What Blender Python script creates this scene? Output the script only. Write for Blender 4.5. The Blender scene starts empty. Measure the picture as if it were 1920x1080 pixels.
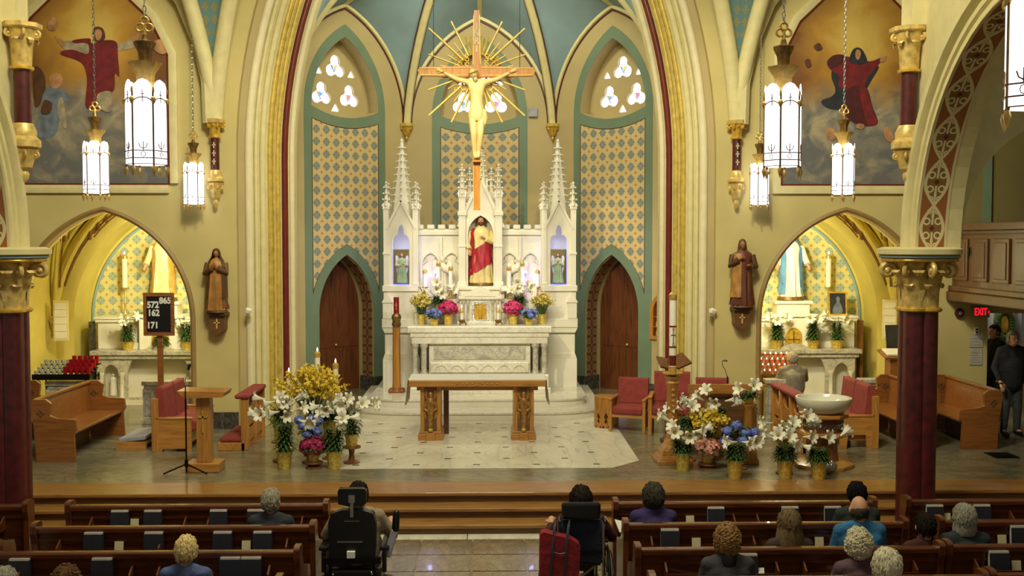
import bpy, bmesh, math, random
from mathutils import Vector, Matrix, Euler, noise as mnoise
from mathutils.geometry import tessellate_polygon
random.seed(7)
PI=math.pi; sin=math.sin; cos=math.cos; sqrt=math.sqrt
scn=bpy.context.scene
COL=scn.collection
# ------------------------------------------------------------ camera, world, lights
cam=bpy.data.objects.new('camera',bpy.data.cameras.new('camera')); COL.objects.link(cam)
CAMP=Vector((0.19,0.0,3.24)); FPX=2000.0
cam.data.lens=FPX*36/1920; cam.data.clip_end=200
cam.location=CAMP
cam.rotation_euler=(PI/2-math.atan(90/FPX),0,-math.atan(44/FPX))
scn.camera=cam
CR=cam.rotation_euler.to_matrix()
def U(px,py,Y):
    d=CR@Vector(((px-960)/FPX,-(py-540)/FPX,-1)); k=(Y-CAMP.y)/d.y
    return CAMP+d*k
def UX(px,Y,py=540): return U(px,py,Y).x
def UZ(py,Y,px=916): return U(px,py,Y).z
scn.view_settings.view_transform='Standard'; scn.view_settings.look='None'
scn.view_settings.exposure=0.14; scn.view_settings.gamma=1; scn.view_settings.use_curve_mapping=False
w=bpy.data.worlds.new('world'); scn.world=w; w.use_nodes=True
w.node_tree.nodes['Background'].inputs[0].default_value=(1.0,.94,.72,1)
w.node_tree.nodes['Background'].inputs[1].default_value=.20
def lamp(kind,name,loc,target,power,col,size=1.0,angle=60,blend=.5,sy=None):
    L=bpy.data.lights.new(name,kind); L.energy=power; L.color=col
    if kind=='AREA':
        L.size=size
        if sy: L.shape='RECTANGLE'; L.size_y=sy
    elif kind=='SPOT': L.shadow_soft_size=size; L.spot_size=math.radians(angle); L.spot_blend=blend
    else: L.shadow_soft_size=size
    o=bpy.data.objects.new(name,L); COL.objects.link(o); o.location=loc
    if target is not None: o.rotation_euler=(Vector(target)-Vector(loc)).to_track_quat('-Z','Y').to_euler()
    return o
WARM=(1.0,.93,.68); YEL=(1.0,.95,.60)
lamp('AREA','nave_ceiling_light',(0,8.5,10.5),(0,18,2.5),860,WARM,5,sy=3)
lamp('SPOT','altar_spot',(-3.8,9.5,8.5),(.9,20.8,2.6),2200,(1,.9,.58),.12,24,.5)
lamp('SPOT','altar_spot_right',(3.6,10.5,8.5),(-1.0,20.8,2.4),1150,(1,.93,.82),.15,26,.6)
lamp('SPOT','crucifix_spot',(-2.2,10,9.2),(.2,18,5.0),800,(1,.9,.5),.1,20,.5)
lamp('AREA','apse_light',(0,19.4,9.4),(0,22.2,3.5),170,WARM,2.5,sy=.6)
for sx in(-1,1):
    lamp('POINT','chapel_light',(sx*5.2,19.2,2.9),None,120,YEL,.12)
    lamp('SPOT','chapel_spot',(sx*5.5,19.0,3.3),(sx*6.2,22,2.4),300,YEL,.1,75,.6)
    lamp('SPOT','transept_spot',(sx*1.6,10.0,9.5),(sx*5.4,18.3,3.0),1150 if sx<0 else 1400,WARM,.3,48,.7)
for sx in(-1,1): lamp('POINT','apse_floor_led',(sx*2.95,21.9,.15),None,.7,(.25,.3,1),.08)
lamp('AREA','doorway_light',(9.6,20.4,2.6),(9.6,19.5,0.5),25,(1,.9,.7),.8)
# ------------------------------------------------------------ materials
def lin(c):
    def f(u):
        u/=255.0
        return u/12.92 if u<=.04045 else ((u+.055)/1.055)**2.4
    return (f(c[0]),f(c[1]),f(c[2]),1)
class E:
    """socket arithmetic for procedural patterns"""
    nt=None
    def __init__(s,k): s.k=k
    @staticmethod
    def op(o,*a):
        n=E.nt.nodes.new('ShaderNodeMath'); n.operation=o
        for i,x in enumerate(a):
            if isinstance(x,E): E.nt.links.new(x.k,n.inputs[i])
            else: n.inputs[i].default_value=x
        return E(n.outputs[0])
    def __add__(s,o): return E.op('ADD',s,o)
    def __sub__(s,o): return E.op('SUBTRACT',s,o)
    def __mul__(s,o): return E.op('MULTIPLY',s,o)
    def lt(s,o): return E.op('LESS_THAN',s,o)
    def gt(s,o): return E.op('GREATER_THAN',s,o)
    def abs(s): return E.op('ABSOLUTE',s)
    def frac(s): return E.op('FRACT',s)
    def max(s,o): return E.op('MAXIMUM',s,o)
    def min(s,o): return E.op('MINIMUM',s,o)
    def sqrt(s): return E.op('SQRT',s)
    def cos(s): return E.op('COSINE',s)
def hyp(a,b): return (a*a+b*b).sqrt()
def mixc(f,a,b):
    n=E.nt.nodes.new('ShaderNodeMix'); n.data_type='RGBA'
    for x,i in((f,0),(a,6),(b,7)):
        if isinstance(x,E): E.nt.links.new(x.k,n.inputs[i])
        else: n.inputs[i].default_value=x
    return E(n.outputs[2])
def coords(kind='Object',scale=(1,1,1)):
    t=E.nt.nodes.new('ShaderNodeTexCoord'); m=E.nt.nodes.new('ShaderNodeMapping')
    m.inputs['Scale'].default_value=scale; E.nt.links.new(t.outputs[kind],m.inputs[0]); return m.outputs[0]
def xyz(sock):
    s=E.nt.nodes.new('ShaderNodeSeparateXYZ'); E.nt.links.new(sock,s.inputs[0]); return [E(o) for o in s.outputs]
def nz(vec,scale,detail=3,dist=0):
    n=E.nt.nodes.new('ShaderNodeTexNoise'); n.inputs['Scale'].default_value=scale; n.inputs['Detail'].default_value=detail
    n.inputs['Distortion'].default_value=dist; E.nt.links.new(vec,n.inputs[0]); return E(n.outputs[0])
def ramp(e,stops):
    n=E.nt.nodes.new('ShaderNodeValToRGB'); r=n.color_ramp
    while len(r.elements)<len(stops): r.elements.new(.5)
    for el,(p,c) in zip(r.elements,stops): el.position=p; el.color=c
    E.nt.links.new(e.k,n.inputs[0]); return E(n.outputs[0])
def newmat(name,rough=.5,metal=0,coat=0,spec=.5):
    m=bpy.data.materials.new(name); m.use_nodes=True; E.nt=m.node_tree
    b=m.node_tree.nodes['Principled BSDF']; b.inputs['Roughness'].default_value=rough; b.inputs['Metallic'].default_value=metal
    b.inputs['Coat Weight'].default_value=coat; b.inputs['Specular IOR Level'].default_value=spec
    return m,b
def setc(b,e): E.nt.links.new(e.k,b.inputs['Base Color'])
def bumpit(b,e,st,dist=.02):
    n=E.nt.nodes.new('ShaderNodeBump'); n.inputs['Strength'].default_value=st; n.inputs['Distance'].default_value=dist
    E.nt.links.new(e.k,n.inputs['Height']); E.nt.links.new(n.outputs[0],b.inputs['Normal'])
def sc(c,k): return tuple(min(255,x*k) for x in c)
def plain(name,c,rough=.5,metal=0,var=.12,vs=6,bump=0,bs=40,coat=0,spec=.5):
    m,b=newmat(name,rough,metal,coat,spec)
    v=coords()
    setc(b,ramp(nz(v,vs,4),[(.3,lin(sc(c,1-var))),(.7,lin(sc(c,1+var*.6)))]))
    if bump: bumpit(b,nz(v,bs,3),bump)
    return m
def wood(name,c,c2,axis='x',rough=.35,coat=.15,s=1.0):
    m,b=newmat(name,rough,0,coat)
    st={'x':(1.2,14,14),'y':(14,1.2,14),'z':(14,14,1.2)}[axis]
    v=coords(scale=tuple(q*s for q in st))
    e=nz(v,1.6,5,1.2)
    setc(b,ramp(e,[(.25,lin(c2)),(.5,lin(c)),(.75,lin(sc(c,1.12)))])); bumpit(b,e,.06,.01)
    return m
def marble(name,c,vein,amt=.5,scale=1.5,rough=.25,stretch=(1,1,1)):
    m,b=newmat(name,rough,0,.1)
    v=coords(scale=stretch); a=nz(v,scale,6,2.2); a2=nz(v,scale*2.3,5,3.0)
    r=((a-.5).abs()).min((a2-.52).abs()*1.6)
    setc(b,ramp(r,[(0,lin(vein)),(.035*amt+.005,lin(tuple((c[i]*2+vein[i])/3 for i in range(3)))),(.14,lin(c)),(.4,lin(sc(c,1.03)))]))
    return m
def emit(name,c,st):
    m=bpy.data.materials.new(name); m.use_nodes=True; E.nt=m.node_tree
    b=m.node_tree.nodes['Principled BSDF']; b.inputs['Base Color'].default_value=lin(c)
    b.inputs['Emission Color'].default_value=lin(c); b.inputs['Emission Strength'].default_value=st
    return m
M={}
M['cream']=plain('cream_plaster',(198,182,118),.75,var=.05,vs=1.2,bump=.05)
M['cream2']=plain('pale_cream_paint',(216,204,148),.55,var=.04)
M['pale']=plain('pale_roll_paint',(226,214,172),.45,var=.03)
M['apsewall']=plain('apse_tan_plaster',(180,162,112),.75,var=.05,vs=1.0,bump=.05)
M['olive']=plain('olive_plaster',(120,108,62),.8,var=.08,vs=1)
M['yellowwall']=plain('chapel_yellow_plaster',(214,196,104),.7,var=.06,vs=1.5)
M['goldpaint']=plain('gold_paint',(206,178,82),.36,.2,var=.12,vs=9)
M['gold']=plain('gold_leaf',(214,172,66),.32,.4,var=.18,vs=14)
M['goldcream']=plain('gilded_cream',(216,186,108),.4,.25,var=.2,vs=11)
M['red']=plain('oxblood_paint',(108,36,24),.3,var=.1,coat=.3)
M['maroon']=plain('maroon_scagliola',(80,22,24),.4,var=.25,vs=10,coat=.12)
M['teal']=plain('teal_paint',(108,128,102),.6,var=.05,vs=2)
M['blue']=plain('vault_blue_paint',(138,164,170),.7,var=.06,vs=1.5)
M['darkline']=plain('dark_red_line_paint',(78,32,24),.6)
M['brownline']=plain('brown_stencil_paint',(120,78,30),.6)
M['trimbrown']=plain('taupe_moulding',(150,122,72),.5,var=.06)
M['white']=plain('white_marble_plain',(228,222,204),.4,var=.04,vs=3)
M['wmarble']=marble('white_marble',(226,220,200),(196,190,176),.3,1.2)
M['gmarble']=marble('grey_marble',(200,194,176),(148,144,132),.7,1.8)
M['matmarble']=marble('white_floor_marble',(226,220,196),(190,184,162),.3,.6,.35,(1,.5,1))
M['floor']=marble('grey_green_floor_marble',(136,128,100),(104,100,80),1.2,.9,.24,(.5,1,1))
M['navefloor']=marble('nave_floor_marble',(128,112,82),(96,84,62),1.2,1.3,.22)
M['darkstone']=marble('dark_green_stone',(48,46,40),(96,94,86),.8,3,.25)
M['dark']=plain('dark_inset_stone',(70,66,58),.3)
M['oak']=wood('golden_oak',(176,122,56),(142,92,40),'z')
M['oakx']=wood('golden_oak_long',(176,122,56),(142,92,40),'x')
M['oaky']=wood('golden_oak_deep',(176,122,56),(142,92,40),'y')
M['honey']=wood('honey_step_wood',(150,108,54),(116,78,36),'x',.36,.12)
M['stepd']=wood('step_riser_wood',(100,68,38),(76,48,26),'x',.42,.1)
M['pew']=wood('pew_walnut',(92,48,20),(62,30,12),'x',.25,.35)
M['pewend']=wood('pew_end_walnut',(98,52,22),(68,34,14),'z',.28,.3)
M['pewoak']=wood('side_pew_oak',(136,84,38),(100,60,26),'x',.3,.25)
M['door']=wood('door_walnut',(98,54,26),(62,32,14),'z',.4,.1)
M['gallery']=wood('gallery_oak',(90,56,25),(64,39,17),'z',.4,.15)
M['redcloth']=plain('red_upholstery',(138,54,46),.85,var=.1,vs=9,bump=.15,bs=160)
M['black']=plain('black_plastic',(14,14,16),.35,var=.1)
M['blackmetal']=plain('black_metal',(20,20,20),.35,.6)
M['chrome']=plain('chrome',(190,190,188),.2,.95)
M['brass']=plain('brass',(214,176,92),.3,.45,var=.15,vs=20)
M['bronze']=plain('antique_bronze',(128,98,50),.4,.45,var=.25,vs=18)
M['wax']=plain('candle_wax',(236,230,208),.5,var=.02)
M['cloth']=plain('white_linen',(224,222,208),.8,var=.02,bump=.08,bs=90)
M['flame']=emit('candle_flame',(255,214,190),8)
M['skin']=plain('light_skin',(202,150,118),.55,var=.06,vs=12)
M['skin2']=plain('brown_skin',(112,72,50),.55,var=.06,vs=12)
M['leaf']=plain('lily_leaf',(66,92,42),.45,var=.3,vs=18)
M['leaf2']=plain('hydrangea_leaf',(58,84,40),.45,var=.3,vs=18)
M['lily']=plain('lily_petal',(238,236,216),.5,var=.03)
M['foil']=plain('gold_foil',(224,194,92),.3,.35,var=.2,vs=30,bump=.5,bs=45)
M['silverfoil']=plain('silver_foil',(200,200,196),.2,.9,bump=.6,bs=50)
M['yflower']=plain('forsythia_yellow',(240,206,66),.6,var=.15,vs=22)
M['pyellow']=plain('pale_yellow_petal',(222,204,104),.6,var=.15,vs=22)
M['pink']=plain('magenta_petal',(206,40,110),.6,var=.2,vs=30)
M['magenta']=plain('deep_magenta_petal',(158,22,78),.6,var=.2,vs=30)
M['salmon']=plain('salmon_petal',(228,158,136),.6,var=.15,vs=30)
M['hydblue']=plain('hydrangea_blue',(110,128,204),.6,var=.2,vs=34)
M['paper']=plain('white_paper',(226,224,214),.7,var=.02)
M['card']=plain('cream_card',(214,204,160),.7,var=.02)
M['bookcover']=plain('navy_book_cover',(40,42,52),.5)
M['bookedge']=plain('book_page_edge',(206,202,188),.7)
M['stone']=plain('grey_plastic',(150,150,160),.5)
# ------------------------------------------------------------ mesh builder
def frames(pts,closed=False):
    pts=[Vector(p) for p in pts]; n=len(pts); T=[]
    for i in range(n):
        a=pts[max(0,i-1)]; b=pts[min(n-1,i+1)]
        t=b-a; T.append(t.normalized() if t.length>1e-9 else Vector((0,0,1)))
    up=Vector((0,0,1)) if abs(T[0].z)<.9 else Vector((0,1,0))
    N=[]; nrm=(up-T[0]*up.dot(T[0])).normalized()
    for t in T:
        nrm=(nrm-t*nrm.dot(t))
        nrm=nrm.normalized() if nrm.length>1e-6 else t.orthogonal().normalized()
        N.append(nrm)
    return pts,T,N
class MB:
    def __init__(s): s.v=[];s.f=[];s.m=[];s.s=[];s.uv=None
    def add(s,vs,fs,m=0,sm=True):
        o=len(s.v); s.v+=[tuple(p) for p in vs]; s.f+=[tuple(i+o for i in f) for f in fs]
        s.m+=[m]*len(fs); s.s+=[sm]*len(fs); return s
    def box(s,c,d,m=0,rz=0,R=None,taper=1):
        x,y,z=d[0]/2,d[1]/2,d[2]/2; vs=[]
        for k in(-1,1):
            q=taper if k>0 else 1
            for a,b in((-1,-1),(1,-1),(1,1),(-1,1)): vs.append(Vector((a*x*q,b*y*q,k*z)))
        RR=R if R is not None else Matrix.Rotation(rz,3,'Z')
        c=Vector(c)
        return s.add([RR@p+c for p in vs],[(3,2,1,0),(4,5,6,7),(0,1,5,4),(1,2,6,5),(2,3,7,6),(3,0,4,7)],m,False)
    def b2(s,lo,hi,m=0):
        return s.box([(lo[i]+hi[i])/2 for i in range(3)],[hi[i]-lo[i] for i in range(3)],m)
    def bar(s,a,b,w,h,m=0,up=(0,0,1)):
        a,b=Vector(a),Vector(b); t=(b-a); L=t.length; t.normalize(); u=Vector(up)
        if abs(u.dot(t))>.95: u=Vector((0,1,0))
        r=t.cross(u).normalized(); u=r.cross(t)
        vs=[p+r*(i*w/2)+u*(j*h/2) for p in(a,b) for i,j in((-1,-1),(1,-1),(1,1),(-1,1))]
        return s.add(vs,[(3,2,1,0),(4,5,6,7),(0,1,5,4),(1,2,6,5),(2,3,7,6),(3,0,4,7)],m,False)
    def tube(s,pts,rad,n=8,m=0,cap=True,sq=1.0):
        P,T,N=frames(pts); rad=rad if isinstance(rad,(list,tuple)) else [rad]*len(P); vs=[];fs=[]
        for p,t,a,r in zip(P,T,N,rad):
            b=t.cross(a)
            for k in range(n):
                q=2*PI*k/n; vs.append(p+a*(cos(q)*r*sq)+b*(sin(q)*r))
        for i in range(len(P)-1):
            for k in range(n):
                k2=(k+1)%n; fs.append((i*n+k,i*n+k2,(i+1)*n+k2,(i+1)*n+k))
        if cap: fs.append(tuple(range(n-1,-1,-1))); fs.append(tuple((len(P)-1)*n+k for k in range(n)))
        return s.add(vs,fs,m)
    def cap(s,a,b,ra,rb,n=10,m=0):
        """tapered capsule"""
        a,b=Vector(a),Vector(b); t=(b-a); t=t.normalized() if t.length>1e-6 else Vector((0,0,1))
        P=[];R=[]
        for q in(-80,-50,-20): P.append(a+t*(ra*sin(math.radians(q)))); R.append(ra*cos(math.radians(q)))
        P.append(a);R.append(ra);P.append(b);R.append(rb)
        for q in(20,50,80): P.append(b+t*(rb*sin(math.radians(q)))); R.append(rb*cos(math.radians(q)))
        return s.tube(P,R,n,m)
    def lathe(s,prof,n=24,c=(0,0,0),m=0,fold=None,sx=1,sy=1,R=None,cap=True):
        vs=[];fs=[];c=Vector(c)
        for j,(r,z) in enumerate(prof):
            for k in range(n):
                q=2*PI*k/n; rr=r*(fold(q,z) if fold else 1)
                p=Vector((rr*cos(q)*sx,rr*sin(q)*sy,z)); vs.append((R@p if R is not None else p)+c)
        for j in range(len(prof)-1):
            for k in range(n):
                k2=(k+1)%n; fs.append((j*n+k,j*n+k2,(j+1)*n+k2,(j+1)*n+k))
        if cap: fs.append(tuple(range(n-1,-1,-1))); fs.append(tuple((len(prof)-1)*n+k for k in range(n)))
        return s.add(vs,fs,m)
    def ell(s,c,r,nu=12,nv=8,m=0,R=None,f=None):
        c=Vector(c); r=r if isinstance(r,(tuple,list)) else (r,r,r); vs=[];fs=[]
        def P(d):
            k=f(d) if f else 1
            p=Vector((d.x*r[0]*k,d.y*r[1]*k,d.z*r[2]*k)); return (R@p if R is not None else p)+c
        vs.append(P(Vector((0,0,-1))))
        for j in range(1,nv):
            a=-PI/2+PI*j/nv
            for k in range(nu):
                q=2*PI*k/nu; vs.append(P(Vector((cos(a)*cos(q),cos(a)*sin(q),sin(a)))))
        vs.append(P(Vector((0,0,1)))); top=len(vs)-1
        for k in range(nu):
            k2=(k+1)%nu; fs.append((0,1+k2,1+k)); fs.append((top,top-nu+k,top-nu+k2))
            for j in range(nv-2): fs.append((1+j*nu+k,1+j*nu+k2,1+(j+1)*nu+k2,1+(j+1)*nu+k))
        return s.add(vs,fs,m)
    def prism(s,poly,d0,d1,plane='xz',holes=(),m=0,T=None,sides=True,sm=False):
        loops=[list(poly)]+[list(h) for h in holes]
        flat=[p for l in loops for p in l]
        tris=tessellate_polygon([[Vector((p[0],p[1],0)) for p in l] for l in loops])
        def W(p,d):
            q={'xz':(p[0],d,p[1]),'yz':(d,p[0],p[1]),'xy':(p[0],p[1],d)}[plane]
            return T@Vector(q) if T is not None else q
        n=len(flat); vs=[W(p,d0) for p in flat]+[W(p,d1) for p in flat]
        fs=[tuple(t) for t in tris]+[tuple(i+n for i in reversed(t)) for t in tris]
        s.add(vs,fs,m,False)
        if sides:
            o=0
            for l in loops:
                k=len(l); vs=[W(p,d) for d in(d0,d1) for p in l]
                s.add(vs,[(i,(i+1)%k,k+(i+1)%k,k+i) for i in range(k)],m,sm)
        return s
    def loft(s,rings,m=0,closed=True,caps=True,sm=True):
        n=len(rings[0]); vs=[p for r in rings for p in r]; fs=[]
        K=n if closed else n-1
        for i in range(len(rings)-1):
            for k in range(K):
                k2=(k+1)%n; fs.append((i*n+k,i*n+k2,(i+1)*n+k2,(i+1)*n+k))
        if caps and closed: fs.append(tuple(range(n-1,-1,-1))); fs.append(tuple((len(rings)-1)*n+k for k in range(n)))
        return s.add(vs,fs,m,sm)
    def sweep(s,path,prof,plane='xz',m=0,flip=1,T=None,closed=True,sm=True):
        """path 2D, profile list of (n,d): n along the in-plane normal, d the depth coordinate"""
        P=[Vector(p) for p in path]; k=len(P); rings=[]
        for i in range(k):
            t1=(P[i]-P[i-1]).normalized() if i>0 else None; t2=(P[i+1]-P[i]).normalized() if i<k-1 else None
            t1=t1 or t2; t2=t2 or t1
            n1=Vector((-t1.y,t1.x)); n2=Vector((-t2.y,t2.x)); nn=(n1+n2)
            nn=nn/(1+n1.dot(n2)) if nn.length>1e-6 else n1
            r=[]
            for a,d in prof:
                q=P[i]+nn*a*flip
                p={'xz':(q.x,d,q.y),'yz':(d,q.x,q.y),'xy':(q.x,q.y,d)}[plane]
                r.append(T@Vector(p) if T is not None else Vector(p))
            rings.append(r)
        return s.loft(rings,m,closed,closed,sm)
    def build(s,name,mats,parent=None,loc=None,rot=None,bevel=0,sub=0,auto=38,remesh=0,kind=None,smooth_it=0):
        me=bpy.data.meshes.new(name); me.from_pydata(s.v,[],s.f)
        mats=mats if isinstance(mats,(list,tuple)) else [mats]
        for q in mats: me.materials.append(M[q] if isinstance(q,str) else q)
        if len(mats)>1: me.polygons.foreach_set('material_index',s.m)
        me.polygons.foreach_set('use_smooth',[True]*len(s.f) if remesh else s.s)
        me.update()
        try:
            if any(s.s) and not remesh: me.set_sharp_from_angle(angle=math.radians(auto))
        except Exception: pass
        o=bpy.data.objects.new(name,me); COL.objects.link(o)
        if parent is not None: o.parent=parent
        if loc is not None: o.location=loc
        if rot is not None: o.rotation_euler=rot
        if remesh:
            r=o.modifiers.new('r','REMESH'); r.mode='VOXEL'; r.voxel_size=remesh; r.use_smooth_shade=True
            if smooth_it:
                q=o.modifiers.new('s','SMOOTH'); q.iterations=smooth_it; q.factor=.5
        if bevel:
            b=o.modifiers.new('b','BEVEL'); b.width=bevel; b.segments=2; b.limit_method='ANGLE'; b.angle_limit=math.radians(40)
        if sub:
            q=o.modifiers.new('u','SUBSURF'); q.levels=sub; q.render_levels=sub
        if kind: o['kind']=kind
        return o
def T(name,label,cat,loc=(0,0,0),rz=0,group=None):
    o=bpy.data.objects.new(name,None); COL.objects.link(o); o.empty_display_size=.1
    o.location=loc; o.rotation_euler=(0,0,rz); return tag(o,label,cat,group)
def tag(o,label,cat,group=None,kind=None):
    o['label']=label; o['category']=cat
    if group: o['group']=group
    if kind: o['kind']=kind
    return o
def struct(o,label=None):
    o['kind']='structure'
    if label: o['label']=label
    return o
KIDS={}
def dup(root,loc,rz=None,label=None,group=None,scale=None):
    r=root.copy(); COL.objects.link(r); r.location=loc
    if rz is not None: r.rotation_euler=(0,0,rz)
    if scale: r.scale=(scale,)*3 if not isinstance(scale,tuple) else scale
    if label: r['label']=label
    if group: r['group']=group
    for ch in root.children:
        c=ch.copy(); COL.objects.link(c); c.parent=r
        for g in ch.children:
            d=g.copy(); COL.objects.link(d); d.parent=c
    return r
def archpath(cx,a,zs,R,z0,n=14,apex=True):
    c=R-a; t1=math.acos(max(-1,min(1,-c/R))); L=[]
    for i in range(n+1):
        t=PI+(t1-PI)*i/n; L.append((cx+c+R*cos(t),zs+R*sin(t)))
    Rr=[(2*cx-x,z) for x,z in reversed(L[:-1])]
    p=L+Rr
    if z0 is not None: p=[(cx-a,z0)]+p+[(cx+a,z0)]
    return p
def text(body,size,mat,parent=None,loc=(0,0,0),rot=(PI/2,0,0),extrude=.003,name='lettering',bold=0,sx=1,align='CENTER'):
    c=bpy.data.curves.new(name,'FONT'); c.body=body; c.size=size; c.extrude=extrude; c.align_x=align; c.align_y='CENTER'; c.offset=bold; c.resolution_u=4
    q=bpy.data.objects.new('tmp',c); COL.objects.link(q)
    dg=bpy.context.evaluated_depsgraph_get(); dg.update()
    me=bpy.data.meshes.new_from_object(q.evaluated_get(dg)); bpy.data.objects.remove(q); bpy.data.curves.remove(c)
    me.materials.clear(); me.materials.append(M[mat] if isinstance(mat,str) else mat)
    o=bpy.data.objects.new(name,me); COL.objects.link(o); o.location=loc; o.rotation_euler=rot; o.scale=(sx,1,1)
    if parent: o.parent=parent
    return o
# ============================================================ ARCHITECTURE
def pattern(name,p,base,ring,dot,dia,rr=(.24,.31)):
    m,b=newmat(name,.7); x,y,z=xyz(coords())
    u=(x*(1/p)+100.5).frac()-.5; v=(z*(1/p)+100.5).frac()-.5
    r=hyp(u,v); a=u.abs(); c=v.abs()
    ringm=r.gt(rr[0])*r.lt(rr[1]); disc=r.lt(rr[0])
    pet=(a.min(c)).lt(.05)*r.lt(.36)*r.gt(.08)
    lobe=hyp(a-.115,c-.115).lt(.062)
    dt=r.lt(.05)
    d=a+c; diam=d.gt(.86); tip=((a-.34).abs()+c*1.6).min((c-.34).abs()+a*1.6).lt(.06)
    e=mixc(disc,lin(base),lin(sc(ring,1.4))); e=mixc(ringm,e,lin(ring)); e=mixc(pet,e,lin(sc(ring,.95))); e=mixc(lobe,e,lin(sc(ring,1.05)))
    e=mixc(tip,e,lin(ring)); e=mixc(dt,e,lin(dot)); e=mixc(diam,e,lin(dia))
    n=nz(coords(),3,4); e=mixc(n*.25,e,lin(sc(base,.9)))
    setc(b,e); return m
M['pattern']=pattern('stencilled_panel',.25,(202,178,122),(104,118,112),(170,104,52),(182,120,56))
M['pattern2']=pattern('chapel_stencilled_panel',.25,(222,210,142),(140,160,152),(190,140,70),(200,156,76))
def stencilblue():
    m,b=newmat('stencilled_vault_blue',.7); x,y,z=xyz(coords())
    u=(x*7.0+100).frac()-.5; v=(z*5.0+100).frac()-.5
    r=hyp(u,v); k=(r.gt(.2)*r.lt(.3)).max((u.abs().min(v.abs())).lt(.05)*r.lt(.42)); 
    setc(b,mixc(k,lin((92,126,124)),lin((142,128,70)))); return m
M['vaultstencil']=stencilblue()
def soffitmat():
    m,b=newmat('arch_soffit_stencil',.7); U_=xyz(coords('UV'))
    p=.56; w=.155
    u=(U_[0]*(1/p)+50).frac()-.5; v=U_[1]
    va=v.abs()
    og=((u*PI).cos())*(.86*w); line=(va-og).abs().lt(.020)
    ins=va.lt(og)
    du=u.abs()*p
    c1=hyp(du-.085,va-.068); ring=c1.gt(.026)*c1.lt(.046)
    c2=hyp(du-.20,va-.045); ring2=c2.gt(.014)*c2.lt(.030)
    stem=va.lt(.012)*du.gt(.045); leaf=hyp((du-.15)*.8,va*2.2).lt(.035)
    dm=(du*1.0+va*1.0).lt(.036)
    e=mixc(ins,lin((150,92,44)),lin((128,96,46)))
    k=line.max(ring).max(ring2).max(stem).max(leaf)
    e=mixc(k,e,lin((216,200,150))); e=mixc(dm,e,lin((104,26,20)))
    e=mixc(va.gt(w),e,lin((214,196,146)))
    setc(b,e); return m
M['soffit']=soffitmat()
def doorstencil():
    m,b=newmat('door_reveal_stencil',.7); x,y,z=xyz(coords())
    u=(y*5.2+50).frac()-.5; v=(z*5.2+50).frac()-.5; r=hyp(u,v)
    k=(r.gt(.22)*r.lt(.34)).max((u.abs()-v.abs()).abs().lt(.05)); 
    setc(b,mixc(k,lin((104,58,36)),lin((146,124,74)))); return m
M['doorstencil']=doorstencil()

# ---- floors
f=MB(); f.b2((-11,2,-.6),(13,13.0,-.40)); struct(f.build('floor','navefloor'))
FL=bpy.data.objects['floor']
tm=MB(); tm.box((0,0,0),(.594,.594,.02)); t0=None
for i in range(6):
    for j in range(14):
        loc=(-1.55+.62*i,12.46-.62*j,-.392+random.uniform(0,.0016))
        if t0 is None: t0=tm.build('floor_tile','navefloor',FL,loc)
        else:
            q=t0.copy(); COL.objects.link(q); q.location=loc
t0=None; tm=MB(); tm.box((0,0,0),(.97,.235,.024),0)
for i in range(8):
    loc=(-3.5+.98*i,12.90,-.390)
    if t0 is None: t0=tm.build('white_slab','matmarble',FL,loc,bevel=.002)
    else:
        q=t0.copy(); COL.objects.link(q); q.location=loc
f=MB(); f.b2((-11,14.2,-.5),(13,24.6,0.0)); st=struct(f.build('floor_sanctuary','floor'))
f=MB(); f.prism([(-1.95,15.02),(1.95,15.02),(2.40,15.5),(2.42,20.2),(-2.42,20.2),(-2.40,15.5)],.0,.004,'xy')
mat_=f.build('marble_mat','matmarble',st)
im=MB(); im.box((0,0,0),(.10,.055,.006)); i0=None
for r in range(11):
    Y=15.69+.43*(r-1)*1.0+.0
    xs=[-1.28+.867*k for k in range(4)] if r%2 else [-1.72+.867*k for k in range(5)]
    for X in xs:
        if i0 is None: i0=im.build('inset_tile','dark',mat_,(X,Y,.003))
        else:
            q=i0.copy(); COL.objects.link(q); q.location=(X,Y,.003)
for i,(y0,y1,z) in enumerate(((13.56,14.22,0.0),(13.26,13.62,-.13),(12.96,13.32,-.26))):
    f=MB(); f.b2((-11,y0,z-.045),(13,y1,z+.002)); s=struct(f.build('step','honey',bevel=.012))
    g=MB(); g.b2((-11,y0+.04,z-.14),(13,y0+.08,z-.045)); g.build('riser','stepd',s)
    g=MB(); g.b2((-11,y0+.02,z-.062),(13,y0+.045,z-.045)); g.build('nosing_strip','pewend',s)

# ---- chancel wall with chapel openings and the chancel arch
CH=6.35; ARC=9.05
def rev(l): return list(reversed(l))
def wall_side(sx,name):
    ap=archpath(0,4.1,4.6,9.9,0,22)
    half=ap[:24]                                   # left foot .. apex
    out=[(-11.0,-.1),(-4.1,-.1)]+half[1:]+[(0,13.2),(-11.0,13.2)]
    hole=archpath(-CH,1.46,1.87,1.915,0.0,16)
    hole[0]=(hole[0][0],-.05); hole[-1]=(hole[-1][0],-.05)
    holes=[hole]
    if sx>0: holes.append([(-10.6,-.05),(-10.6,1.97),(-8.86,1.97),(-8.86,-.05)])
    mir=lambda L:[(-sx*-x if sx<0 else -x,z) for x,z in L]
    if sx<0: P,H=out,holes
    else: P,H=[(-x,z) for x,z in out],[[(-x,z) for x,z in h] for h in holes]
    f=MB(); f.prism(P,18.3,18.62,'xz',H)
    return struct(f.build(name,'cream'))
WL=wall_side(-1,'wall_front_left'); WR=wall_side(1,'wall_front_right')
def halfround(r,n0,d0,k=7,dr=1):
    return [(n0+r*cos(PI*i/k),d0-dr*r*sin(PI*i/k)) for i in range(k+1)]
path0=archpath(0,3.25,4.6,ARC,0,26)
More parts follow.
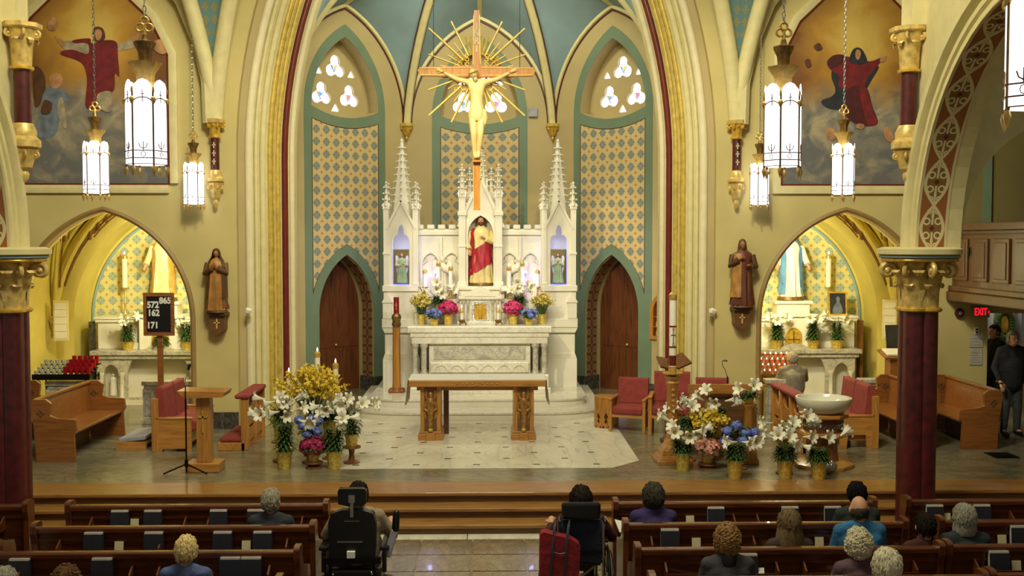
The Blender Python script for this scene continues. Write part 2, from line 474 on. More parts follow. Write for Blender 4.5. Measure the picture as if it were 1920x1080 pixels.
def arch_trim(name,mat,profs):
    f=MB()
    for pr in profs: f.sweep(path0,pr,'xz')
    return struct(f.build(name,mat))
# profile n is measured outwards from the opening at |x|=3.25
arch_trim('trim_1','cream2',[[(.74,18.62),(.74,18.48),(.72,18.5),(.40,18.75),(.22,18.95),(.0,19.05),(0,19.3),(.85,19.3)]])
arch_trim('trim_shade_strip','apsewall',[[(.86,18.64),(.86,18.44),(.72,18.46),(.72,18.64)]])  # flat strip in darker plaster: the recess shade is put into its colour
arch_trim('trim_2','pale',[halfround(.065,.67,18.46)])
arch_trim('trim_3','cream2',[halfround(.035,.575,18.57),halfround(.05,.48,18.66)])
arch_trim('trim_4','goldpaint',[halfround(.045,.375,18.77),halfround(.05,.265,18.9),halfround(.02,.32,18.82)])
arch_trim('trim_5','red',[halfround(.058,.155,18.98)])
arch_trim('trim_6','pale',[halfround(.045,.045,19.03)])
# pointed mouldings round the chapel openings
for sx in(-1,1):
    p=archpath(sx*CH,1.46,1.87,1.915,0,16); f=MB()
    f.sweep(p,[(-.01,18.5),(-.01,18.27),(.03,18.24),(.075,18.27),(.075,18.5)],'xz'); struct(f.build('trim_chapel_arch','trimbrown'))
# baseboards
f=MB()
for a,b in((-4.86,-4.1),(-11,-7.84)): f.b2((a,18.26,0),(b,18.3,.29))
struct(f.build('baseboard_left','darkstone'))
f=MB()
for a,b in((4.1,4.86),(7.84,8.84)): f.b2((a,18.26,0),(b,18.3,.29))
struct(f.build('baseboard_right','darkstone'))

# ---- apse
def tre(cx,cz,r,n=12):
    """trefoil outline"""
    P=[]
    for k in range(3):
        a0=PI/2+k*2*PI/3; cx0,cz0=cx+r*1.0*cos(a0),cz+r*1.0*sin(a0)
        for i in range(n):
            t=a0-PI*.62+PI*1.24*i/(n-1); P.append((cx0+r*.92*cos(t),cz0+r*.92*sin(t)))
    return P
def tri(cx,cz,s,up=1):
    return [(cx-s,cz-s*.7*up),(cx+s,cz-s*.7*up),(cx,cz+s*up)]
glass=emit('window_daylight_glass',(240,240,255),3.2)
def colglass():
    m=bpy.data.materials.new('stained_glass_centre'); m.use_nodes=True; E.nt=m.node_tree
    b=m.node_tree.nodes['Principled BSDF']
    v=E.nt.nodes.new('ShaderNodeTexVoronoi'); v.inputs['Scale'].default_value=16; E.nt.links.new(coords(),v.inputs[0])
    s=E.nt.nodes.new('ShaderNodeSeparateColor'); E.nt.links.new(v.outputs['Color'],s.inputs[0])
    e=ramp(E(s.outputs[0]),[(0,lin((40,80,190))),(.3,lin((120,180,240))),(.5,lin((200,40,60))),(.7,lin((240,200,60))),(1,lin((240,240,255)))])
    E.nt.links.new(e.k,b.inputs['Emission Color']); b.inputs['Emission Strength'].default_value=.9; setc(b,e); return m
colg=colglass()
def sill(a,ze,zc,n=10,flip=False):
    L=[(-a+2*a*i/n, ze-(ze-zc)*(1-((-a+2*a*i/n)/a)**2)) for i in range(n+1)]
    return rev(L) if flip else L
def face(idx,side,c,rz,half):
    def pl(mb,name,mat,parent=None,kind=True,**k):
        o=mb.build(name,mat,parent,**k)
        if parent is None: o.location=(c[0],c[1],0); o.rotation_euler=(0,0,rz)
        if kind and parent is None: struct(o)
        return o
    zs=5.78; rise=2.36; cc=(rise*rise-half*half)/(2*half); R=half+cc
    P=archpath(0,half,zs,R,0,14)
    win=archpath(0,.87,5.97,1.70,None,12)+rev(sill(.87,5.97,5.78)[1:-1])
    door=archpath(0,.71,1.75,1.34,.0,10); door[0]=(-.71,-.01); door[-1]=(.71,-.01)
    # wall: outline with door notch
    ctr=side=='centre'
    outl=[(-half,0)]+([] if ctr else [(-.71,0)]+door[1:-1]+[(.71,0)])+[(half,0)]+rev(P[1:-1])
    f=MB(); f.prism(outl,0,.62,'xz',[win]); wl=pl(f,'wall_apse_'+side,'apsewall')
    # teal surround, patterned panel
    pan_top=sill(.85,5.71,5.56)
    da=[(x,z) for x,z in archpath(0,.91,1.75,1.54,None,16) if abs(x)<.85]
    x0=.85; zz=min(z for x,z in da)
    panel=pan_top+([(x0,1.0),(-x0,1.0)] if ctr else [(x0,zz-.06)]+rev(da)+[(-x0,zz-.06)])
    # teal frame is drawn round the panel
    teal=[(-1.05,0)]+([] if ctr else [(-.71,0)]+door[1:-1]+[(.71,0)])+[(1.05,0)]+rev(archpath(0,1.05,5.95,2.0,None,14))
    f=MB(); f.prism(teal,-.006,0.0,'xz',[win,panel]); pl(f,'painted_surround','teal',wl)
    def grow(L,k):
        cx=sum(p[0] for p in L)/len(L); cz=sum(p[1] for p in L)/len(L)
        return [(x*(1+k/.85),z+(k if z>4 else -k*.5)) for x,z in L]
    f=MB(); f.prism(grow(panel,.016),-.008,-.001,'xz',[panel]); pl(f,'panel_border','darkline',wl)
    f=MB(); f.prism(panel,-.004,0.0,'xz'); pl(f,'patterned_panel','pattern',wl)
    # window tracery set back in the reveal
    tr=archpath(0,.88,5.96,1.72,None,12)+rev(sill(.88,5.96,5.74)[1:-1])
    tf=[(0,6.86),(-.36,6.27),(.36,6.27)]; holes=[tre(x,z,.135) for x,z in tf]
    tg=[(-.42,6.76,.10,1),(.42,6.76,.10,1),(0,6.02,.11,1)]; holes+=[tri(*q) for q in tg]
    wn=MB(); wn.prism(tr,.34,.42,'xz',holes); wo=pl(wn,'window_%d'%idx,'apsewall')
    f=MB(); f.sweep(archpath(0,.80,5.98,1.60,None,12),[(0,.34),(.02,.315),(.05,.34)],'xz'); pl(f,'window_moulding','apsewall',wo)
    for x,z in tf:
        f=MB(); f.prism(tre(x,z,.14),.40,.41,'xz'); p=pl(f,'pane',glass,wo)
        for k in range(3):
            a=PI/2+k*2*PI/3; h=MB(); h.tube([(x+.13*cos(a)+.115*cos(t),.395,z+.13*sin(a)+.115*sin(t)) for t in [2*PI*i/18 for i in range(19)]],.006,5,cap=False)
            pl(h,'lead_line','stone',p)
        f=MB(); f.prism([(x-.10,z+.055),(x+.10,z+.055),(x,z-.12)],.385,.398,'xz'); pl(f,'coloured_pane',colg,p)
    for q in tg:
        f=MB(); f.prism(tri(q[0],q[1],q[2]*1.05,q[3]),.40,.41,'xz'); pl(f,'pane',glass,wo)
    if side!='centre':
        # door leaves, reveal stencil
        d=MB(); d.prism(archpath(0,.70,1.75,1.33,0,10),.50,.56,'xz'); do=pl(d,'door_%d'%idx,'door')
        f=MB(); f.b2((-.012,.485,0),(.012,.50,2.85)); f.b2((-.62,.488,.95),(-.06,.50,1.05)); f.b2((.06,.488,.95),(.62,.50,1.05)); pl(f,'door_rail','door',do)
        f=MB(); f.ell((.06,.47,1.0),.03); pl(f,'door_knob','brass',do)
        f=MB(); f.sweep(archpath(0,.70,1.75,1.33,.28,12),[(0,.04),(0,.36),(.012,.36),(.012,.04)],'xz',flip=-1)
        pl(f,'reveal_band','doorstencil',wl)
    f=MB(); f.b2((-half,-.035,0),(-.0 if ctr else -.715,.0,.3)); f.b2((0 if ctr else .715,-.035,0),(half,.0,.3))
    if side!='centre': f.b2((.66,0,0),(.72,.42,.3)); f.b2((-.72,0,0),(-.66,.42,.3))
    o=pl(f,'baseboard_apse_'+side,'darkstone')
    # wall arch moulding
    f=MB(); f.sweep(archpath(0,half-.06,zs,R-.06,None,16),[(-.03,0),(-.01,-.05),(.05,-.05),(.06,0)],'xz'); pl(f,'trim_apse_'+side,'cream2')
    f=MB(); f.sweep(archpath(0,half-.10,zs,R-.10,None,16),[(-.02,0),(-.02,-.02),(.012,-.02),(.012,0)],'xz'); pl(f,'trim_line_'+side,'darkline')
    W=Matrix.Translation((c[0],c[1],0))@Matrix.Rotation(rz,4,'Z')
    AP=archpath(0,half,zs,R,None,16); n=len(AP)//2
    return [W@Vector((x,0,z)) for x,z in AP[:n+1]],[W@Vector((x,0,z)) for x,z in rev(AP[n:])]
FL_=face(1,'left',(-2.78,22.42),PI/4,1.668)
FC_=face(2,'centre',(0,23.6),0,1.6)
FR_=face(3,'right',(2.78,22.42),-PI/4,1.668)
BOSS=Vector((0,20.6,9.5))
def ribcurve(p0,n=16,bul=1.0):
    p0=Vector(p0); L=[]
    for i in range(n+1):
        t=i/n
        h=1-(1-t)**1.0; zt=sin(t*PI/2)
        xy=p0.xy+(BOSS.xy-p0.xy)*(1-cos(t*PI/2)) if False else p0.xy+(BOSS.xy-p0.xy)*(t**1.35)
        L.append(Vector((xy.x,xy.y,p0.z+(BOSS.z-p0.z)*(1-(1-t)**1.75))))
    return L
corn={'L':(-1.6,23.6,5.78),'R':(1.6,23.6,5.78),'LL':(-3.96,21.24,5.78),'RR':(3.96,21.24,5.78)}
RIB={k:ribcurve(v) for k,v in corn.items()}
def web(name,rib,wa):
    f=MB(); rings=[]
    for a,b in zip(rib,wa): rings.append([a.lerp(b,t) for t in(0,.25,.5,.75,1)])
    f.loft(rings,closed=False,caps=False); struct(f.build(name,'blue'))
web('ceiling_web','dummy' and RIB['LL'],FL_[0]); web('ceiling_web',RIB['L'],FL_[1]); web('ceiling_web',RIB['L'],FC_[0])
web('ceiling_web',RIB['R'],FC_[1]); web('ceiling_web',RIB['R'],FR_[0]); web('ceiling_web',RIB['RR'],FR_[1])
ap=[Vector((x,19.25,z)) for x,z in archpath(0,3.25,4.6,ARC,None,16)]
web('ceiling_web',RIB['LL'],ap[:17]); web('ceiling_web',RIB['RR'],rev(ap[16:]))
def ribmesh(name,pts,w=.085):
    f=MB(); f.tube(pts,w,8); o=struct(f.build(name,'cream2'))
    for s in(-1,1):
        P,Tn,N=frames(pts); g=MB(); g.tube([p+t.cross(Vector((0,0,1))).normalized()*s*(w+.015)+Vector((0,0,.02)) for p,t in zip(P,Tn)],.014,6); g.build('rib_line','darkline',o)
for k in RIB: ribmesh('ceiling_rib',[p+Vector((0,-.03,-.03)) for p in RIB[k]])
for L in(FL_,FC_,FR_): 
    a=L[0][-1]; ribmesh('ceiling_rib',[a.lerp(BOSS,t) for t in(0,.3,.6,1)],.06)
# straight apse cheeks between the side faces and the chancel arch
for sx,nm in((-1,'left'),(1,'right')):
    f=MB(); f.prism([(sx*3.96,21.24),(sx*3.62,19.2),(sx*3.95,19.2),(sx*4.3,21.24)],0,11.2,'xy'); struct(f.build('wall_cheek_'+nm,'apsewall'))
    f=MB(); f.prism([(sx*3.92,21.24),(sx*3.58,19.3),(sx*3.64,19.3),(sx*3.98,21.24)],0,.3,'xy'); struct(f.build('baseboard_cheek_'+nm,'darkstone'))

# ---- chapels
for sx,nm in((-1,'left'),(1,'right')):
    cx=sx*6.3; mx=lambda x:cx+x
    back=archpath(cx,1.58,1.65,2.18,0,14)
    f=MB(); f.b2((cx-2.2,22.0,0),(cx+2.2,22.15,4.6)); struct(f.build('wall_chapel_back_'+nm,'yellowwall'))
    f=MB(); f.prism(back,21.985,22.0,'xz'); bp=f.build('patterned_panel','pattern2'); struct(bp); bp.name='wall_chapel_panel_'+nm
    f=MB(); f.sweep(back,[(0,22.0),(0,21.97),(.04,21.96),(.06,21.98),(.06,22.0)],'xz'); struct(f.build('trim_chapel_back','blue'))
    f=MB(); f.sweep(archpath(cx,1.70,1.65,2.30,0,14),[(0,22.0),(0,21.2),(.5,21.2),(.5,22.0)],'xz'); struct(f.build('wall_chapel_arch_'+nm,'yellowwall'))
    for s2 in(-1,1):
        f=MB(); f.b2((cx+s2*2.1-.05,18.6,0),(cx+s2*2.1+.05,22,4.6)); struct(f.build('wall_chapel_side_'+nm,'yellowwall'))
    # pointed barrel vault
    vp=archpath(cx,2.06,2.0,2.45,None,16); f=MB()
    f.loft([[Vector((x,y,z)) for x,z in vp] for y in(18.6,19.6,20.6,21.6,22)],closed=False,caps=False); struct(f.build('ceiling_chapel_'+nm,'yellowwall'))
    for s2 in(-1,1):
        base=Vector((cx+s2*1.98,21.0,1.75)); top=Vector((cx,20.2,4.05))
        for tgt,mt,w in((top,'yellowwall',.06),(Vector((cx+s2*1.0,19.2,3.9)),'yellowwall',.045),(Vector((cx+s2*.35,21.1,3.95)),'yellowwall',.045)):
            pts=[]
            for i in range(13):
                t=i/12; h=base.lerp(tgt,t**1.5); pts.append(Vector((h.x,h.y,base.z+(tgt.z-base.z)*(1-(1-t)**1.7))))
            f=MB(); f.tube(pts,w,8); rb=struct(f.build('ceiling_rib_chapel',mt))
            g=MB(); g.tube([p+Vector((-s2*.09,-.02,.0)) for p in pts[2:]],.016,6); g.tube([p+Vector((-s2*.2,-.04,.02)) for p in pts[6:]],.014,6)
            for k,p in enumerate(pts[6:]):
                for q in range(2): g.ell(p+Vector((-s2*(.13),-.05,.05*q)),.035,8,6)
            g.build('stencil_band','brownline',rb)
        f=MB(); f.lathe([(.02,-.30),(.05,-.26),(.03,-.2),(.09,-.10),(.10,-.02),(.15,.05),(.15,.10)],12,(cx+s2*1.97,20.95,1.66),fold=lambda q,z:1+.12*cos(6*q)); struct(f.build('trim_corbel','goldcream'))
# ---- transept and arcade walls
f=MB(); f.b2((-11.1,12.9,-.4),(-10.9,18.6,13)); struct(f.build('wall_left','cream'))
f=MB(); f.b2((11.2,2,-.4),(11.4,18.6,8)); struct(f.build('wall_right','cream'))
for sx,nm in((-1,'left'),(1,'right')):
    R=2.6; yc=12.68-R; XI=5.42 if sx>0 else 5.52; XC=5.44 if sx>0 else 5.57
    arc=[(yc+R*cos(PI*i/32),3.1+R*sin(PI*i/32)) for i in range(33)]
    poly=[(13.12,3.1),(13.12,9.6),(6.9,9.6),(6.9,3.1)]+rev(arc)
    f=MB(); f.prism(poly,sx*XI,sx*5.85,'yz'); struct(f.build('wall_arcade_'+nm,'cream2'))
    f=MB(); f.b2((min(sx*XI,sx*(XI-.16)),12.78,5.80),(max(sx*XI,sx*(XI-.16)),13.12,9.6)); struct(f.build('trim_pier_strip_'+nm,'cream2'))
    f=MB()
    for n0,r in((.06,.06),(.19,.06),(.345,.09)): f.sweep(arc,[(n0-r,sx*XI),(n0-r,sx*(XI-r*.8)),(n0-r*.5,sx*(XI-r*1.7)),(n0+r*.5,sx*(XI-r*1.7)),(n0+r,sx*(XI-r*.8)),(n0+r,sx*XI)],'yz',flip=-1)
    struct(f.build('trim_arcade_'+nm,'cream2'))
    f=MB(); f.sweep(arc,[(.45,sx*(XI+.01)),(.45,sx*(XI-.03)),(.485,sx*(XI-.03)),(.485,sx*(XI+.01))],'yz',flip=-1); struct(f.build('trim_arcade_line_'+nm,'darkline'))
    # stencilled soffit band, its own thin surface
    vs=[];fs=[];uv=[]
    for i,(y,z) in enumerate(arc):
        ny,nzz=(yc-y)/R,(3.1-z)/R
        for xo in(-.19,.19):
            vs.append((sx*(XC+.05)+xo,y+ny*.004,z+nzz*.004)); uv.append((R*PI*i/32,xo))
    for i in range(32): fs.append((2*i,2*i+1,2*i+3,2*i+2))
    f=MB(); f.add(vs,fs); o=f.build('trim_soffit_'+nm,'soffit'); struct(o)
    ul=o.data.uv_layers.new(name='UVMap')
    for lp in o.data.loops: ul.data[lp.index].uv=uv[lp.vertex_index]
    # aisle transverse arch
    a2=[(sx*7.35+1.45*cos(PI*i/24),3.3+1.45*sin(PI*i/24)) for i in range(25)]
    poly=[(sx*5.8,3.1),(sx*5.8,9.6),(sx*11.2,9.6),(sx*11.2,3.3)]
    poly+= ([p for p in a2] if sx>0 else rev(a2))
    f=MB(); f.prism(poly,12.75,13.05,'xz'); struct(f.build('wall_aisle_arch_'+nm,'cream2'))
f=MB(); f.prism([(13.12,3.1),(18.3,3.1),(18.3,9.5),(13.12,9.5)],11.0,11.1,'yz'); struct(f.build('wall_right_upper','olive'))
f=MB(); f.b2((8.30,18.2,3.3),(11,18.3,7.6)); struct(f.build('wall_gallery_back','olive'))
f=MB(); f.b2((8.68,18.12,3.4),(8.80,18.2,7.4)); struct(f.build('trim_gallery_strip','teal'))
# corridor seen through the doorway
f=MB(); f.b2((8.4,20.6,-.05),(11.6,20.7,3)); struct(f.build('wall_corridor','cream'))
f=MB(); f.b2((8.60,18.6,0),(8.70,20.6,3)); struct(f.build('wall_corridor_side','cream'))
# ---- transept vault springing: blue stencilled triangles between ribs
for sx in(-1,1):
    tip=Vector((sx*4.42,18.25,5.55))
    def edge(x1,y1,z1,n=8):
        return [Vector((tip.x+(x1-tip.x)*(i/n)**1.15,tip.y+(y1-tip.y)*(i/n)**1.5,tip.z+(z1-tip.z)*(i/n))) for i in range(n+1)]
    A=edge(sx*5.02,17.5,8.6); B=edge(sx*3.72,17.5,8.6)
    f=MB(); f.loft([[a.lerp(b,t) for t in(0,.5,1)] for a,b in zip(A,B)],closed=False,caps=False); v=f.build('ceiling_vault_triangle','vaultstencil'); struct(v)
    for L,s in((A,sx),(B,-sx)):
        g=MB(); g.tube([p+Vector((0,-.02,0)) for p in L],.035,8); g.build('gold_border','goldpaint',v)
        g=MB(); g.tube([p+Vector((s*.05,-.02,-.0)) for p in L],.014,6); g.build('red_border','darkline',v)
    low=tip-Vector((0,0,.45))
    for tx,ty,tz,w in((sx*5.15,17.4,8.7,.13),(sx*3.60,17.4,8.7,.13)):
        pts=[Vector((low.x+(tx-low.x)*(i/10)**1.5,18.22+(ty-18.22)*(i/10)**1.5,low.z+.1+(tz-low.z-.1)*(i/10))) for i in range(11)]
        g=MB(); g.tube(pts,w,10); struct(g.build('ceiling_rib_transept','cream2'))
    # wall rib round the painting
    pp=[(sx*6.5+dx,z) for dx,z in((-1.95,5.2),(-1.93,5.9),(-1.80,6.5),(-1.52,7.2),(-1.0,7.9),(-.45,8.35),(0,8.6),(.45,8.35),(1.0,7.9),(1.52,7.2),(1.80,6.5),(1.93,5.9),(1.95,5.2))]
    g=MB(); g.sweep(pp,[(-.05,18.3),(-.05,18.1),(.02,18.04),(.16,18.04),(.2,18.12),(.2,18.3)],'xz'); struct(g.build('trim_wall_rib','cream2'))
# ---- gallery on the right
f=MB(); f.b2((8.2,13.2,2.25),(11.1,18.25,2.42)); f.b2((8.2,13.2,2.42),(8.28,18.25,3.42)); ga=T('gallery_balcony','dark wooden gallery balcony with a panelled front above the exit','balcony')
f.build('gallery_body','gallery',ga)
f=MB(); f.b2((8.12,13.2,3.40),(8.34,18.27,3.52)); f.b2((8.16,13.2,3.34),(8.2,18.27,3.40)); f.build('top_rail','gallery',ga,bevel=.012)
f=MB(); f.b2((8.10,13.2,2.20),(8.22,18.27,2.36)); f.b2((8.13,13.2,2.36),(8.2,18.27,2.46)); f.build('lower_cornice','gallery',ga,bevel=.02)
p0=None
for i in range(7):
    f=MB(); f.b2((8.165,-.27,2.56),(8.2,.27,3.26)); f.b2((8.15,-.20,2.62),(8.2,.20,3.20))
    y=17.9-.72*i
    if p0 is None: p0=f.build('panel','gallery',ga,(0,y,0),bevel=.01)
    else:
        q=p0.copy(); COL.objects.link(q); q.location=(0,y,0)
f=MB(); f.b2((8.14,17.5,2.98),(8.165,17.57,3.12)); f.build('latch','blackmetal',ga)
# ============================================================ COLUMNS, CAPITALS, ALTAR, STATUES
def leafcurl(mb,c,ang,h,out,wd,m=0,curl=.05):
    """one acanthus leaf standing against a bell, tip rolled outwards"""
    ca,sa=cos(ang),sin(ang); c=Vector(c); vs=[];fs=[]
    st=[(0,0,.5),(.02,.35,.9),(.05,.65,1),(.5,.88,.95),(1,.98,.8),(1.18,.90,.6),(1.0,.80,.4)]
    for o,z,w_ in st:
        for k in(-1,-.5,0,.5,1):
            r=o*out-(.25*out*abs(k)*(.3+o*.4)); y=k*wd*w_*.5
            vs.append(c+Vector((ca*r-sa*y,sa*r+ca*y,z*h)))
    for i in range(len(st)-1):
        for k in range(4): fs.append((i*5+k,i*5+k+1,(i+1)*5+k+1,(i+1)*5+k))
    mb.add(vs,fs,m)
def volute(mb,c,ang,r,m=0):
    ca,sa=cos(ang),sin(ang); c=Vector(c); P=[];R=[]
    for i in range(19):
        t=i/18; a=PI*1.0-t*PI*2.6; rr=r*(1-.72*t)
        P.append(c+Vector((ca*(rr*cos(a)),sa*(rr*cos(a)),rr*sin(a)))); R.append(r*.36*(1-.35*t))
    mb.tube(P,R,7,m,sq=1.0)
    mb.ell(c,(r*.45,r*.45,r*.45),8,6,m)
def quatre(q,z): return .80+.30*abs(cos(2*q))**.8+.05*abs(cos(4*q))
col0=None
for sx,Y,lab in((1,12.9,'maroon clustered column with gilded leaf capital under the stencilled arch, beside the baptismal font'),
              (-1,12.9,'maroon clustered column with gilded leaf capital cut by the left frame edge')):
    c=T('clustered_column',lab,'column',(5.44 if sx>0 else -5.57,Y,-.39),PI/4,'nave arcade columns'); c['kind']='structure'
    f=MB(); f.lathe([(.21,0.1),(.21,2.78)],48,fold=quatre); f.build('shaft','maroon',c)
    f=MB(); f.lathe([(.25,0),(.25,.06),(.24,.09),(.23,.10),(.225,.14),(.21,.16)],40,fold=lambda q,z:1+.05*cos(4*q)); f.build('base','maroon',c)
    f=MB(); f.lathe([(.23,2.76),(.25,2.775),(.25,2.80),(.23,2.815)],40,fold=quatre); f.build('astragal','gold',c)
    f=MB(); f.lathe([(.21,2.80),(.215,3.0),(.25,3.2),(.32,3.36)],40,fold=quatre)
    cb=f.build('capital_bell','goldcream',c)
    f=MB()
    for k in range(8): leafcurl(f,(.20*cos(k*PI/4),.20*sin(k*PI/4),2.81),k*PI/4,.30,.10,.15)
    f.build('lower_leaves','goldcream',cb)
    f=MB()
    for k in range(8): leafcurl(f,(.22*cos(k*PI/4+PI/8),.22*sin(k*PI/4+PI/8),2.9),k*PI/4+PI/8,.38,.17,.18)
    for k in range(4):
        a=k*PI/2+PI/4; volute(f,(.39*cos(a),.39*sin(a),3.26),a,.10); volute(f,(.35*cos(a+PI/4),.35*sin(a+PI/4),3.25),a+PI/4,.09)
    f.build('volutes','goldcream',cb)
    f=MB(); f.lathe([(.34,3.36),(.44,3.37),(.45,3.39),(.44,3.41)],40,fold=lambda q,z:1+.04*cos(4*q)); f.build('gold_ring','gold',c)
    f=MB(); f.lathe([(.43,3.41),(.465,3.42),(.465,3.44),(.44,3.445)],40,fold=lambda q,z:1+.04*cos(4*q)); f.build('blue_fillet','blue',c)
    f=MB(); f.lathe([(.45,3.445),(.49,3.46),(.49,3.52),(.42,3.545)],40,fold=lambda q,z:1+.04*cos(4*q)); f.build('abacus','cream2',c)
dup(bpy.data.objects['clustered_column'],(5.5,7.2,-.39),PI/4,'maroon clustered column nearest the camera, outside the picture')

def mk_colonnette(x,y,ztop,zcap,zsh,zbase,zbot,w,lab,grp,cross):
    c=T('corbelled_colonnette',lab,'colonnette',(x,y,zbot),0,grp); c['kind']='structure'
    t,cp,sh,bs=ztop-zbot,zcap-zbot,zsh-zbot,zbase-zbot
    f=MB(); f.lathe([(w*1.9,t-.07),(w*2.05,t-.05),(w*2.05,t)],8,fold=None); f.build('abacus','goldcream',c,rot=(0,0,PI/8))
    f=MB(); f.lathe([(w*.9,cp),(w,cp+.12*(t-cp)),(w*1.1,cp+.5*(t-cp)),(w*1.7,t-.07)],20)
    for k in range(6): a=k*PI/3+PI/6; leafcurl(f,(w*.85*cos(a),w*.85*sin(a),cp+.03),a,(t-cp)*.62,w*.75,w*1.0)
    for k in range(6): a=k*PI/3; volute(f,(w*1.55*cos(a),w*1.55*sin(a),t-.07-w*.55),a,w*.5)
    f.build('capital','gold' if cross else 'goldcream',c)
    f=MB(); f.lathe([(w,cp-.02),(w*1.18,cp-.01),(w*1.18,cp+.02),(w,cp+.03)],20); f.build('astragal','gold',c)
    f=MB(); f.lathe([(w*.85,sh),(w*.85,cp)],20); s=f.build('shaft','maroon',c)
    if cross:
        f=MB()
        for k in range(3):
            z=sh+(cp-sh)*(.25+.25*k); f.b2((-.008,-w*.9-.004,z-.05),(.008,-w*.8,z+.05)); f.b2((-.03,-w*.9-.004,z-.004),(.03,-w*.8,z+.012))
        f.build('gilt_cross','cream2',s)
    f=MB(); f.lathe([(w*1.2,bs),(w*1.7,bs+.03),(w*1.7,bs+(sh-bs)*.35),(w*1.3,bs+(sh-bs)*.5),(w*1.35,bs+(sh-bs)*.7),(w*1.0,sh)],20); f.build('base','goldcream',c)
    f=MB(); f.lathe([(.015,0),(w*.45,.04),(w*.5,.1),(w*.35,.14),(w*.8,bs*.45),(w*1.1,bs*.8),(w*1.5,bs)],20,fold=lambda q,z:1+.10*cos(8*q))
    for k in range(6): a=k*PI/3; volute(f,(w*1.25*cos(a),w*1.25*sin(a),bs*.82),a,w*.42)
    f.build('corbel','goldcream',c)
    return c
mk_colonnette(-4.42,18.18,5.27,4.97,4.42,4.20,3.78,.085,'gilded colonnette with maroon cross shaft on the wall between left painting and chancel arch','wall colonnettes',True)
mk_colonnette(4.42,18.18,5.27,4.97,4.42,4.20,3.78,.085,'gilded colonnette with maroon cross shaft on the wall between right painting and chancel arch','wall colonnettes',True)
mk_colonnette(-5.37,12.95,5.81,5.28,4.63,4.32,3.93,.115,'gilded colonnette with plain maroon shaft in front of the left painting','pier colonnettes',False)
mk_colonnette(5.30,12.95,5.81,5.28,4.63,4.32,3.93,.115,'gilded colonnette with plain maroon shaft in front of the right painting','pier colonnettes',False)
for sx,nm in((-1,'left'),(1,'right')):
    c=T('apse_corbel','small gilded corbel under the vault rib on the '+nm+' side of the crucifix','corbel',(sx*1.6,23.5,5.42),0,'apse corbels'); c['kind']='structure'
    f=MB(); f.lathe([(.01,0),(.035,.04),(.03,.08),(.07,.14),(.09,.2),(.12,.28)],14); 
    for k in range(6): a=k*PI/3+PI/6; volute(f,(.10*cos(a),.10*sin(a),.25),a,.035)
    f.build('bell','gold',c)
    f=MB(); f.lathe([(.13,.28),(.155,.30),(.155,.36),(.13,.37)],8); f.build('abacus','goldpaint',c)

# ---------------------------------------------------------------- hand and robed figures
def hand(mb,c,d,up,s=1.0,m=0,curl=.5):
    """palm with four bent fingers of different lengths and a thumb from the side; d = finger direction, up = back of hand"""
    c=Vector(c); d=Vector(d).normalized(); up=Vector(up); up=(up-d*up.dot(d)).normalized(); sd=d.cross(up)
    mb.cap(c-d*.03*s,c+d*.045*s,.030*s,.036*s,8,m)
    for i,(o,l) in enumerate(((-.030,.068),(-.010,.078),(.011,.074),(.031,.058))):
        b=c+d*.055*s+sd*o*s; k1=b+d*l*.5*s-up*l*.15*curl*s; k2=k1+d*l*.32*s-up*l*.5*curl*s; k3=k2+d*l*.1*s-up*l*.45*curl*s
        mb.tube([b-d*.02*s,b,k1,k2,k3],[.0095*s,.0095*s,.009*s,.008*s,.006*s],6,m)
    b=c-sd*.032*s; mb.tube([b-d*.01*s,b+d*.02*s-sd*.022*s,b+d*.055*s-sd*.028*s-up*.012*s],[.011*s,.010*s,.007*s],6,m)
def robe_rings(H,lv,amp,n,ph=0,seg=40):
    R=[]
    for z,rx,ry,oy in lv:
        ring=[]; a=amp*(1-z/.85)*1.0+.004
        for k in range(seg):
            q=2*PI*k/seg
            fo=1+a*(cos(n*q+ph+z*2)+.6*cos((n*1.7//1)*q+1.3+ph)+.35*cos(3*q+z*6))
            ring.append(Vector((rx*cos(q)*fo,ry*sin(q)*fo+oy,z))*H)
        R.append(ring)
    return R
ROBE=[(0,.165,.125,0),(.02,.17,.13,0),(.15,.155,.12,0),(.35,.14,.11,0),(.5,.135,.1,0),(.6,.13,.095,0),(.68,.14,.095,0),(.74,.15,.09,0),(.785,.13,.075,0),(.815,.075,.055,0),(.84,.04,.042,0)]
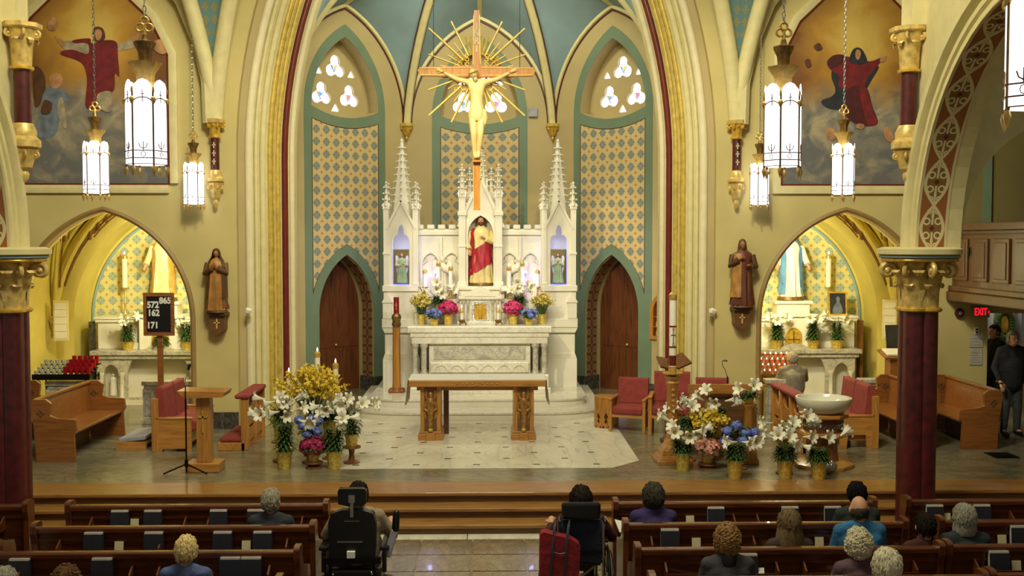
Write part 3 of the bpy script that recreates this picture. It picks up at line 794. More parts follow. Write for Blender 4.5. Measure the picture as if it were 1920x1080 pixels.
def figure(name,lab,cat,loc,H,mats,pose='chest',wings=False,mantle=None,veil=False,beard=False,grp=None,rz=0,base=None,hold=None):
    t=T(name,lab,cat,loc,rz,grp)
    zb=0
    if base:
        f=MB(); f.lathe([(.17*H,0),(.18*H,.01*H),(.165*H,.035*H),(.15*H,.045*H)],16,sy=.8); f.build('base',base,t); zb=.04*H
    o=Vector((0,0,zb))
    f=MB(); f.loft([[p+o for p in r] for r in robe_rings(H,ROBE,.12,9)]); f.build('robe',mats['robe'],t)
    if mantle:
        f=MB(); n=40
        def shell(z0f,z1f,q0,q1,ex,fold=.08,st=9):
            rings=[]
            for i in range(st+1):
                ring=[]
                for k in range(n+1):
                    q=q0+(q1-q0)*k/n; z=z0f(q)+(z1f(q)-z0f(q))*i/st
                    for j in range(len(ROBE)-1):
                        if ROBE[j+1][0]>=z: break
                    a,b=ROBE[j],ROBE[j+1]; u=(z-a[0])/(b[0]-a[0]); rx=a[1]+(b[1]-a[1])*u; ry=a[2]+(b[2]-a[2])*u
                    fo=ex+fold*(cos(7*q+z*14)+.5*cos(12*q-z*9))*(1-z)
                    ring.append(Vector((rx*cos(q)*fo,ry*sin(q)*fo,z))*H+o)
                rings.append(ring)
            f.loft(rings,closed=False,caps=False)
        if mantle=='wrap':      # over one shoulder, then diagonally round the hips
            shell(lambda q:.20+.10*cos(q),lambda q:.53+.09*cos(q+.2),PI,2*PI,1.13)
            shell(lambda q:.06,lambda q:.80,PI*.05,PI*.95,1.12)
            shell(lambda q:.20,lambda q:.80,PI*.93,PI*1.28,1.15)
        elif mantle=='open':    # cloak hanging open in front
            shell(lambda q:.04,lambda q:.80,-PI*.28,PI*1.28,1.14)
        elif mantle=='side':
            shell(lambda q:.12,lambda q:.78,PI*.45,PI*1.42,1.16)
        f.build('mantle',mats['mantle'],t)
    f=MB(); hz=.915
    def fo(d):
        k=1
        if d.y<-.6: k+=.04*(1-abs(d.z)*1.2)
        return k
    f.ell(o+Vector((0,-.005,hz))*H,(.047*H,.055*H,.068*H),14,12,f=fo)
    f.cap(o+Vector((0,0,.80))*H,o+Vector((0,0,.88))*H,.034*H,.030*H,10)
    f.tube([o+Vector((0,-.055,hz+.012))*H,o+Vector((0,-.068,hz-.008))*H,o+Vector((0,-.06,hz-.014))*H],[.005*H,.009*H,.006*H],6)
    for s in(-1,1): f.ell(o+Vector((s*.047,.002,hz))*H,(.008*H,.014*H,.018*H),6,5)
    f.tube([o+Vector((-.014,-.057,hz-.030))*H,o+Vector((0,-.060,hz-.031))*H,o+Vector((.014,-.057,hz-.030))*H],.0045*H,5)
    hd=f.build('head',mats['skin'],t)
    f=MB()
    for s in(-1,1): f.ell(o+Vector((s*.018,-.053,hz+.012))*H,(.008*H,.004*H,.0045*H),8,6)
    f.build('eyes',mats.get('eye','bookcover'),hd)
    f=MB()
    def hair(d):
        if d.y<-.35 and d.z<.55: return .80
        return 1+.05*sin(d.x*30)*sin(d.z*24)
    f.ell(o+Vector((0,.006,hz+.010))*H,(.058*H,.062*H,.073*H),20,16,f=hair)
    if not veil:
        for s in(-1,1): f.cap(o+Vector((s*.042,.015,hz))*H,o+Vector((s*.052,.02,.80))*H,.022*H,.024*H,8)
        f.cap(o+Vector((0,.035,hz))*H,o+Vector((0,.045,.80))*H,.04*H,.04*H,8)
    if beard: f.ell(o+Vector((0,-.045,hz-.052))*H,(.03*H,.022*H,.038*H),10,8)
    f.build('hair',mats['hair'],hd)
    if veil:
        f=MB(); rings=[]
        for z,rx,ry,q0 in((.995,.01,.01,.0),(.975,.05,.055,.0),(.93,.066,.07,.34),(.87,.075,.075,.30),(.80,.12,.085,.26),(.70,.165,.11,.24),(.45,.175,.13,.22),(.2,.18,.14,.2)):
            rings.append([o+Vector((rx*cos(q),ry*sin(q),z))*H for q in [(-PI/2+q0*PI)+(2*PI-2*q0*PI)*k/24 for k in range(25)]])
        f.loft(rings,closed=False,caps=False); f.build('veil',mats['veil'],t)
    P={'chest':(((.15,0,.755),(.19,-.03,.59),(.07,-.125,.63)),((-.15,0,.755),(-.19,-.03,.58),(-.05,-.13,.58))),
       'bless':(((.15,0,.755),(.19,-.03,.58),(.04,-.13,.66)),((-.15,0,.755),(-.20,-.02,.58),(-.17,-.11,.46))),
       'pray':(((.14,0,.755),(.17,-.05,.60),(.018,-.14,.70)),((-.14,0,.755),(-.17,-.05,.60),(-.018,-.14,.70))),
       'open':(((.15,0,.755),(.20,-.02,.58),(.23,-.10,.46)),((-.15,0,.755),(-.20,-.02,.58),(-.23,-.10,.46))),
       'book':(((.15,0,.755),(.19,-.03,.58),(.08,-.13,.60)),((-.15,0,.755),(-.19,-.03,.60),(-.06,-.13,.70)))}[pose]
    for a,b,c in P:
        a,b,c=[o+Vector(q)*H for q in(a,b,c)]
        f=MB(); e=b.lerp(c,.8); f.tube([a,a.lerp(b,.5),b,b.lerp(c,.45),e],[.045*H,.043*H,.047*H,.045*H,.050*H],10); f.build('sleeve',mats.get('sleeve',mats['robe']),t)
        f=MB(); hand(f,c,(c-b)if pose!='pray' else Vector((0,-.3,1)),(0,-.2,1)if pose!='pray' else Vector((math.copysign(1,a.x),0,0)),.55*H,0,.3); f.build('hand',mats['skin'],t)
    if wings:
        for s in(-1,1):
            f=MB(); pts=[(0,.58),(.06,.74),(.10,.88),(.15,.92),(.185,.86),(.185,.7),(.17,.52),(.14,.36),(.11,.28),(.09,.4)]
            f.prism([(s*(x+.035)*H,z*H+zb) for x,z in pts],.07*H,.095*H,'xz')
            for k in range(5): f.bar((s*(.07+.022*k)*H,.068*H,(.80-.02*k)*H+zb),(s*(.09+.022*k)*H,.068*H,(.42+.03*k)*H+zb),.012*H,.012*H)
            f.build('wing',mats['wing'],t,bevel=.006*H)
    if hold=='cross':
        f=MB(); f.bar(o+Vector((-.02,-.15,.52))*H,o+Vector((-.02,-.15,.86))*H,.02*H,.015*H); f.bar(o+Vector((-.09,-.15,.78))*H,o+Vector((.05,-.15,.78))*H,.015*H,.02*H,up=(0,1,0)); f.build('held_cross',mats['robe'],t)
    if hold=='book':
        f=MB(); f.box(o+Vector((.05,-.155,.60))*H,(.10*H,.03*H,.13*H)); f.build('held_book',mats.get('mantle',mats['robe']),t)
    return t
W3={'robe':'white','mantle':'white','skin':'white','hair':'white','wing':'white','eye':'white'}
# ---------------------------------------------------------------- altar steps
def rounded(hw,yf,yb,r,n=8):
    P=[(-hw,yb)]
    for i in range(n+1):
        t=PI-0+PI/2*i/n; P.append((-hw+r[0]+r[0]*cos(t),yf+r[1]+r[1]*sin(t)))
    for i in range(n+1):
        t=-PI/2+PI/2*i/n; P.append((hw-r[0]+r[0]*cos(t),yf+r[1]+r[1]*sin(t)))
    return P+[(hw,yb)]
f=MB(); f.prism(rounded(2.28,18.95,22.6,(1.15,.9)),0.0,.15,'xy',sm=True); a=struct(f.build('step_altar_lower','white'))
f=MB(); f.prism(rounded(2.30,18.93,22.6,(1.15,.9)),.122,.153,'xy',sm=True); f.build('step_nosing','wmarble',a)
f=MB(); f.prism(rounded(2.02,19.55,22.6,(.7,.6)),.15,.30,'xy',sm=True); a=struct(f.build('step_altar_upper','white'))
f=MB(); f.prism(rounded(2.04,19.53,22.6,(.7,.6)),.272,.303,'xy',sm=True); f.build('step_nosing','wmarble',a)
# ---------------------------------------------------------------- high altar
HA=T('high_altar','tall white marble high altar with pinnacled towers and a central statue niche','altar',(0,0,.30))
YA=21.25; AC=.03
def hz_(z): return z-.30
def hbuild(mb,name,mat='white',parent=None,**k):
    o=mb.build(name,mat,parent or HA,**k)
    if parent is None: o.location=(0,0,-.30)
    return o
def pinnacle(mb,x,y,z0,z1,w,lev=4,m=0):
    h=z1-z0; zb=z0+h*.32
    mb.box((x,y,(z0+zb)/2),(w,w,zb-z0),m)
    for a in range(4): 
        ca,sa=cos(a*PI/2),sin(a*PI/2); mb.prism([(-w/2,zb-.01),(w/2,zb-.01),(0,zb+w)],-.012,.012,'xz',m=m,T=Matrix.Translation((x+sa*w/2,y-ca*w/2,0))@Matrix.Rotation(a*PI/2,4,'Z'))
    mb.lathe([(w*.5,zb),(w*.12,z1-.05*h),(.006,z1)],8,(x,y,0),m)
    for i in range(lev):
        t=(i+.5)/lev; z=zb+(z1-zb)*t*.92; r=w*(.5-.38*t)+.022
        for a in range(4): mb.ell((x+r*cos(a*PI/2+PI/4*0),y+r*sin(a*PI/2),z),(.024,.024,.022),6,5,m)
    mb.ell((x,y,z1-.01),.028,8,6,m); mb.ell((x,y,z1-.07),(.04,.04,.016),8,5,m)
zr=lambda y:UZ(y,YA-.05)
# mensa table
Ym=20.3
f=MB(); f.b2((-1.36,Ym-.03,1.47),(1.40,21.2,1.60)); f.build('mensa_slab','wmarble',None,bevel=.018); ms=bpy.data.objects['mensa_slab']; ms.parent=HA; ms.location=(0,0,-.3)
f=MB(); f.b2((-1.31,Ym+.0,1.38),(1.35,21.2,1.47)); hbuild(f,'mensa_cornice','wmarble',bevel=.02)
f=MB(); f.b2((-.95,Ym+.10,.30),(.99,21.2,1.38)); hbuild(f,'altar_block','wmarble')
f=MB(); f.b2((-1.28,Ym+.02,1.26),(1.32,21.1,1.38)); hbuild(f,'altar_frieze','wmarble',bevel=.006)
f=MB(); f.b2((-.92,Ym+.04,.70),(.96,Ym+.12,.90)); f.b2((-1.3,Ym-.02,.30),(1.34,21.2,.66)); f.b2((-1.34,Ym-.06,.30),(1.38,21.2,.42)); hbuild(f,'altar_plinth','wmarble',bevel=.012)
f=MB(); f.b2((-.86,Ym+.085,.95),(.90,Ym+.11,1.2)); hbuild(f,'veined_panel','gmarble')
f=MB()
for k in range(6):
    x=-.72+.3*k; f.sweep(archpath(x,.13,.715,.14,None,6),[(-.012,Ym+.04),(-.012,Ym+.02),(.012,Ym+.02),(.012,Ym+.04)],'xz')
hbuild(f,'plinth_tracery','wmarble')
for x in(-1.22,-1.05,1.09,1.26):
    f=MB(); f.lathe([(.075,.66),(.075,.70),(.055,.73),(.055,1.16),(.06,1.17),(.085,1.22),(.085,1.26)],14,(x,Ym+.10,0)); hbuild(f,'altar_column','gmarble')
f=MB(); f.b2((-1.30,Ym+.02,.62),(-.97,Ym+.3,.67)); f.b2((1.01,Ym+.02,.62),(1.34,Ym+.3,.67)); hbuild(f,'column_footing','wmarble',bevel=.006)
# reredos wall
f=MB(); f.b2((-1.25,YA+.15,.3),(1.31,YA+.55,3.46)); hbuild(f,'reredos_wall')
f=MB(); f.b2((-1.24,YA+.10,3.34),(1.30,YA+.55,3.42))
for k in range(12):
    x=-1.18+.215*k
    if abs(x-.03)>.42: f.b2((x-.07,YA+.12,3.46),(x+.07,YA+.55,3.545))
hbuild(f,'battlement',bevel=.006)
f=MB()
for x in(-.97,-.55,.61,1.03):
    p=archpath(x,.185,2.75,.26,2.25,8); f.sweep(p,[(-.02,YA+.15),(-.02,YA+.09),(.025,YA+.09),(.025,YA+.15)],'xz')
    for s in(-1,1): f.tube([(x+s*.17,YA+.12,2.75),(x+s*.07,YA+.12,2.83),(x+s*.10,YA+.12,2.93),(x,YA+.12,3.0)],.014,6)
for x in(-.76,.82): f.bar((x,YA+.11,2.3),(x,YA+.11,3.3),.05,.06)
hbuild(f,'blind_tracery',kind='stuff')
f=MB(); f.b2((-1.25,20.85,1.60),(1.31,YA+.2,1.86)); f.b2((-1.28,20.82,1.83),(1.34,YA+.2,1.88)); hbuild(f,'gradine','wmarble',bevel=.008)
f=MB(); f.b2((-1.22,21.0,1.88),(1.28,YA+.2,2.08)); hbuild(f,'upper_gradine','white',bevel=.008)
f=MB(); f.b2((-.44,20.95,2.02),(.50,YA+.2,2.32)); f.b2((-.50,20.9,2.26),(.56,YA+.25,2.33)); hbuild(f,'statue_pedestal','white',bevel=.012)
# tabernacle
Yt=20.78; xt=.03
f=MB(); f.b2((xt-.40,Yt,1.60),(xt+.40,21.0,2.14)); f.b2((xt-.45,Yt-.04,1.60),(xt+.45,21,1.66)); f.b2((xt-.43,Yt-.04,2.08),(xt+.43,21,2.13)); tb=hbuild(f,'tabernacle','wmarble',bevel=.008)
f=MB(); f.prism([(xt-.43,2.13),(xt+.43,2.13),(xt,2.34)],Yt-.03,21,'xz',m=0); f.prism([(xt-.3,2.145),(xt+.3,2.145),(xt,2.29)],Yt-.045,Yt-.03,'xz'); f.build('tabernacle_gable','white',tb)
for x in(-.33,-.24,.24,.33):
    f=MB(); f.lathe([(.036,1.66),(.026,1.69),(.026,1.98),(.04,2.03),(.04,2.07)],10,(xt+x,Yt-.015,0)); f.build('tabernacle_column','gmarble',tb)
f=MB(); f.prism([(xt-.17,1.66),(xt+.17,1.66),(xt+.17,2.04),(xt-.17,2.04)],Yt-.035,Yt,'xz',[[(xt-.12,1.70),(xt+.12,1.70),(xt+.12,1.99),(xt-.12,1.99)]]); f.build('door_surround','silverfoil',tb)
f=MB(); f.b2((xt-.12,Yt-.02,1.70),(xt+.12,Yt,1.99))
f.ell((xt,Yt-.03,1.93),.022,8,6); f.cap((xt,Yt-.025,1.74),(xt,Yt-.025,1.90),.04,.02,8)
for s in(-1,1): f.bar((xt,Yt-.025,1.87),(xt+s*.07,Yt-.025,1.92),.02,.012)
f.build('tabernacle_door','gold',tb)
# central niche
f=MB()
arch=archpath(AC+.005,.27,3.35,.42,2.33,10)
g=[(AC-.40,2.33),(AC-.265,2.33)]+arch[1:-1]+[(AC+.275,2.33),(AC+.41,2.33),(AC+.41,3.55),(AC+.005,4.42),(AC-.40,3.55)]
f.prism(g,YA-.12,YA+.05,'xz'); hbuild(f,'niche_gable',bevel=.006)
f=MB(); f.bar((AC-.44,YA-.10,3.50),(AC,YA-.10,4.46),.06,.10,up=(0,1,0)); f.bar((AC+.45,YA-.10,3.50),(AC+.01,YA-.10,4.46),.06,.10,up=(0,1,0))
for k in range(6):
    t=(k+.5)/6
    for s in(-1,1): f.ell((AC+s*(.46-.45*t),YA-.10,3.56+.92*t),.03,7,5)
f.sweep(archpath(AC+.005,.27,3.35,.42,2.33,10),[(-.02,YA-.12),(-.02,YA-.16),(.02,YA-.16),(.02,YA-.12)],'xz')
hbuild(f,'gable_moulding')
f=MB(); f.b2((AC-.30,YA+.10,2.33),(AC+.31,YA+.55,4.2)); hbuild(f,'niche_back')
for s in(-1,1):
    f=MB(); x=AC+s*.36; f.b2((x-.07,YA-.20,2.33),(x+.07,YA-.06,3.75)); f.b2((x-.09,YA-.22,2.33),(x+.09,YA-.04,2.42)); f.b2((x-.085,YA-.215,3.1),(x+.085,YA-.045,3.14)); f.b2((x-.09,YA-.22,3.72),(x+.09,YA-.04,3.80)); hbuild(f,'niche_pier',bevel=.006)
    f=MB(); pinnacle(f,x,YA-.13,3.80,4.72,.13,5); hbuild(f,'pinnacle')
    f=MB(); pinnacle(f,AC+s*.22,YA+.3,3.7,4.68,.11,5); hbuild(f,'pinnacle')
f=MB(); pinnacle(f,AC+.02,YA+.35,3.9,5.05,.22,7); hbuild(f,'central_spire')
# towers
for s,nm in((-1,'left'),(1,'right')):
    x=s*1.565+.02
    f=MB(); f.b2((x-.37,YA-.08,.30),(x+.37,YA+.6,.86)); f.b2((x-.33,YA-.04,.86),(x+.33,YA+.55,1.50)); f.prism([(x-.37,.86),(x+.37,.86),(x+.33,.98),(x-.33,.98)],YA-.08,YA+.6,'xz'); hbuild(f,'tower_plinth','white',bevel=.01)
    f=MB(); f.b2((x-.38,YA-.12,1.50),(x+.38,YA+.6,1.68)); f.prism([(x-.33,1.40),(x+.33,1.40),(x+.38,1.50),(x-.38,1.50)],YA-.10,YA+.6,'xz'); hbuild(f,'tower_cornice','white',bevel=.012)
    f=MB(); f.b2((x-.35,YA-.06,1.68),(x+.35,YA+.55,2.22)); f.b2((x-.37,YA-.1,2.22),(x+.37,YA+.57,2.34)); hbuild(f,'tower_base','white',bevel=.01)
    f=MB(); xx=x+s*.27; f.b2((xx-.09,YA-.13,1.68),(xx+.09,YA,2.02)); f.prism([(xx-.11,2.0),(xx+.11,2.0),(xx,2.2)],YA-.15,YA,'xz'); hbuild(f,'tower_buttress','white',bevel=.006)
    for dx in(-.29,.29):
        for y in(YA-.03,YA+.5):
            f=MB(); f.b2((x+dx-.055,y-.055,2.34),(x+dx+.055,y+.055,3.62)); f.b2((x+dx-.07,y-.07,2.95 if dx*s>0 else 2.34),(x+dx+.07,y+.07,3.0 if dx*s>0 else 2.40)); hbuild(f,'tower_post',bevel=.006)
            f=MB(); pinnacle(f,x+dx,y,3.62,4.38,.11,4); hbuild(f,'pinnacle')
    tref=[(x-.165,2.34)]+[(x-.165,3.20)]+[(x-.165+.075*(1-cos(t)),3.20+.14*sin(t)) for t in [PI*i/10*.62 for i in range(1,11)]]
    tref+=[(x-.06+.06*(1-cos(t))*1.0,3.36+.18*sin(t)) for t in [PI/2*i/6 for i in range(7)]]
    tref=tref+[(2*x-a,b) for a,b in rev(tref)]
    g=[(x-.26,2.34)]+tref+[(x+.26,2.34),(x+.26,3.52),(x,3.98),(x-.26,3.52)]
    f=MB(); f.prism(g,YA-.06,YA+.0,'xz'); f.bar((x-.29,YA-.06,3.46),(x,YA-.06,4.02),.045,.07,up=(0,1,0)); f.bar((x+.29,YA-.06,3.46),(x,YA-.06,4.02),.045,.07,up=(0,1,0)); hbuild(f,'tower_gable',bevel=.004)
    f=MB(); f.b2((x-.26,YA+.48,3.05),(x+.26,YA+.53,3.6)); f.b2((x-.29,YA,3.58),(x+.29,YA+.5,3.66))
    for e in(-1,1): f.prism([(YA+.0,3.5),(YA+.5,3.5),(YA+.25,3.95)],x+e*.29-.02,x+e*.29+.02,'yz')
    hbuild(f,'tower_canopy')
    f=MB(); f.lathe([(.24,3.66),(.20,3.95),(.03,5.20),(.008,5.27)],8,(x,YA+.24,0))
    for i in range(9):
        z=4.0+.135*i; r=.20-.17*(z-3.95)/1.25+.02
        for a in range(8): f.ell((x+r*cos(a*PI/4),YA+.24+r*sin(a*PI/4),z),(.024,.024,.02),6,4)
    f.ell((x,YA+.24,5.22),.035,8,6); hbuild(f,'spire')
    led=emit('led_strip_blue',(70,90,255),4.0) if s<0 else bpy.data.materials['led_strip_blue']
    f=MB(); 
    for e in(-1,1): f.bar((x+e*.17,YA+.02,2.36),(x+e*.17,YA+.02,3.2),.016,.012)
    f.bar((x-.17,YA+.02,2.355),(x+.17,YA+.02,2.355),.012,.008); hbuild(f,'led_strip',led)
    lamp('POINT','niche_led',(x,YA+.40,2.6),None,7,(.3,.34,1),.05)
    lamp('POINT','niche_top_led',(x,YA+.02,3.15),None,3,(.55,.6,1),.03)
    lamp('POINT','screen_led',(s*1.0+.03,YA-.30,2.5),None,4,(.45,.4,1),.05)
    nich={'robe':plain('pale_green_robe',(158,182,122),.5) if s<0 else bpy.data.materials['pale_green_robe'],'skin':'skin','hair':'brownline','wing':'white','sleeve':'cream2','mantle':'cream2'}
    figure('angel_statue','small angel statue in pale green robe with white wings in the '+nm+' blue-lit niche','statue',(x,YA+.16,2.36),.60,nich,'pray' if s>0 else 'chest',True,grp='angels in the altar niches',base='bronze')
    figure('white_angel_statue','plain white marble angel on the altar gradine, '+nm+' of the central statue','statue',(s*.765+.03,YA-.04,2.08),.80,W3,'pray',True,grp='white marble angels',base='white')
figure('robed_statue','bearded robed statue with crimson mantle standing in the central altar niche','statue',(AC+.01,YA-.02,2.335),1.36,
  {'robe':plain('cream_gilt_robe',(222,202,140),.5),'mantle':plain('crimson_mantle',(168,34,48),.5),'skin':'skin','hair':plain('dark_brown_hair',(96,58,32),.6)},'bless',mantle='wrap',beard=True,base='bronze')
# ---------------------------------------------------------------- altar candles
def candle(mb_parent,x,y,z0,z1,r,lit=True,m='wax',cap='brass'):
    f=MB(); f.lathe([(r,z0),(r,z1-.07)],16,(x,y,0)); f.build('candle',m,mb_parent)
    f=MB(); f.lathe([(r*1.12,z1-.09),(r*1.12,z1-.03),(r*.5,z1)],16,(x,y,0)); f.build('follower',cap,mb_parent)
    if lit:
        f=MB(); f.lathe([(.004,z1),(r*.28,z1+.018),(r*.2,z1+.04),(.002,z1+.062)],8,(x,y,0)); f.build('flame','flame',mb_parent)
def candlestick(name,lab,x,y,zb,zs,zt,r,grp,lit=True):
    t=T(name,lab,'candlestick',(x,y,zb),0,grp); h=zs-zb
    f=MB(); f.lathe([(.075,0),(.08,.015),(.03,.05),(.018,.09),(.018,h*.4),(.03,h*.45),(.018,h*.5),(.016,h-.06),(.05,h-.03),(.06,h-.01),(.06,h)],16); f.build('stem','brass',t)
    candle(t,0,0,h,zt-zb,r,lit); return t
for i,(px,pt,lab) in enumerate(((797,503,'outermost'),(822,489,'tallest middle'),(845,497,'innermost'),(954,497,'innermost'),(979,489,'tallest middle'),(1008,503,'outermost'))):
    side='left' if px<900 else 'right'
    candlestick('altar_candlestick',lab+' of three tall white candles on the gradine, '+side+' of the tabernacle',UX(px,21.07),21.07,2.082,2.32,UZ(pt,21.07)-.02,.042,'tall altar candles',px in(845,954))
for px,side in((866,'left'),(934,'right')):
    x=UX(px,20.5); t=T('tabernacle_candle','short white candle in a three-footed bronze holder '+side+' of the tabernacle door','candle',(x,20.5,1.602),0,'tabernacle candles')
    f=MB(); f.lathe([(.02,.03),(.06,.07),(.065,.1),(.03,.11)],14)
    for k in range(3): f.tube([(.02*cos(k*2.09),.02*sin(k*2.09),.06),(.07*cos(k*2.09),.07*sin(k*2.09),.05),(.08*cos(k*2.09),.08*sin(k*2.09),.0)],.014,6)
    f.build('holder','bronze',t); candle(t,0,0,.1,.33,.03)
M['relief']=plain('bronzed_gilding',(160,116,58),.4,.3,var=.25,vs=20)
# ---------------------------------------------------------------- altar table
YT=17.05; at=T('altar_table','low oak altar table with two pedestals carrying gilded relief figures','table',(.0,YT,0))
xl,xr=UX(765,YT),UX(1024,YT); xm=(xl+xr)/2
f=MB(); f.b2((xl,0,.885),(xr,.86,.985)); f.build('tabletop','oakx',at,bevel=.01)
f=MB(); f.b2((xl+.12,.20,.80),(xr-.12,.68,.885)); f.build('apron','oakx',at)
f=MB(); f.b2((xm-.04,-.010,.90),(xm+.04,0,.97))
for k in range(9): f.ell((xm-.32+.08*k,-.004,.935),(.03,.008,.012),8,5)
f.build('carved_frieze','oakx',at)
for px0,px1 in((784,829),(961,1003)):
    a,b=UX(px0,YT+.1),UX(px1,YT+.1); m=(a+b)/2; hw=.165
    f=MB(); f.b2((m-hw,.10,.14),(m+hw,.72,.885)); p=f.build('pedestal','oak',at,bevel=.008)
    f=MB(); f.b2((m-hw-.035,.06,0),(m+hw+.035,.76,.11)); f.b2((m-.07,.03,0),(m+.07,.1,.13)); f.b2((m-hw-.015,.08,.11),(m+hw+.015,.74,.15)); f.build('pedestal_foot','oakx',p,bevel=.008)
    f=MB(); f.b2((m-.10,.092,.16),(m+.10,.102,.86)); f.build('recess_panel','stepd',p)
    f=MB(); o=Vector((m,.08,.16))
    f.ell(o+Vector((0,0,.44)),(.034,.034,.042),10,8); f.cap(o+Vector((0,.0,.05)),o+Vector((0,0,.24)),.032,.042,10); f.cap(o+Vector((0,0,.22)),o+Vector((0,0,.36)),.05,.06,10)
    for s in(-1,1):
        f.tube([o+Vector((s*.06,0,.36)),o+Vector((s*.085,-.01,.27)),o+Vector((s*.03,-.03,.24))],[.022,.02,.016],8)
        f.tube([o+Vector((s*.04,.01,.36)),o+Vector((s*.075,.01,.46)),o+Vector((s*.07,.01,.52)),o+Vector((s*.045,.01,.40))],[.014,.018,.012,.008],6)
        f.tube([o+Vector((s*.05,.01,.30)),o+Vector((s*.075,.01,.2)),o+Vector((s*.06,.01,.14))],[.016,.02,.01],6)
    f.v=[(m+(q_[0]-m)*1.15,q_[1],.16+(q_[2]-.16)*1.32) for q_ in f.v]
    f.build('gilded_relief',M['relief'],p)
    f=MB(); f.lathe([(.035,0),(.045,.03),(.03,.05)],10,(m,.085,.15)); f.build('relief_base','goldpaint',p)
f=MB(); f.b2((UX(831,YT+.7),.66,0),(UX(841,YT+.7),.74,.885)); f.build('rear_leg','stepd',at)
f=MB()
top=.986
f.b2((xl-.008,.04,top),(xr+.008,.82,top+.007))
for s,x in((-1,xl-.008),(1,xr+.008)):
    rings=[]
    for i in range(8):
        z=top+.006-.42*i/7; rings.append([(x+s*(.004+.045*i/7+.012*sin(k*1.1)*i/7),.04+.78*k/16,z) for k in range(17)])
    f.loft(rings,closed=False,caps=False)
    rings=[[(q[0]-s*.004,q[1],q[2]) for q in r] for r in rings]; f.loft(rings,closed=False,caps=False)
c=f.build('altar_cloth','cloth'); c.location=(0,YT,0); tag(c,'white linen cloth lying along the altar table and hanging at both ends','cloth')
f=MB(); f.b2((0,0,0),(.30,.22,.012)); f.b2((.005,.005,.012),(.145,.215,.03)); f.b2((.155,.005,.012),(.295,.215,.03)); o=f.build('altar_book','paper',loc=(xm+.02,YT+.35,top+.008)); tag(o,'open white paged book lying on the altar table cloth','book')
# ============================================================ CRUCIFIX
Yc=18.0; cz=UZ(135,Yc); cxx=UX(894.5,Yc)
cr=T('crucifix','large golden wooden crucifix with carved pale figure and gilded sunburst hanging before the apse','crucifix',(cxx,Yc,UZ(394,Yc)))
z0=UZ(394,Yc); H=lambda py:UZ(py,Yc)-z0
crosswood=wood('cross_wood',(196,132,54),(160,98,36),'z',.35,.2)
f=MB(); f.prism([(-.055,0),(.055,0),(.075,H(130)),(.055,H(30)),(.04,H(20)),(-.04,H(20)),(-.055,H(30)),(-.075,H(130))],-.04,.04,'xz'); f.build('upright',crosswood,cr,bevel=.01)
hw=.985; f=MB(); f.prism([(-hw,H(133)),(-hw+.04,H(127)),(0,H(124)),(hw-.04,H(127)),(hw,H(133)),(hw-.05,H(143)),(0,H(146)),(-hw+.05,H(143))],-.055,.03,'xz'); f.build('crossbar',crosswood,cr,bevel=.01)
f=MB()
for s in(-1,1):
    f.bar((s*.08,-.057,H(127.5)),(s*(hw-.04),-.057,H(129)),.012,.018,up=(0,1,0)); f.bar((s*.08,-.057,H(142.5)),(s*(hw-.05),-.057,H(141.5)),.012,.018,up=(0,1,0))
    f.bar((s*.060,-.045,H(122)),(s*.048,-.045,H(30)),.012,.014,up=(0,1,0)); f.bar((s*.07,-.045,H(148)),(s*.05,-.045,.02),.012,.014,up=(0,1,0))
f.build('gilt_edging','goldpaint',cr)
for ch,py in zip('INRI',(52,64,78,93)): text(ch,.15,'cream2',cr,(0,-.046,H(py)),name='inscription_letter',extrude=.005,bold=.006)
# sunburst rays
for qx,qz in((-1,1),(1,1),(-1,-1),(1,-1)):
    o=Vector((0,.02,H(135)))
    for a,l,w_ in((10,.62,.022),(20,.86,.026),(30,.56,.022),(42,1.08,.034),(52,.62,.024),(63,.94,.034),(72,.62,.024),(80,.60,.022)):
        t=math.radians(a); d=Vector((qx*cos(t),0,qz*sin(t)))
        f=MB(); f.tube([o+d*.30,o+d*l],[w_*1.15,w_*.9],6,sq=.6); f.build('ray','goldpaint',cr)
    f=MB()
    for i in range(4):
        for j in range(3):
            c=o+Vector((qx*(.16+.062*i),-.02,qz*(.13+.075*j)))
            f.tube([c+Vector((.028*cos(t),0,.028*sin(t))) for t in [PI*(i*.7+j)+2*PI*k/10*.85 for k in range(11)]],.009,5)
    k=f.build('filigree','gold',cr)
# figure on the cross, grown as one skin
def skinned(name,verts,edges,rads,mat,parent,sub=2):
    me=bpy.data.meshes.new(name); me.from_pydata([tuple(v) for v in verts],edges,[]); me.materials.append(M[mat] if isinstance(mat,str) else mat)
    o=bpy.data.objects.new(name,me); COL.objects.link(o); o.parent=parent
    s=o.modifiers.new('s','SKIN'); s.use_smooth_shade=True
    for i,(v,r) in enumerate(zip(me.skin_vertices[0].data,rads)):
        v.radius=r if isinstance(r,tuple) else (r,r); v.use_root=(i==0)
    u=o.modifiers.new('u','SUBSURF'); u.levels=sub; u.render_levels=sub
    return o
corp=plain('carved_pale_corpus',(224,196,128),.45,var=.06)
Y0=-.11
V=[(0,Y0,H(212)),(0,Y0,H(195)),(0,Y0,H(175)),(0,Y0,H(158)),(-.005,Y0-.01,H(151)),
   (-.13,Y0,H(156)),(-.33,Y0+.02,H(150)),(-.55,Y0+.04,H(137)),(.13,Y0,H(156)),(.33,Y0+.02,H(150)),(.55,Y0+.04,H(137)),
   (-.07,Y0,H(218)),(-.05,Y0-.09,H(252)),(-.035,Y0-.01,H(287)),(-.02,Y0-.05,H(299)),(.07,Y0,H(218)),(.06,Y0-.08,H(252)),(.03,Y0-.0,H(286)),(.02,Y0-.05,H(298))]
Ed=[(0,1),(1,2),(2,3),(3,4),(3,5),(5,6),(6,7),(3,8),(8,9),(9,10),(0,11),(11,12),(12,13),(13,14),(0,15),(15,16),(16,17),(17,18)]
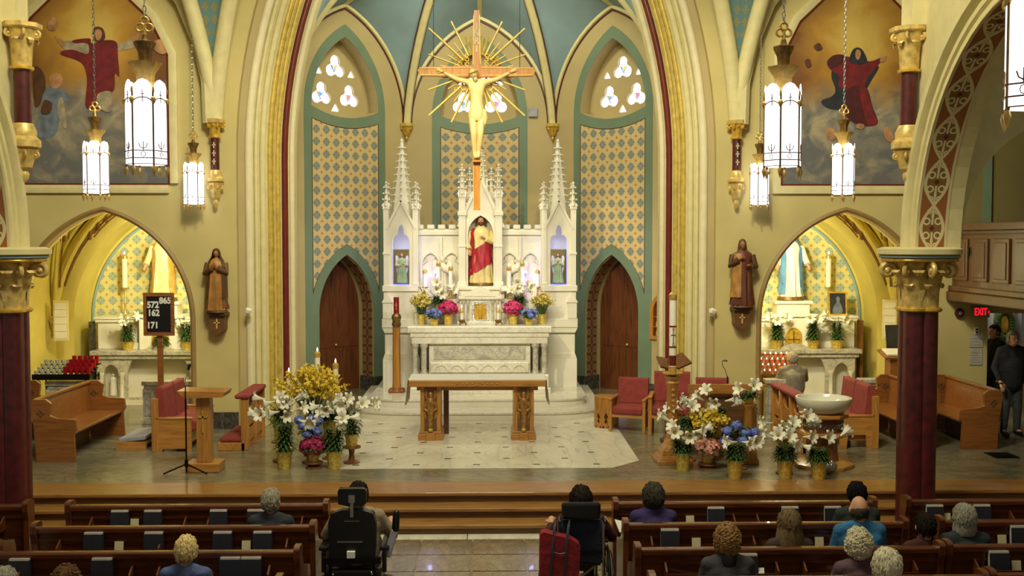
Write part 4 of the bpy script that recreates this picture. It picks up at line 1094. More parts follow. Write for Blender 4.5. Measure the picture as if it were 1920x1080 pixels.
Rd=[(.125,.09),(.105,.08),(.13,.09),(.12,.08),.045,(.06,.055),.042,.028,(.06,.055),.042,.028,.085,.06,.04,.03,.085,.06,.04,.03]
skinned('carved_body',V,Ed,Rd,corp,cr)
f=MB(); hc=Vector((-.055,Y0-.06,H(148)+.06)); R_=Euler((.35,-.35,0)).to_matrix()
f.ell(hc,(.065,.075,.095),14,12,R=R_); f.tube([hc+R_@Vector((0,-.07,.02)),hc+R_@Vector((0,-.095,-.012)),hc+R_@Vector((0,-.075,-.02))],[.008,.014,.008],6); hd=f.build('carved_head',corp,cr)
f=MB(); f.ell(hc+Vector((0,.02,.015)),(.078,.08,.10),14,10,R=R_,f=lambda d:.8 if d.y<-.3 and d.z<.5 else 1+.04*sin(20*d.x)); f.ell(hc+R_@Vector((0,-.06,-.085)),(.04,.03,.05),8,6); f.tube([hc+R_@Vector((.075*cos(t),.085*sin(t),.045)) for t in [2*PI*i/14 for i in range(15)]],.012,6,cap=False); f.build('hair_and_crown','goldcream',hd)
for s in(-1,1):
    f=MB(); hand(f,(s*.60,Y0+.04,H(134)),(s*1,0,.45),(0,-1,0),.85,0,.5); f.build('carved_hand',corp,cr)
f=MB(); f.lathe([(.125,-.13),(.14,-.10),(.145,-.02),(.135,.04),(.12,.07)],24,(0,Y0,H(214)),fold=lambda q,z:1+.05*cos(9*q+z*30),sy=.8); f.ell((.13,Y0-.03,H(222)),(.05,.05,.14),10,8,f=lambda d:1+.1*sin(14*d.x)); f.build('loincloth',corp,cr)
f=MB(); f.box((0,Y0+.03,H(303)),(.16,.12,.03)); f.build('foot_rest',crosswood,cr)
for s in(-1,1):
    f=MB(); f.tube([(s*.72,0,H(128)),(s*.72,.02,H(128)+6.2)],.006,5); f.build('hanging_wire','blackmetal',cr)
# ============================================================ LANTERNS
lg=emit('lantern_opal_glass',(236,238,252),1.9)
def lantern(loc,lab,k=1.0):
    t=T('pendant_lantern',lab,'lantern',loc,.14,'hanging nave lanterns'); r=.143
    for i in range(6):
        a=2*PI*i/6; w_=.158
        f=MB(); pts=[(-w_/2,-.33),(w_/2,-.33),(w_/2,.26),(w_*.42,.315),(w_*.22,.35),(0,.362),(-w_*.22,.35),(-w_*.42,.315),(-w_/2,.26)]
        Tm=Matrix.Rotation(a,4,'Z'); f.prism(pts,-r-.004,-r,'xz',T=Tm); p=f.build('glass_panel',lg,t)
        f=MB()
        for z in(-.285,-.225): f.bar(Tm@Vector((-w_/2,-r-.008,z)),Tm@Vector((w_/2,-r-.008,z)),.006,.008)
        for z,s in((-.17,.02),): 
            f.bar(Tm@Vector((0,-r-.008,-.225)),Tm@Vector((0,-r-.008,-.15)),.006,.006)
            for s in(-1,1): f.tube([Tm@Vector((0,-r-.009,-.21)),Tm@Vector((s*.025,-r-.009,-.195)),Tm@Vector((s*.035,-r-.009,-.165))],.004,5)
        f.tube([Tm@Vector((.018*cos(q),-r-.009,-.255+.022*sin(q))) for q in [2*PI*j/8 for j in range(9)]],.003,4,cap=False)
        f.bar(Tm@Vector((0,-r-.008,.17)),Tm@Vector((0,-r-.008,.27)),.006,.006); f.bar(Tm@Vector((-.015,-r-.008,.235)),Tm@Vector((.015,-r-.008,.235)),.006,.006)
        f.tube([Tm@Vector((w_/2*cos(q),-r-.008,.16+.05*sin(q))) for q in [PI*j/8 for j in range(9)]],.005,5)
        f.build('tracery','bronze',p,kind='stuff')
        Tb=Matrix.Rotation(a+PI/6,4,'Z')
        f=MB(); f.bar(Tb@Vector((0,-r/cos(PI/6)*.985,-.36)),Tb@Vector((0,-r/cos(PI/6)*.985,.27)),.014,.016); f.build('standard','bronze',t); f=MB(); f.lathe([(.002,-.44),(.014,-.40),(.02,-.375),(.012,-.35)],8,Tb@Vector((0,-r*1.15,0))); f.build('finial','brass',t); f=MB(); f.ell(Tb@Vector((0,-r*1.17,.19)),(.022,.022,.03),7,6); f.build('rosette','brass',t); f=MB(); f.ell(Tb@Vector((0,-r*1.16,.27)),(.012,.012,.03),6,5); f.build('bud','brass',t)
    f=MB(); f.lathe([(.150,-.335),(.168,-.33),(.168,-.31),(.150,-.305)],6,R=Matrix.Rotation(PI/6+PI/6,3,'Z'),cap=False); f.build('bottom_ring','brass',t)
    f=MB(); f.lathe([(.15,-.33),(.148,-.325)],6,R=Matrix.Rotation(PI/3,3,'Z')); f.build('bottom_glass',lg,t)
    f=MB(); f.lathe([(.10,.30),(.07,.36),(.075,.42),(.13,.50),(.135,.51),(.115,.505),(.05,.43),(.04,.41)],16,fold=lambda q,z:1+.05*cos(8*q)); f.build('lower_crown','brass',t)
    f=MB(); f.lathe([(.045,.42),(.05,.54),(.055,.60),(.085,.66),(.088,.68),(.07,.685),(.03,.70),(.02,.74)],16,fold=lambda q,z:1+.05*cos(8*q)); f.build('upper_crown','bronze',t)
    f=MB()
    for dx,dz in((-.035,0),(.035,0),(0,.055)): f.tube([(dx+.032*cos(q),0,.80+dz+.032*sin(q)) for q in [2*PI*j/12 for j in range(13)]],.011,6,cap=False)
    f.lathe([(.012,.70),(.02,.74),(.012,.78)],8); f.build('trefoil_ring','brass',t)
    f=MB()
    for i in range(70):
        z=.90+.052*i; ax=(1,0) if i%2 else (0,1)
        f.tube([(ax[0]*.014*cos(q),ax[1]*.014*cos(q),z+.034*sin(q)) for q in [2*PI*j/6 for j in range(7)]],.005,4,cap=False)
    f.build('chain','chrome',t); return t
L0=lantern((-2.66,9.0,4.20),'large white glass lantern in front of the left painting beside its right border')
for loc,lab in(((-5.08,14.5,4.20),'middle-sized glowing lantern hanging in front of the left painting below its red robed figure'),((-4.72,17.95,4.17),'smallest far lantern hanging beside the gilded colonnette left of the chancel arch'),
               ((2.70,9.1,4.20),'large white glass lantern hanging left of the right painting'),((5.06,14.6,4.20),'middle-sized glowing lantern hanging in front of the right painting'),
               ((4.76,17.95,4.17),'smallest far lantern half behind the large one near the right gilded colonnette'),((2.88,5.2,4.22),'nearest and largest lantern cut by the right frame edge')):
    dup(L0,loc,.14,lab)
# ============================================================ PAINTINGS
def skyglow():
    m,b=newmat('painted_golden_sky',.55); v=coords(); x,y,z=xyz(v)
    r=hyp(x*1.0,(z-.35)*.75); n=nz(v,1.6,6,.6); e=r*.55+(n-.5)*.55
    n2=nz(v,2.6,6,.9)
    c=ramp(e,[(.05,lin((214,184,92))),(.3,lin((184,138,50))),(.6,lin((120,76,28))),(.95,lin((70,46,24)))])
    g=ramp(n2*.8+z*.12+.25,[(.38,lin((100,100,98))),(.5,lin((128,122,106))),(.62,lin((166,152,120)))])
    e2=E.op('MULTIPLY_ADD',z,-2.2,-.9); e2=E.op('ADD',e2,(n-.5)*1.8); E.nt.nodes[-1].use_clamp=True
    k=E.op('MINIMUM',E.op('MAXIMUM',e2,0.0),1.0)
    setc(b,mixc(k,c,g)); return m
M['sky_paint']=skyglow()
def pcol(n,c): return plain(n,c,.6,var=.22,vs=7)
P_red,P_dred,P_blue,P_navy=pcol('painted_red',(112,24,28)),pcol('painted_dark_red',(74,20,22)),pcol('painted_grey_blue',(106,116,128)),pcol('painted_navy',(36,40,48))
P_flesh,P_white,P_cloud,P_brown=pcol('painted_flesh',(178,128,84)),pcol('painted_grey_white',(160,146,118)),pcol('painted_cloud',(112,112,108)),pcol('painted_brown',(84,52,28))
P_cloud2=pcol('painted_pale_cloud',(146,140,122))
OUT=[(-1.27,-2.15),(1.27,-2.15),(1.27,0.0),(1.18,.2),(.98,.6),(.55,1.01),(0,1.40),(-.55,1.01),(-.98,.6),(-1.18,.2),(-1.27,0)]
def smooth(pts,n=4):
    L=[];k=len(pts)
    for i in range(k):
        p0,p1,p2,p3=[Vector(pts[(i+j-1)%k]) for j in range(4)]
        for t in [q/n for q in range(n)]:
            L.append(tuple(.5*((2*p1)+(p2-p0)*t+(2*p0-5*p1+4*p2-p3)*t*t+(3*p1-p0-3*p2+p3)*t**3)))
    return L
def painting(cx,lab,figs):
    t=T('painting',lab,'painting',(cx,18.27,6.35),0,'pointed wall paintings')
    f=MB(); f.prism(OUT,0.0,.028,'xz'); cv=f.build('canvas','sky_paint',t)
    off=.001
    for nm,mt,pts in figs:
        f=MB(); f.prism(smooth(pts),-off-.0015,-off+.0005,'xz'); off+=.0016; f.build(nm,mt,cv)
    f=MB(); f.sweep(OUT[1:]+OUT[:2],[(0,.03),(0,-.02),(.03,-.02),(.03,.03)],'xz',flip=-1); f.build('maroon_border','red',t)
    f=MB(); f.sweep(OUT[1:]+OUT[:2],[(.03,.03),(.03,-.03),(.10,-.045),(.165,-.03),(.165,.03)],'xz',flip=-1); f.build('cream_frame','cream2',t)
def q(px,py,cx): return (UX(px,18.25)-cx, UZ(py,18.25)-6.35)
def Q(cx,L): return [q(a,b,cx) for a,b in L]
cL=-6.5; cR=6.5
clouds=lambda cx,L:[('painted_cloud',P_cloud if i%2 else P_cloud2,Q(cx,p)) for i,p in enumerate(L)]
painting(cL,'painting of a red robed figure with open arms above clouds, left of the chancel arch',
  [] and clouds(cL,[[(75,235),(110,215),(150,225),(190,212),(240,220),(300,240),(325,262),(320,300),(220,310),(120,300),(75,290)],[(120,250),(180,238),(230,250),(225,268),(160,275)],[(230,225),(290,215),(322,235),(300,258),(250,255)],[(80,300),(180,285),(260,300),(322,290),(322,320),(200,330),(80,325)]]) or
  [('painted_wing',P_brown,Q(cL,[(70,130),(88,138),(92,170),(84,195),(70,200)])),('painted_robe',P_blue,Q(cL,[(96,165),(115,166),(132,178),(136,192),(120,196),(118,220),(108,255),(80,260),(74,240),(82,215),(84,190)])),
   ('painted_head',P_flesh,Q(cL,[(100,146),(110,139),(122,143),(124,156),(116,166),(104,166)])),('painted_sash',P_white,Q(cL,[(116,190),(124,188),(130,235),(124,240),(114,215)])),
   ('painted_arms',P_white,Q(cL,[(126,82),(150,80),(190,88),(232,84),(258,76),(256,92),(225,98),(190,104),(150,100),(128,96)])),('painted_hand',P_flesh,Q(cL,[(112,70),(122,76),(130,84),(124,90),(116,80)])),('painted_hand',P_flesh,Q(cL,[(256,72),(268,64),(266,74),(258,84)])),
   ('painted_cloak',P_red,Q(cL,[(146,78),(176,75),(180,84),(205,78),(226,82),(228,110),(230,145),(222,140),(220,170),(205,180),(190,205),(172,206),(166,195),(170,150),(160,120),(124,106),(124,99),(144,96),(172,104),(172,84),(148,84)])),
   ('painted_robe',P_white,Q(cL,[(190,178),(214,174),(216,200),(210,212),(196,208),(188,200)])),
   ('painted_hair',P_brown,Q(cL,[(183,58),(192,53),(202,58),(205,74),(196,80),(184,78)])),('painted_face',P_flesh,Q(cL,[(187,60),(194,58),(199,64),(197,75),(191,79),(187,72)])),
   ('painted_cherub',P_flesh,Q(cL,[(100,42),(112,36),(118,46),(112,60),(100,58)])),('painted_cherub',P_flesh,Q(cL,[(294,82),(312,76),(322,92),(314,104),(298,98)])),('painted_cherub',P_brown,Q(cL,[(90,190),(104,196),(100,214),(84,214)]))])
painting(cR,'painting of a veiled red robed figure above grey clouds, right of the chancel arch',
  [] and clouds(cR,[[(1475,232),(1510,225),(1550,240),(1600,238),(1650,225),(1697,232),(1697,285),(1640,290),(1580,280),(1520,275),(1476,270)],[(1610,252),(1640,240),(1690,235),(1697,262),(1660,272),(1620,270)],[(1640,212),(1660,204),(1697,208),(1697,240),(1660,240)],[(1480,300),(1560,290),(1640,302),(1697,295),(1697,325),(1560,325),(1480,320)]]) or
  [('painted_cloak',P_navy,Q(cR,[(1560,108),(1575,128),(1640,118),(1628,150),(1615,172),(1595,200),(1560,204),(1540,196),(1537,186),(1556,178),(1562,165),(1554,140)])),
   ('painted_robe',P_red,Q(cR,[(1546,112),(1570,104),(1590,104),(1625,112),(1650,104),(1634,128),(1622,140),(1610,165),(1570,162),(1568,140),(1552,128)])),
   ('painted_skirt',P_dred,Q(cR,[(1585,165),(1618,160),(1632,200),(1642,228),(1625,235),(1600,230),(1580,210)])),
   ('painted_skirt_fold',P_red,Q(cR,[(1606,164),(1618,162),(1632,205),(1640,228),(1622,230)])),
   ('painted_sleeve',P_dred,Q(cR,[(1546,112),(1560,100),(1580,102),(1572,116),(1552,126)])),
   ('painted_veil',P_navy,Q(cR,[(1592,92),(1602,86),(1612,92),(1620,112),(1608,118),(1594,116),(1586,112)])),('painted_face',P_flesh,Q(cR,[(1599,92),(1604,90),(1608,96),(1606,106),(1602,109),(1598,103)])),
   ('painted_hand',P_flesh,Q(cR,[(1646,104),(1656,102),(1652,112),(1644,114)])),('painted_foot',P_flesh,Q(cR,[(1604,230),(1616,232),(1614,240),(1602,238)])),
   ('painted_cherub',P_flesh,Q(cR,[(1546,242),(1556,238),(1566,250),(1558,262),(1548,256)])),('painted_cherub',P_flesh,Q(cR,[(1654,238),(1664,240),(1672,262),(1662,264),(1654,254)])),
   ('painted_cherub',P_brown,Q(cR,[(1504,112),(1512,108),(1516,120),(1508,124)])),('painted_cherub',P_brown,Q(cR,[(1520,84),(1530,78),(1536,88),(1526,92)]))])
# ============================================================ WALL STATUES
sw={'robe':plain('carved_brown_wood',(104,68,32),.5,var=.2),'mantle':plain('carved_light_wood',(164,116,54),.5,var=.2),'skin':plain('carved_face_wood',(150,104,58),.5),'hair':plain('carved_hair_wood',(84,54,26),.5),'eye':'brownline'}
def bracket(x,z,lab):
    t=T('statue_bracket',lab,'bracket',(x,18.16,z),0,'carved wall brackets')
    f=MB(); f.b2((-.17,-.14,-.05),(.17,.135,0)); f.build('shelf',sw['hair'],t,bevel=.01)
    f=MB(); f.prism([(-.13,-.05),(.13,-.05),(.13,-.28),(.09,-.33),(0,-.37),(-.09,-.33),(-.13,-.28)],-.08,.135,'xz'); f.build('corbel',sw['robe'],t,bevel=.01)
    f=MB(); f.b2((-.012,-.09,-.27),(.012,-.08,-.10)); f.b2((-.05,-.09,-.18),(.05,-.08,-.158)); f.build('gilt_cross','goldcream',t)
bx=UX(408,18.16); zb=UZ(585,18.16); bracket(bx,zb,'brown carved wall bracket under the left wall statue')
figure('carved_wall_statue','brown carved statue with clasped hands on a bracket left of the chancel arch','statue',(bx,18.10,zb),1.05,{**sw,'robe':sw['mantle'],'mantle':sw['robe'],'sleeve':sw['robe'],'veil':sw['hair']},'pray',mantle='open',veil=True,base=sw['hair'])
bx=UX(1390,18.16); zb=UZ(577,18.16); bracket(bx,zb,'brown carved wall bracket under the right wall statue')
figure('carved_wall_statue','brown carved bearded statue with draped cloak on a bracket right of the chancel arch','statue',(bx,18.10,zb),1.13,{**sw,'sleeve':sw['hair'],'robe':plain('carved_red_brown_wood',(98,50,30),.5,var=.2)},'book',mantle='side',beard=True,base=sw['hair'])
# wall devices
for x,y,z,lab in((UX(464,18.26),18.26,UZ(583,18.26),'small white wall sensor beside the left carved statue'),(UX(1334,18.26),18.26,UZ(585,18.26),'small white wall sensor beside the right carved statue')):
    t=T('wall_sensor',lab,'sensor',(x,y,z),0,'wall sensors'); f=MB(); f.b2((-.035,-.0,-.05),(.035,.035,.05)); f.build('mount','white',t,bevel=.006)
    f=MB(); f.box((.02,-.05,.01),(.10,.09,.09),R=Euler((.4,.3,.3)).to_matrix()); f.build('sensor_body','white',t,bevel=.02)
for s,py,lab in((-1,338,'upper round white speaker on the tan apse wall beside the left red moulding'),(-1,425,'lower round white speaker on the tan apse wall beside the left red moulding'),(1,345,'upper round white speaker on the tan apse wall beside the right red moulding'),(1,432,'lower round white speaker on the tan apse wall beside the right red moulding')):
    t=T('round_speaker',lab,'speaker',(s*3.755,21.445,UZ(py,21.44)),-s*PI/4,'round apse speakers'); R_=Matrix.Rotation(PI/2,3,'X')
    f=MB(); f.lathe([(.10,-.01),(.105,.02),(.10,.05),(.08,.06)],24,R=R_); f.build('housing','white',t)
    f=MB(); f.lathe([(.065,.058),(.03,.064),(.005,.06)],20,R=R_); f.build('grille','stone',t)
t=T('wall_box','small grey electrical box on the apse wall right of the crucifix','box',(UX(999,23.6),23.57,UZ(211,23.6))); f=MB(); f.b2((-.10,-.03,-.10),(.10,.03,.10)); f.build('casing','stone',t,bevel=.01); f=MB(); f.b2((-.09,-.035,-.085),(.09,-.03,.085)); f.build('cover','stone',t)
# framed niche with icons on the right cheek wall
t=T('wall_cabinet','pointed oak framed glass cabinet on the tan wall behind the paschal candle','cabinet',(3.72,21.48,UZ(638,21.48)),-PI/4)
a=archpath(0,.30,.55,.42,0,8); b=archpath(0,.22,.55,.34,.07,8); h=.95
f=MB(); f.prism(a,-.05,.02,'xz',[b]); f.build('frame','oak',t,bevel=.008)
f=MB(); f.prism(b,-.01,.01,'xz'); f.build('back','pewend',t)
for z in(.25,.45): 
    f=MB(); f.b2((-.21,-.035,z),(.21,-.01,z+.015)); f.build('shelf','oak',t)
for i in range(6):
    f=MB(); f.lathe([(.02,0),(.03,.02),(.025,.08),(.012,.12)],8,(-.12+.12*(i%3),-.025,.075 if i<3 else .265)); f.build('oil_bottle','goldcream',t)
# ============================================================ CHAPEL ALTARS
lilycol={'robe':plain('statue_cream_robe',(222,208,150),.5),'mantle':plain('statue_gold_mantle',(196,150,66),.5),'skin':'skin','hair':'brownline'}
for sx,nm in((-1,'left'),(1,'right')):
    cx=sx*6.3; t=T('chapel_altar','white marble altar with arcaded front and stepped shelves in the '+nm+' side chapel','altar',(cx,21.0,0),0,'side chapel altars'); y=lambda v:v-21.0
    f=MB(); f.b2((-1.32,-.04,.98),(1.32,.7,1.07)); f.b2((-1.27,0,.90),(1.27,.66,.98)); f.build('mensa','gmarble',t,bevel=.015)
    f=MB(); f.sweep([(-1.27,0),(1.27,0)],[(0,0)]*3,'xy') if False else None
    big=archpath(0,.62,.52,.66,.14,10); sm=[archpath(s*.93,.14,.62,.18,.16,6) for s in(-1,1)]
    f=MB(); f.prism([(-1.2,.08),(1.2,.08),(1.2,.92),(-1.2,.92)],.04,.12,'xz',[big]+sm); f.build('arcaded_front','gmarble',t)
    f=MB(); f.b2((-1.2,.30,.08),(1.2,.36,.92)); f.b2((-1.25,0,0),(1.25,.66,.09)); f.build('recess','white',t)
    for x in(-.72,-1.12,.72,1.12):
        f=MB(); f.lathe([(.06,.09),(.06,.13),(.04,.16),(.04,.55),(.06,.60),(.06,.64)],12,(x,.03,0)); f.build('colonnette','wmarble',t)
    if sx<0:
        for s in(-1,1):
            f=MB(); f.loft([[p*.44+Vector((s*.93,.16,.17)) for p in r] for r in robe_rings(1,ROBE,.06,7,seg=20)]); f.ell((s*.93,.155,.575),.026,8,6); f.build('carved_figure','white',t)
        f=MB()
        for i in range(7): f.ell((-.30+.1*i,.22,.26+.03*sin(i*2)),(.06,.06,.05),8,6); f.cap((-.30+.1*i,.22,.15),(-.30+.1*i,.22,.26),.04,.03,7)
        f.b2((-.4,.18,.13),(.4,.28,.17)); f.build('supper_carving','white',t)
    f=MB(); f.b2((-1.3,.38,1.07),(1.3,.95,1.62)); f.b2((-1.34,.34,1.60),(1.34,.95,1.68)); f.b2((-1.36,.32,1.66),(1.36,.95,1.71)); f.build('retable','white',t,bevel=.01)
    f=MB(); f.b2((-.8,.26,1.07),(.8,.40,1.20)); f.build('gradine','wmarble',t,bevel=.008)
    f=MB(); f.b2((-.42,.18,1.07),(.42,.6,1.72)); f.b2((-.46,.14,1.70),(.46,.6,1.76)); f.b2((-.33,.2,1.76),(.33,.6,1.98)); f.b2((-.38,.16,1.96),(.38,.6,2.02)); f.build('pedestal','white',t,bevel=.01)
    f=MB(); f.prism(archpath(0,.17,1.30,.19,1.12,8),.165,.185,'xz'); dd=f.build('tabernacle_door','gold',t)
    f=MB(); f.b2((-.01,.155,1.13),(.01,.166,1.42)); f.b2((-.12,.155,1.24),(.12,.166,1.26)); f.build('door_rib','bronze',dd)
    f=MB(); f.lathe([(.26,2.02),(.27,2.04),(.24,2.1)],20,(0,.42,0),sy=.7); f.build('statue_plinth','bronze',t)
    for s in(-1,1):
        f=MB(); f.b2((s*1.42-.03,.3,.0),(s*1.42+.03,.5,1.62)); f.build('side_post','brownline' if sx>0 else 'darkstone',t)
    if sx<0:
        figure('chapel_statue','statue with golden mantle and raised hand, half hidden by the left chapel arch','statue',(cx,21.42,2.10),1.35,lilycol,'open',mantle='open',beard=True)
    else:
        figure('chapel_statue','statue with blue mantle and white robe in the right side chapel','statue',(cx,21.42,2.10),1.35,{'robe':'white','mantle':plain('statue_blue_mantle',(96,144,190),.5),'veil':bpy.data.materials['statue_blue_mantle'],'skin':'skin','hair':'brownline','sleeve':'white'},'open',mantle='open',veil=True)
    for k,(dx,zt) in enumerate(((-.95,0),(.95,0))):
        if (sx<0 and k==0) or (sx>0 and k==1):
            candlestick('chapel_candlestick','tall white candle in a gilded stand on the '+nm+' chapel altar shelf','%s'and cx+dx*.9,21.7,1.71,2.28,2.95,.055,'chapel candles',True)
    # communion rail pieces
    for px0,px1,lb in(((85,180,'left end'),(266,362,'right end')) if sx<0 else ((1435,1502,'left end'),(1612,1700,'right end'))):
        a,b=UX(px0,18.9),UX(px1,18.9); r=T('marble_rail','low grey marble railing piece at the '+lb+' of the '+nm+' chapel opening','railing',((a+b)/2,18.9,0),0,'chapel railings'); w_=(b-a)/2
        f=MB(); f.b2((-w_,-.12,.68),(w_,.12,.76)); f.b2((-w_+.03,-.09,.62),(w_-.03,.09,.68)); f.build('top_rail','gmarble',r,bevel=.012)
        f=MB(); f.b2((-w_,-.13,0),(w_,.13,.08)); f.build('plinth','gmarble',r,bevel=.01)
        for s in(-1,1):
            f=MB(); f.b2((s*(w_-.1)-.09,-.08,.08),(s*(w_-.1)+.09,.08,.62)); f.build('end_pier','gmarble',r)
            f=MB(); f.prism([(s*(w_-.1)-.06,.14),(s*(w_-.1)+.06,.14),(s*(w_-.1)+.06,.56),(s*(w_-.1)-.06,.56)],-.09,-.08,'xz',[[(s*(w_-.1)-.045,.16),(s*(w_-.1)+.045,.16),(s*(w_-.1)+.045,.54),(s*(w_-.1)-.045,.54)]]); f.build('panel_edge','stone',r)
        n=max(1,int((2*w_-.4)/.16))
        for i in range(n):
            x=-w_+.24+(2*w_-.48)*(i+.5)/n; f=MB(); f.lathe([(.05,.08),(.03,.14),(.045,.25),(.03,.4),(.028,.55),(.05,.62)],10,(x,0,0)); f.build('baluster','gmarble',r)
    # louvred wall plaque
    x=cx+sx*1.72 ; f=MB(); r=T('wall_plaque','narrow white framed plaque on the '+nm+' chapel side pier','plaque',(x,20.6,1.30),0,'chapel plaques')
    f.b2((-.14,0,0),(.14,.05,.78)); f.build('frame','cream2',r,bevel=.008)
    for i in range(5): f=MB(); f.b2((-.11,-.008,.05+.14*i),(.11,.0,.17+.14*i)); f.build('name_strip','white',r)
# framed picture on right chapel shelf
t=T('framed_picture','gold framed dark picture of a pale figure on the right chapel shelf','picture',(UX(1572,21.5),21.5,1.71))
f=MB(); f.prism([(-.19,0),(.19,0),(.19,.48),(-.19,.48)],0,.03,'xz',[[(-.16,.03),(.16,.03),(.16,.45),(-.16,.45)]]); f.build('frame','gold',t,rot=(-.12,0,0)); f=MB(); f.b2((-.16,.01,.03),(.16,.02,.45)); f.build('picture',P_navy,t,rot=(-.12,0,0))
f=MB(); f.prism(smooth([(-.10,.04),(.09,.04),(.08,.2),(.04,.27),(.05,.34),(.01,.39),(-.03,.34),(-.02,.27),(-.08,.18)]),.006,.012,'xz'); f.build('painted_figure',P_blue,t,rot=(-.12,0,0))
# ============================================================ VOTIVES
t=T('votive_rack','black iron tiered rack for votive lights inside the left chapel','rack',(UX(122,18.95),18.95,0)); W=.50
for i in range(4):
    f=MB(); f.b2((-W,-.26+.14*i,.86+.05*i),(W,-.12+.14*i,.88+.05*i)); f.build('tier','blackmetal',t)
for x,y in((-W+.03,-.22),(W-.03,-.22),(-W+.03,.26),(W-.03,.26)):
    f=MB(); f.tube([(x,y,0),(x,y,.87)],.014,6); f.tube([(x,y,.6),(x+(-.08 if x>0 else .08),y,.66),(x+(-.1 if x>0 else .1),y,.76),(x,y,.84)],.008,5); f.build('leg','blackmetal',t)
f=MB(); f.b2((-W,-.27,.80),(W,-.255,.90)); f.build('front_panel','blackmetal',t)
rg=plain('red_votive_glass',(150,18,30),.15,coat=.4); cgm=plain('clear_votive_glass',(170,172,150),.2); v0={}; ROWN=('front','second','third','back'); NUM=('first','second','third','fourth','fifth','sixth','seventh')
for i in range(4):
    for j in range(10):
        red=j>=5; k='r' if red else 'c'
        loc=(UX(122,18.95)-.45+.10*j,18.95-.19+.14*i,.881+.05*i)
        if k not in v0:
            v=T('votive_candle','red glass votive candle on the black rack, front row, first red one from the left' if red else 'clear glass votive candle on the black rack, front row, first clear one from the left','candle',loc,0,'red votive candles' if red else 'clear votive candles')
            f=MB(); f.lathe([(.033,0),(.040,.14 if red else .07),(.036,.14 if red else .07),(.03,.01)],12); f.build('glass_cup',rg if red else cgm,v)
            f=MB(); f.lathe([(.03,.01),(.033,.05)],10); f.build('wax','wax' if not red else 'red',v); v0[k]=v
        else: dup(v0[k],loc,label=('red' if red else 'clear')+' glass votive candle on the black rack, '+ROWN[i]+' row, '+NUM[j%5]+' '+('red' if red else 'clear')+' one from the left')
t=T('lit_votive_rack','tiered rack of glowing amber votive lights in the right chapel','rack',(UX(1462,19.3),19.3,0))
for i in range(4):
    f=MB(); f.b2((-.36,-.2+.12*i,.78+.09*i),(.36,-.09+.12*i,.80+.09*i)); f.build('tier','bronze',t)
for x in(-.33,.33):
    f=MB(); f.b2((x-.02,-.2,0),(x+.02,.25,.8)); f.build('leg','bronze',t)
f=MB(); f.b2((-.36,-.215,.62),(.36,-.2,.82)); f.build('front_panel','bronze',t)
am=emit('lit_amber_glass',(170,84,30),.16); v0=None
for i in range(4):
    for j in range(7):
        loc=(UX(1462,19.3)-.3+.10*j,19.3-.145+.12*i,.801+.09*i); lit=(i*7+j*3)%5<2
        if v0 is None:
            v0=T('lit_votive','glowing amber votive light on the right chapel rack, front row, first from the left','candle',loc,0,'lit votive lights')
            f=MB(); f.lathe([(.03,0),(.036,.075),(.032,.075),(.026,.01)],10); f.build('glass_cup',am,v0)
            f=MB(); f.lathe([(.002,.06),(.011,.075),(.008,.09),(.001,.105)],8); f.build('flame','flame',v0)
        else: dup(v0,loc,label='glowing amber votive light on the right chapel rack, '+ROWN[i]+' row, '+NUM[j]+' from the left')
lamp('POINT','votive_glow',(UX(1462,19.3),19.0,1.25),None,4,(1,.5,.2),.15)
# reading stand with album and photo
t=T('album_stand','wooden stand holding an open album in the right chapel beside the column','stand',(UX(1682,19.6),19.6,0))
f=MB(); f.b2((-.22,-.2,0),(.22,.2,.08)); f.b2((-.16,-.14,.08),(.16,.14,1.08)); f.build('body','pewoak',t,bevel=.01); f=MB(); f.box((0,0,1.12),(.56,.46,.04),R=Euler((.25,0,0)).to_matrix()); f.build('top','pewoak',t,bevel=.008)
f=MB(); f.box((0,0,1.155),(.44,.32,.03),R=Euler((.25,0,0)).to_matrix()); o=f.build('open_album','paper',loc=(UX(1682,19.6),19.58,.005)); tag(o,'open album with white pages on the wooden stand in the right chapel','book')
f=MB(); f.box((0,0,.24),(.36,.03,.46),R=Euler((-.15,0,.15)).to_matrix()); o=f.build('portrait_photo',P_navy,loc=(UX(1686,19.75),19.92,1.17)); tag(o,'dark framed portrait leaning behind the open album in the right chapel','picture')
# ============================================================ FURNITURE ON THE SANCTUARY FLOOR
def side_pew(x,Y,L,lab,mir=1):
    """bench along +Y, back at local -x, seat towards +x"""
    t=T('side_pew',lab,'pew',(x,Y,0),0,'side pews')
    g=lambda X:X*mir
    for y,nm in((0,0),(L,0)):
        P=[(g(0),0),(g(.56),0),(g(.54),.40),(g(.58),.46),(g(.56),.62),(g(.30),.64),(g(.20),.68),(g(.22),.86),(g(.14),.92),(g(-.04),.92),(g(-.08),.84),(g(-.03),.5)]
        f=MB(); f.prism(P,y-.03,y+.03,'xz'); e=f.build('pew_end','pewoak',t,bevel=.012)
        f=MB()
        for k in range(4): f.ell((g(.07+.035*cos(k*PI/2)),y-.032,.72+.035*sin(k*PI/2)),(.028,.006,.028),8,6)
        f.build('carved_quatrefoil','stepd',e)
    f=MB(); f.prism([(g(.0),.42),(g(.05),.42),(g(-.01),.90),(g(-.05),.90)],.03,L-.03,'xz'); f.b2((min(g(-.07),g(.02)),.03,.88),(max(g(-.07),g(.02)),L-.03,.92)); f.build('backrest','pewoak',t,bevel=.008)
    f=MB(); f.b2((min(g(.04),g(.54)),.03,.40),(max(g(.04),g(.54)),L-.03,.44)); f.build('seat','pewoak',t,bevel=.01)
    f=MB(); f.b2((min(g(.10),g(.13)),.4,.0),(max(g(.10),g(.13)),L-.4,.40)); f.build('support','stepd',t)
    return t
side_pew(-6.40,15.6,2.1,'oak side pew with carved end beside the left column, nearer one',1)
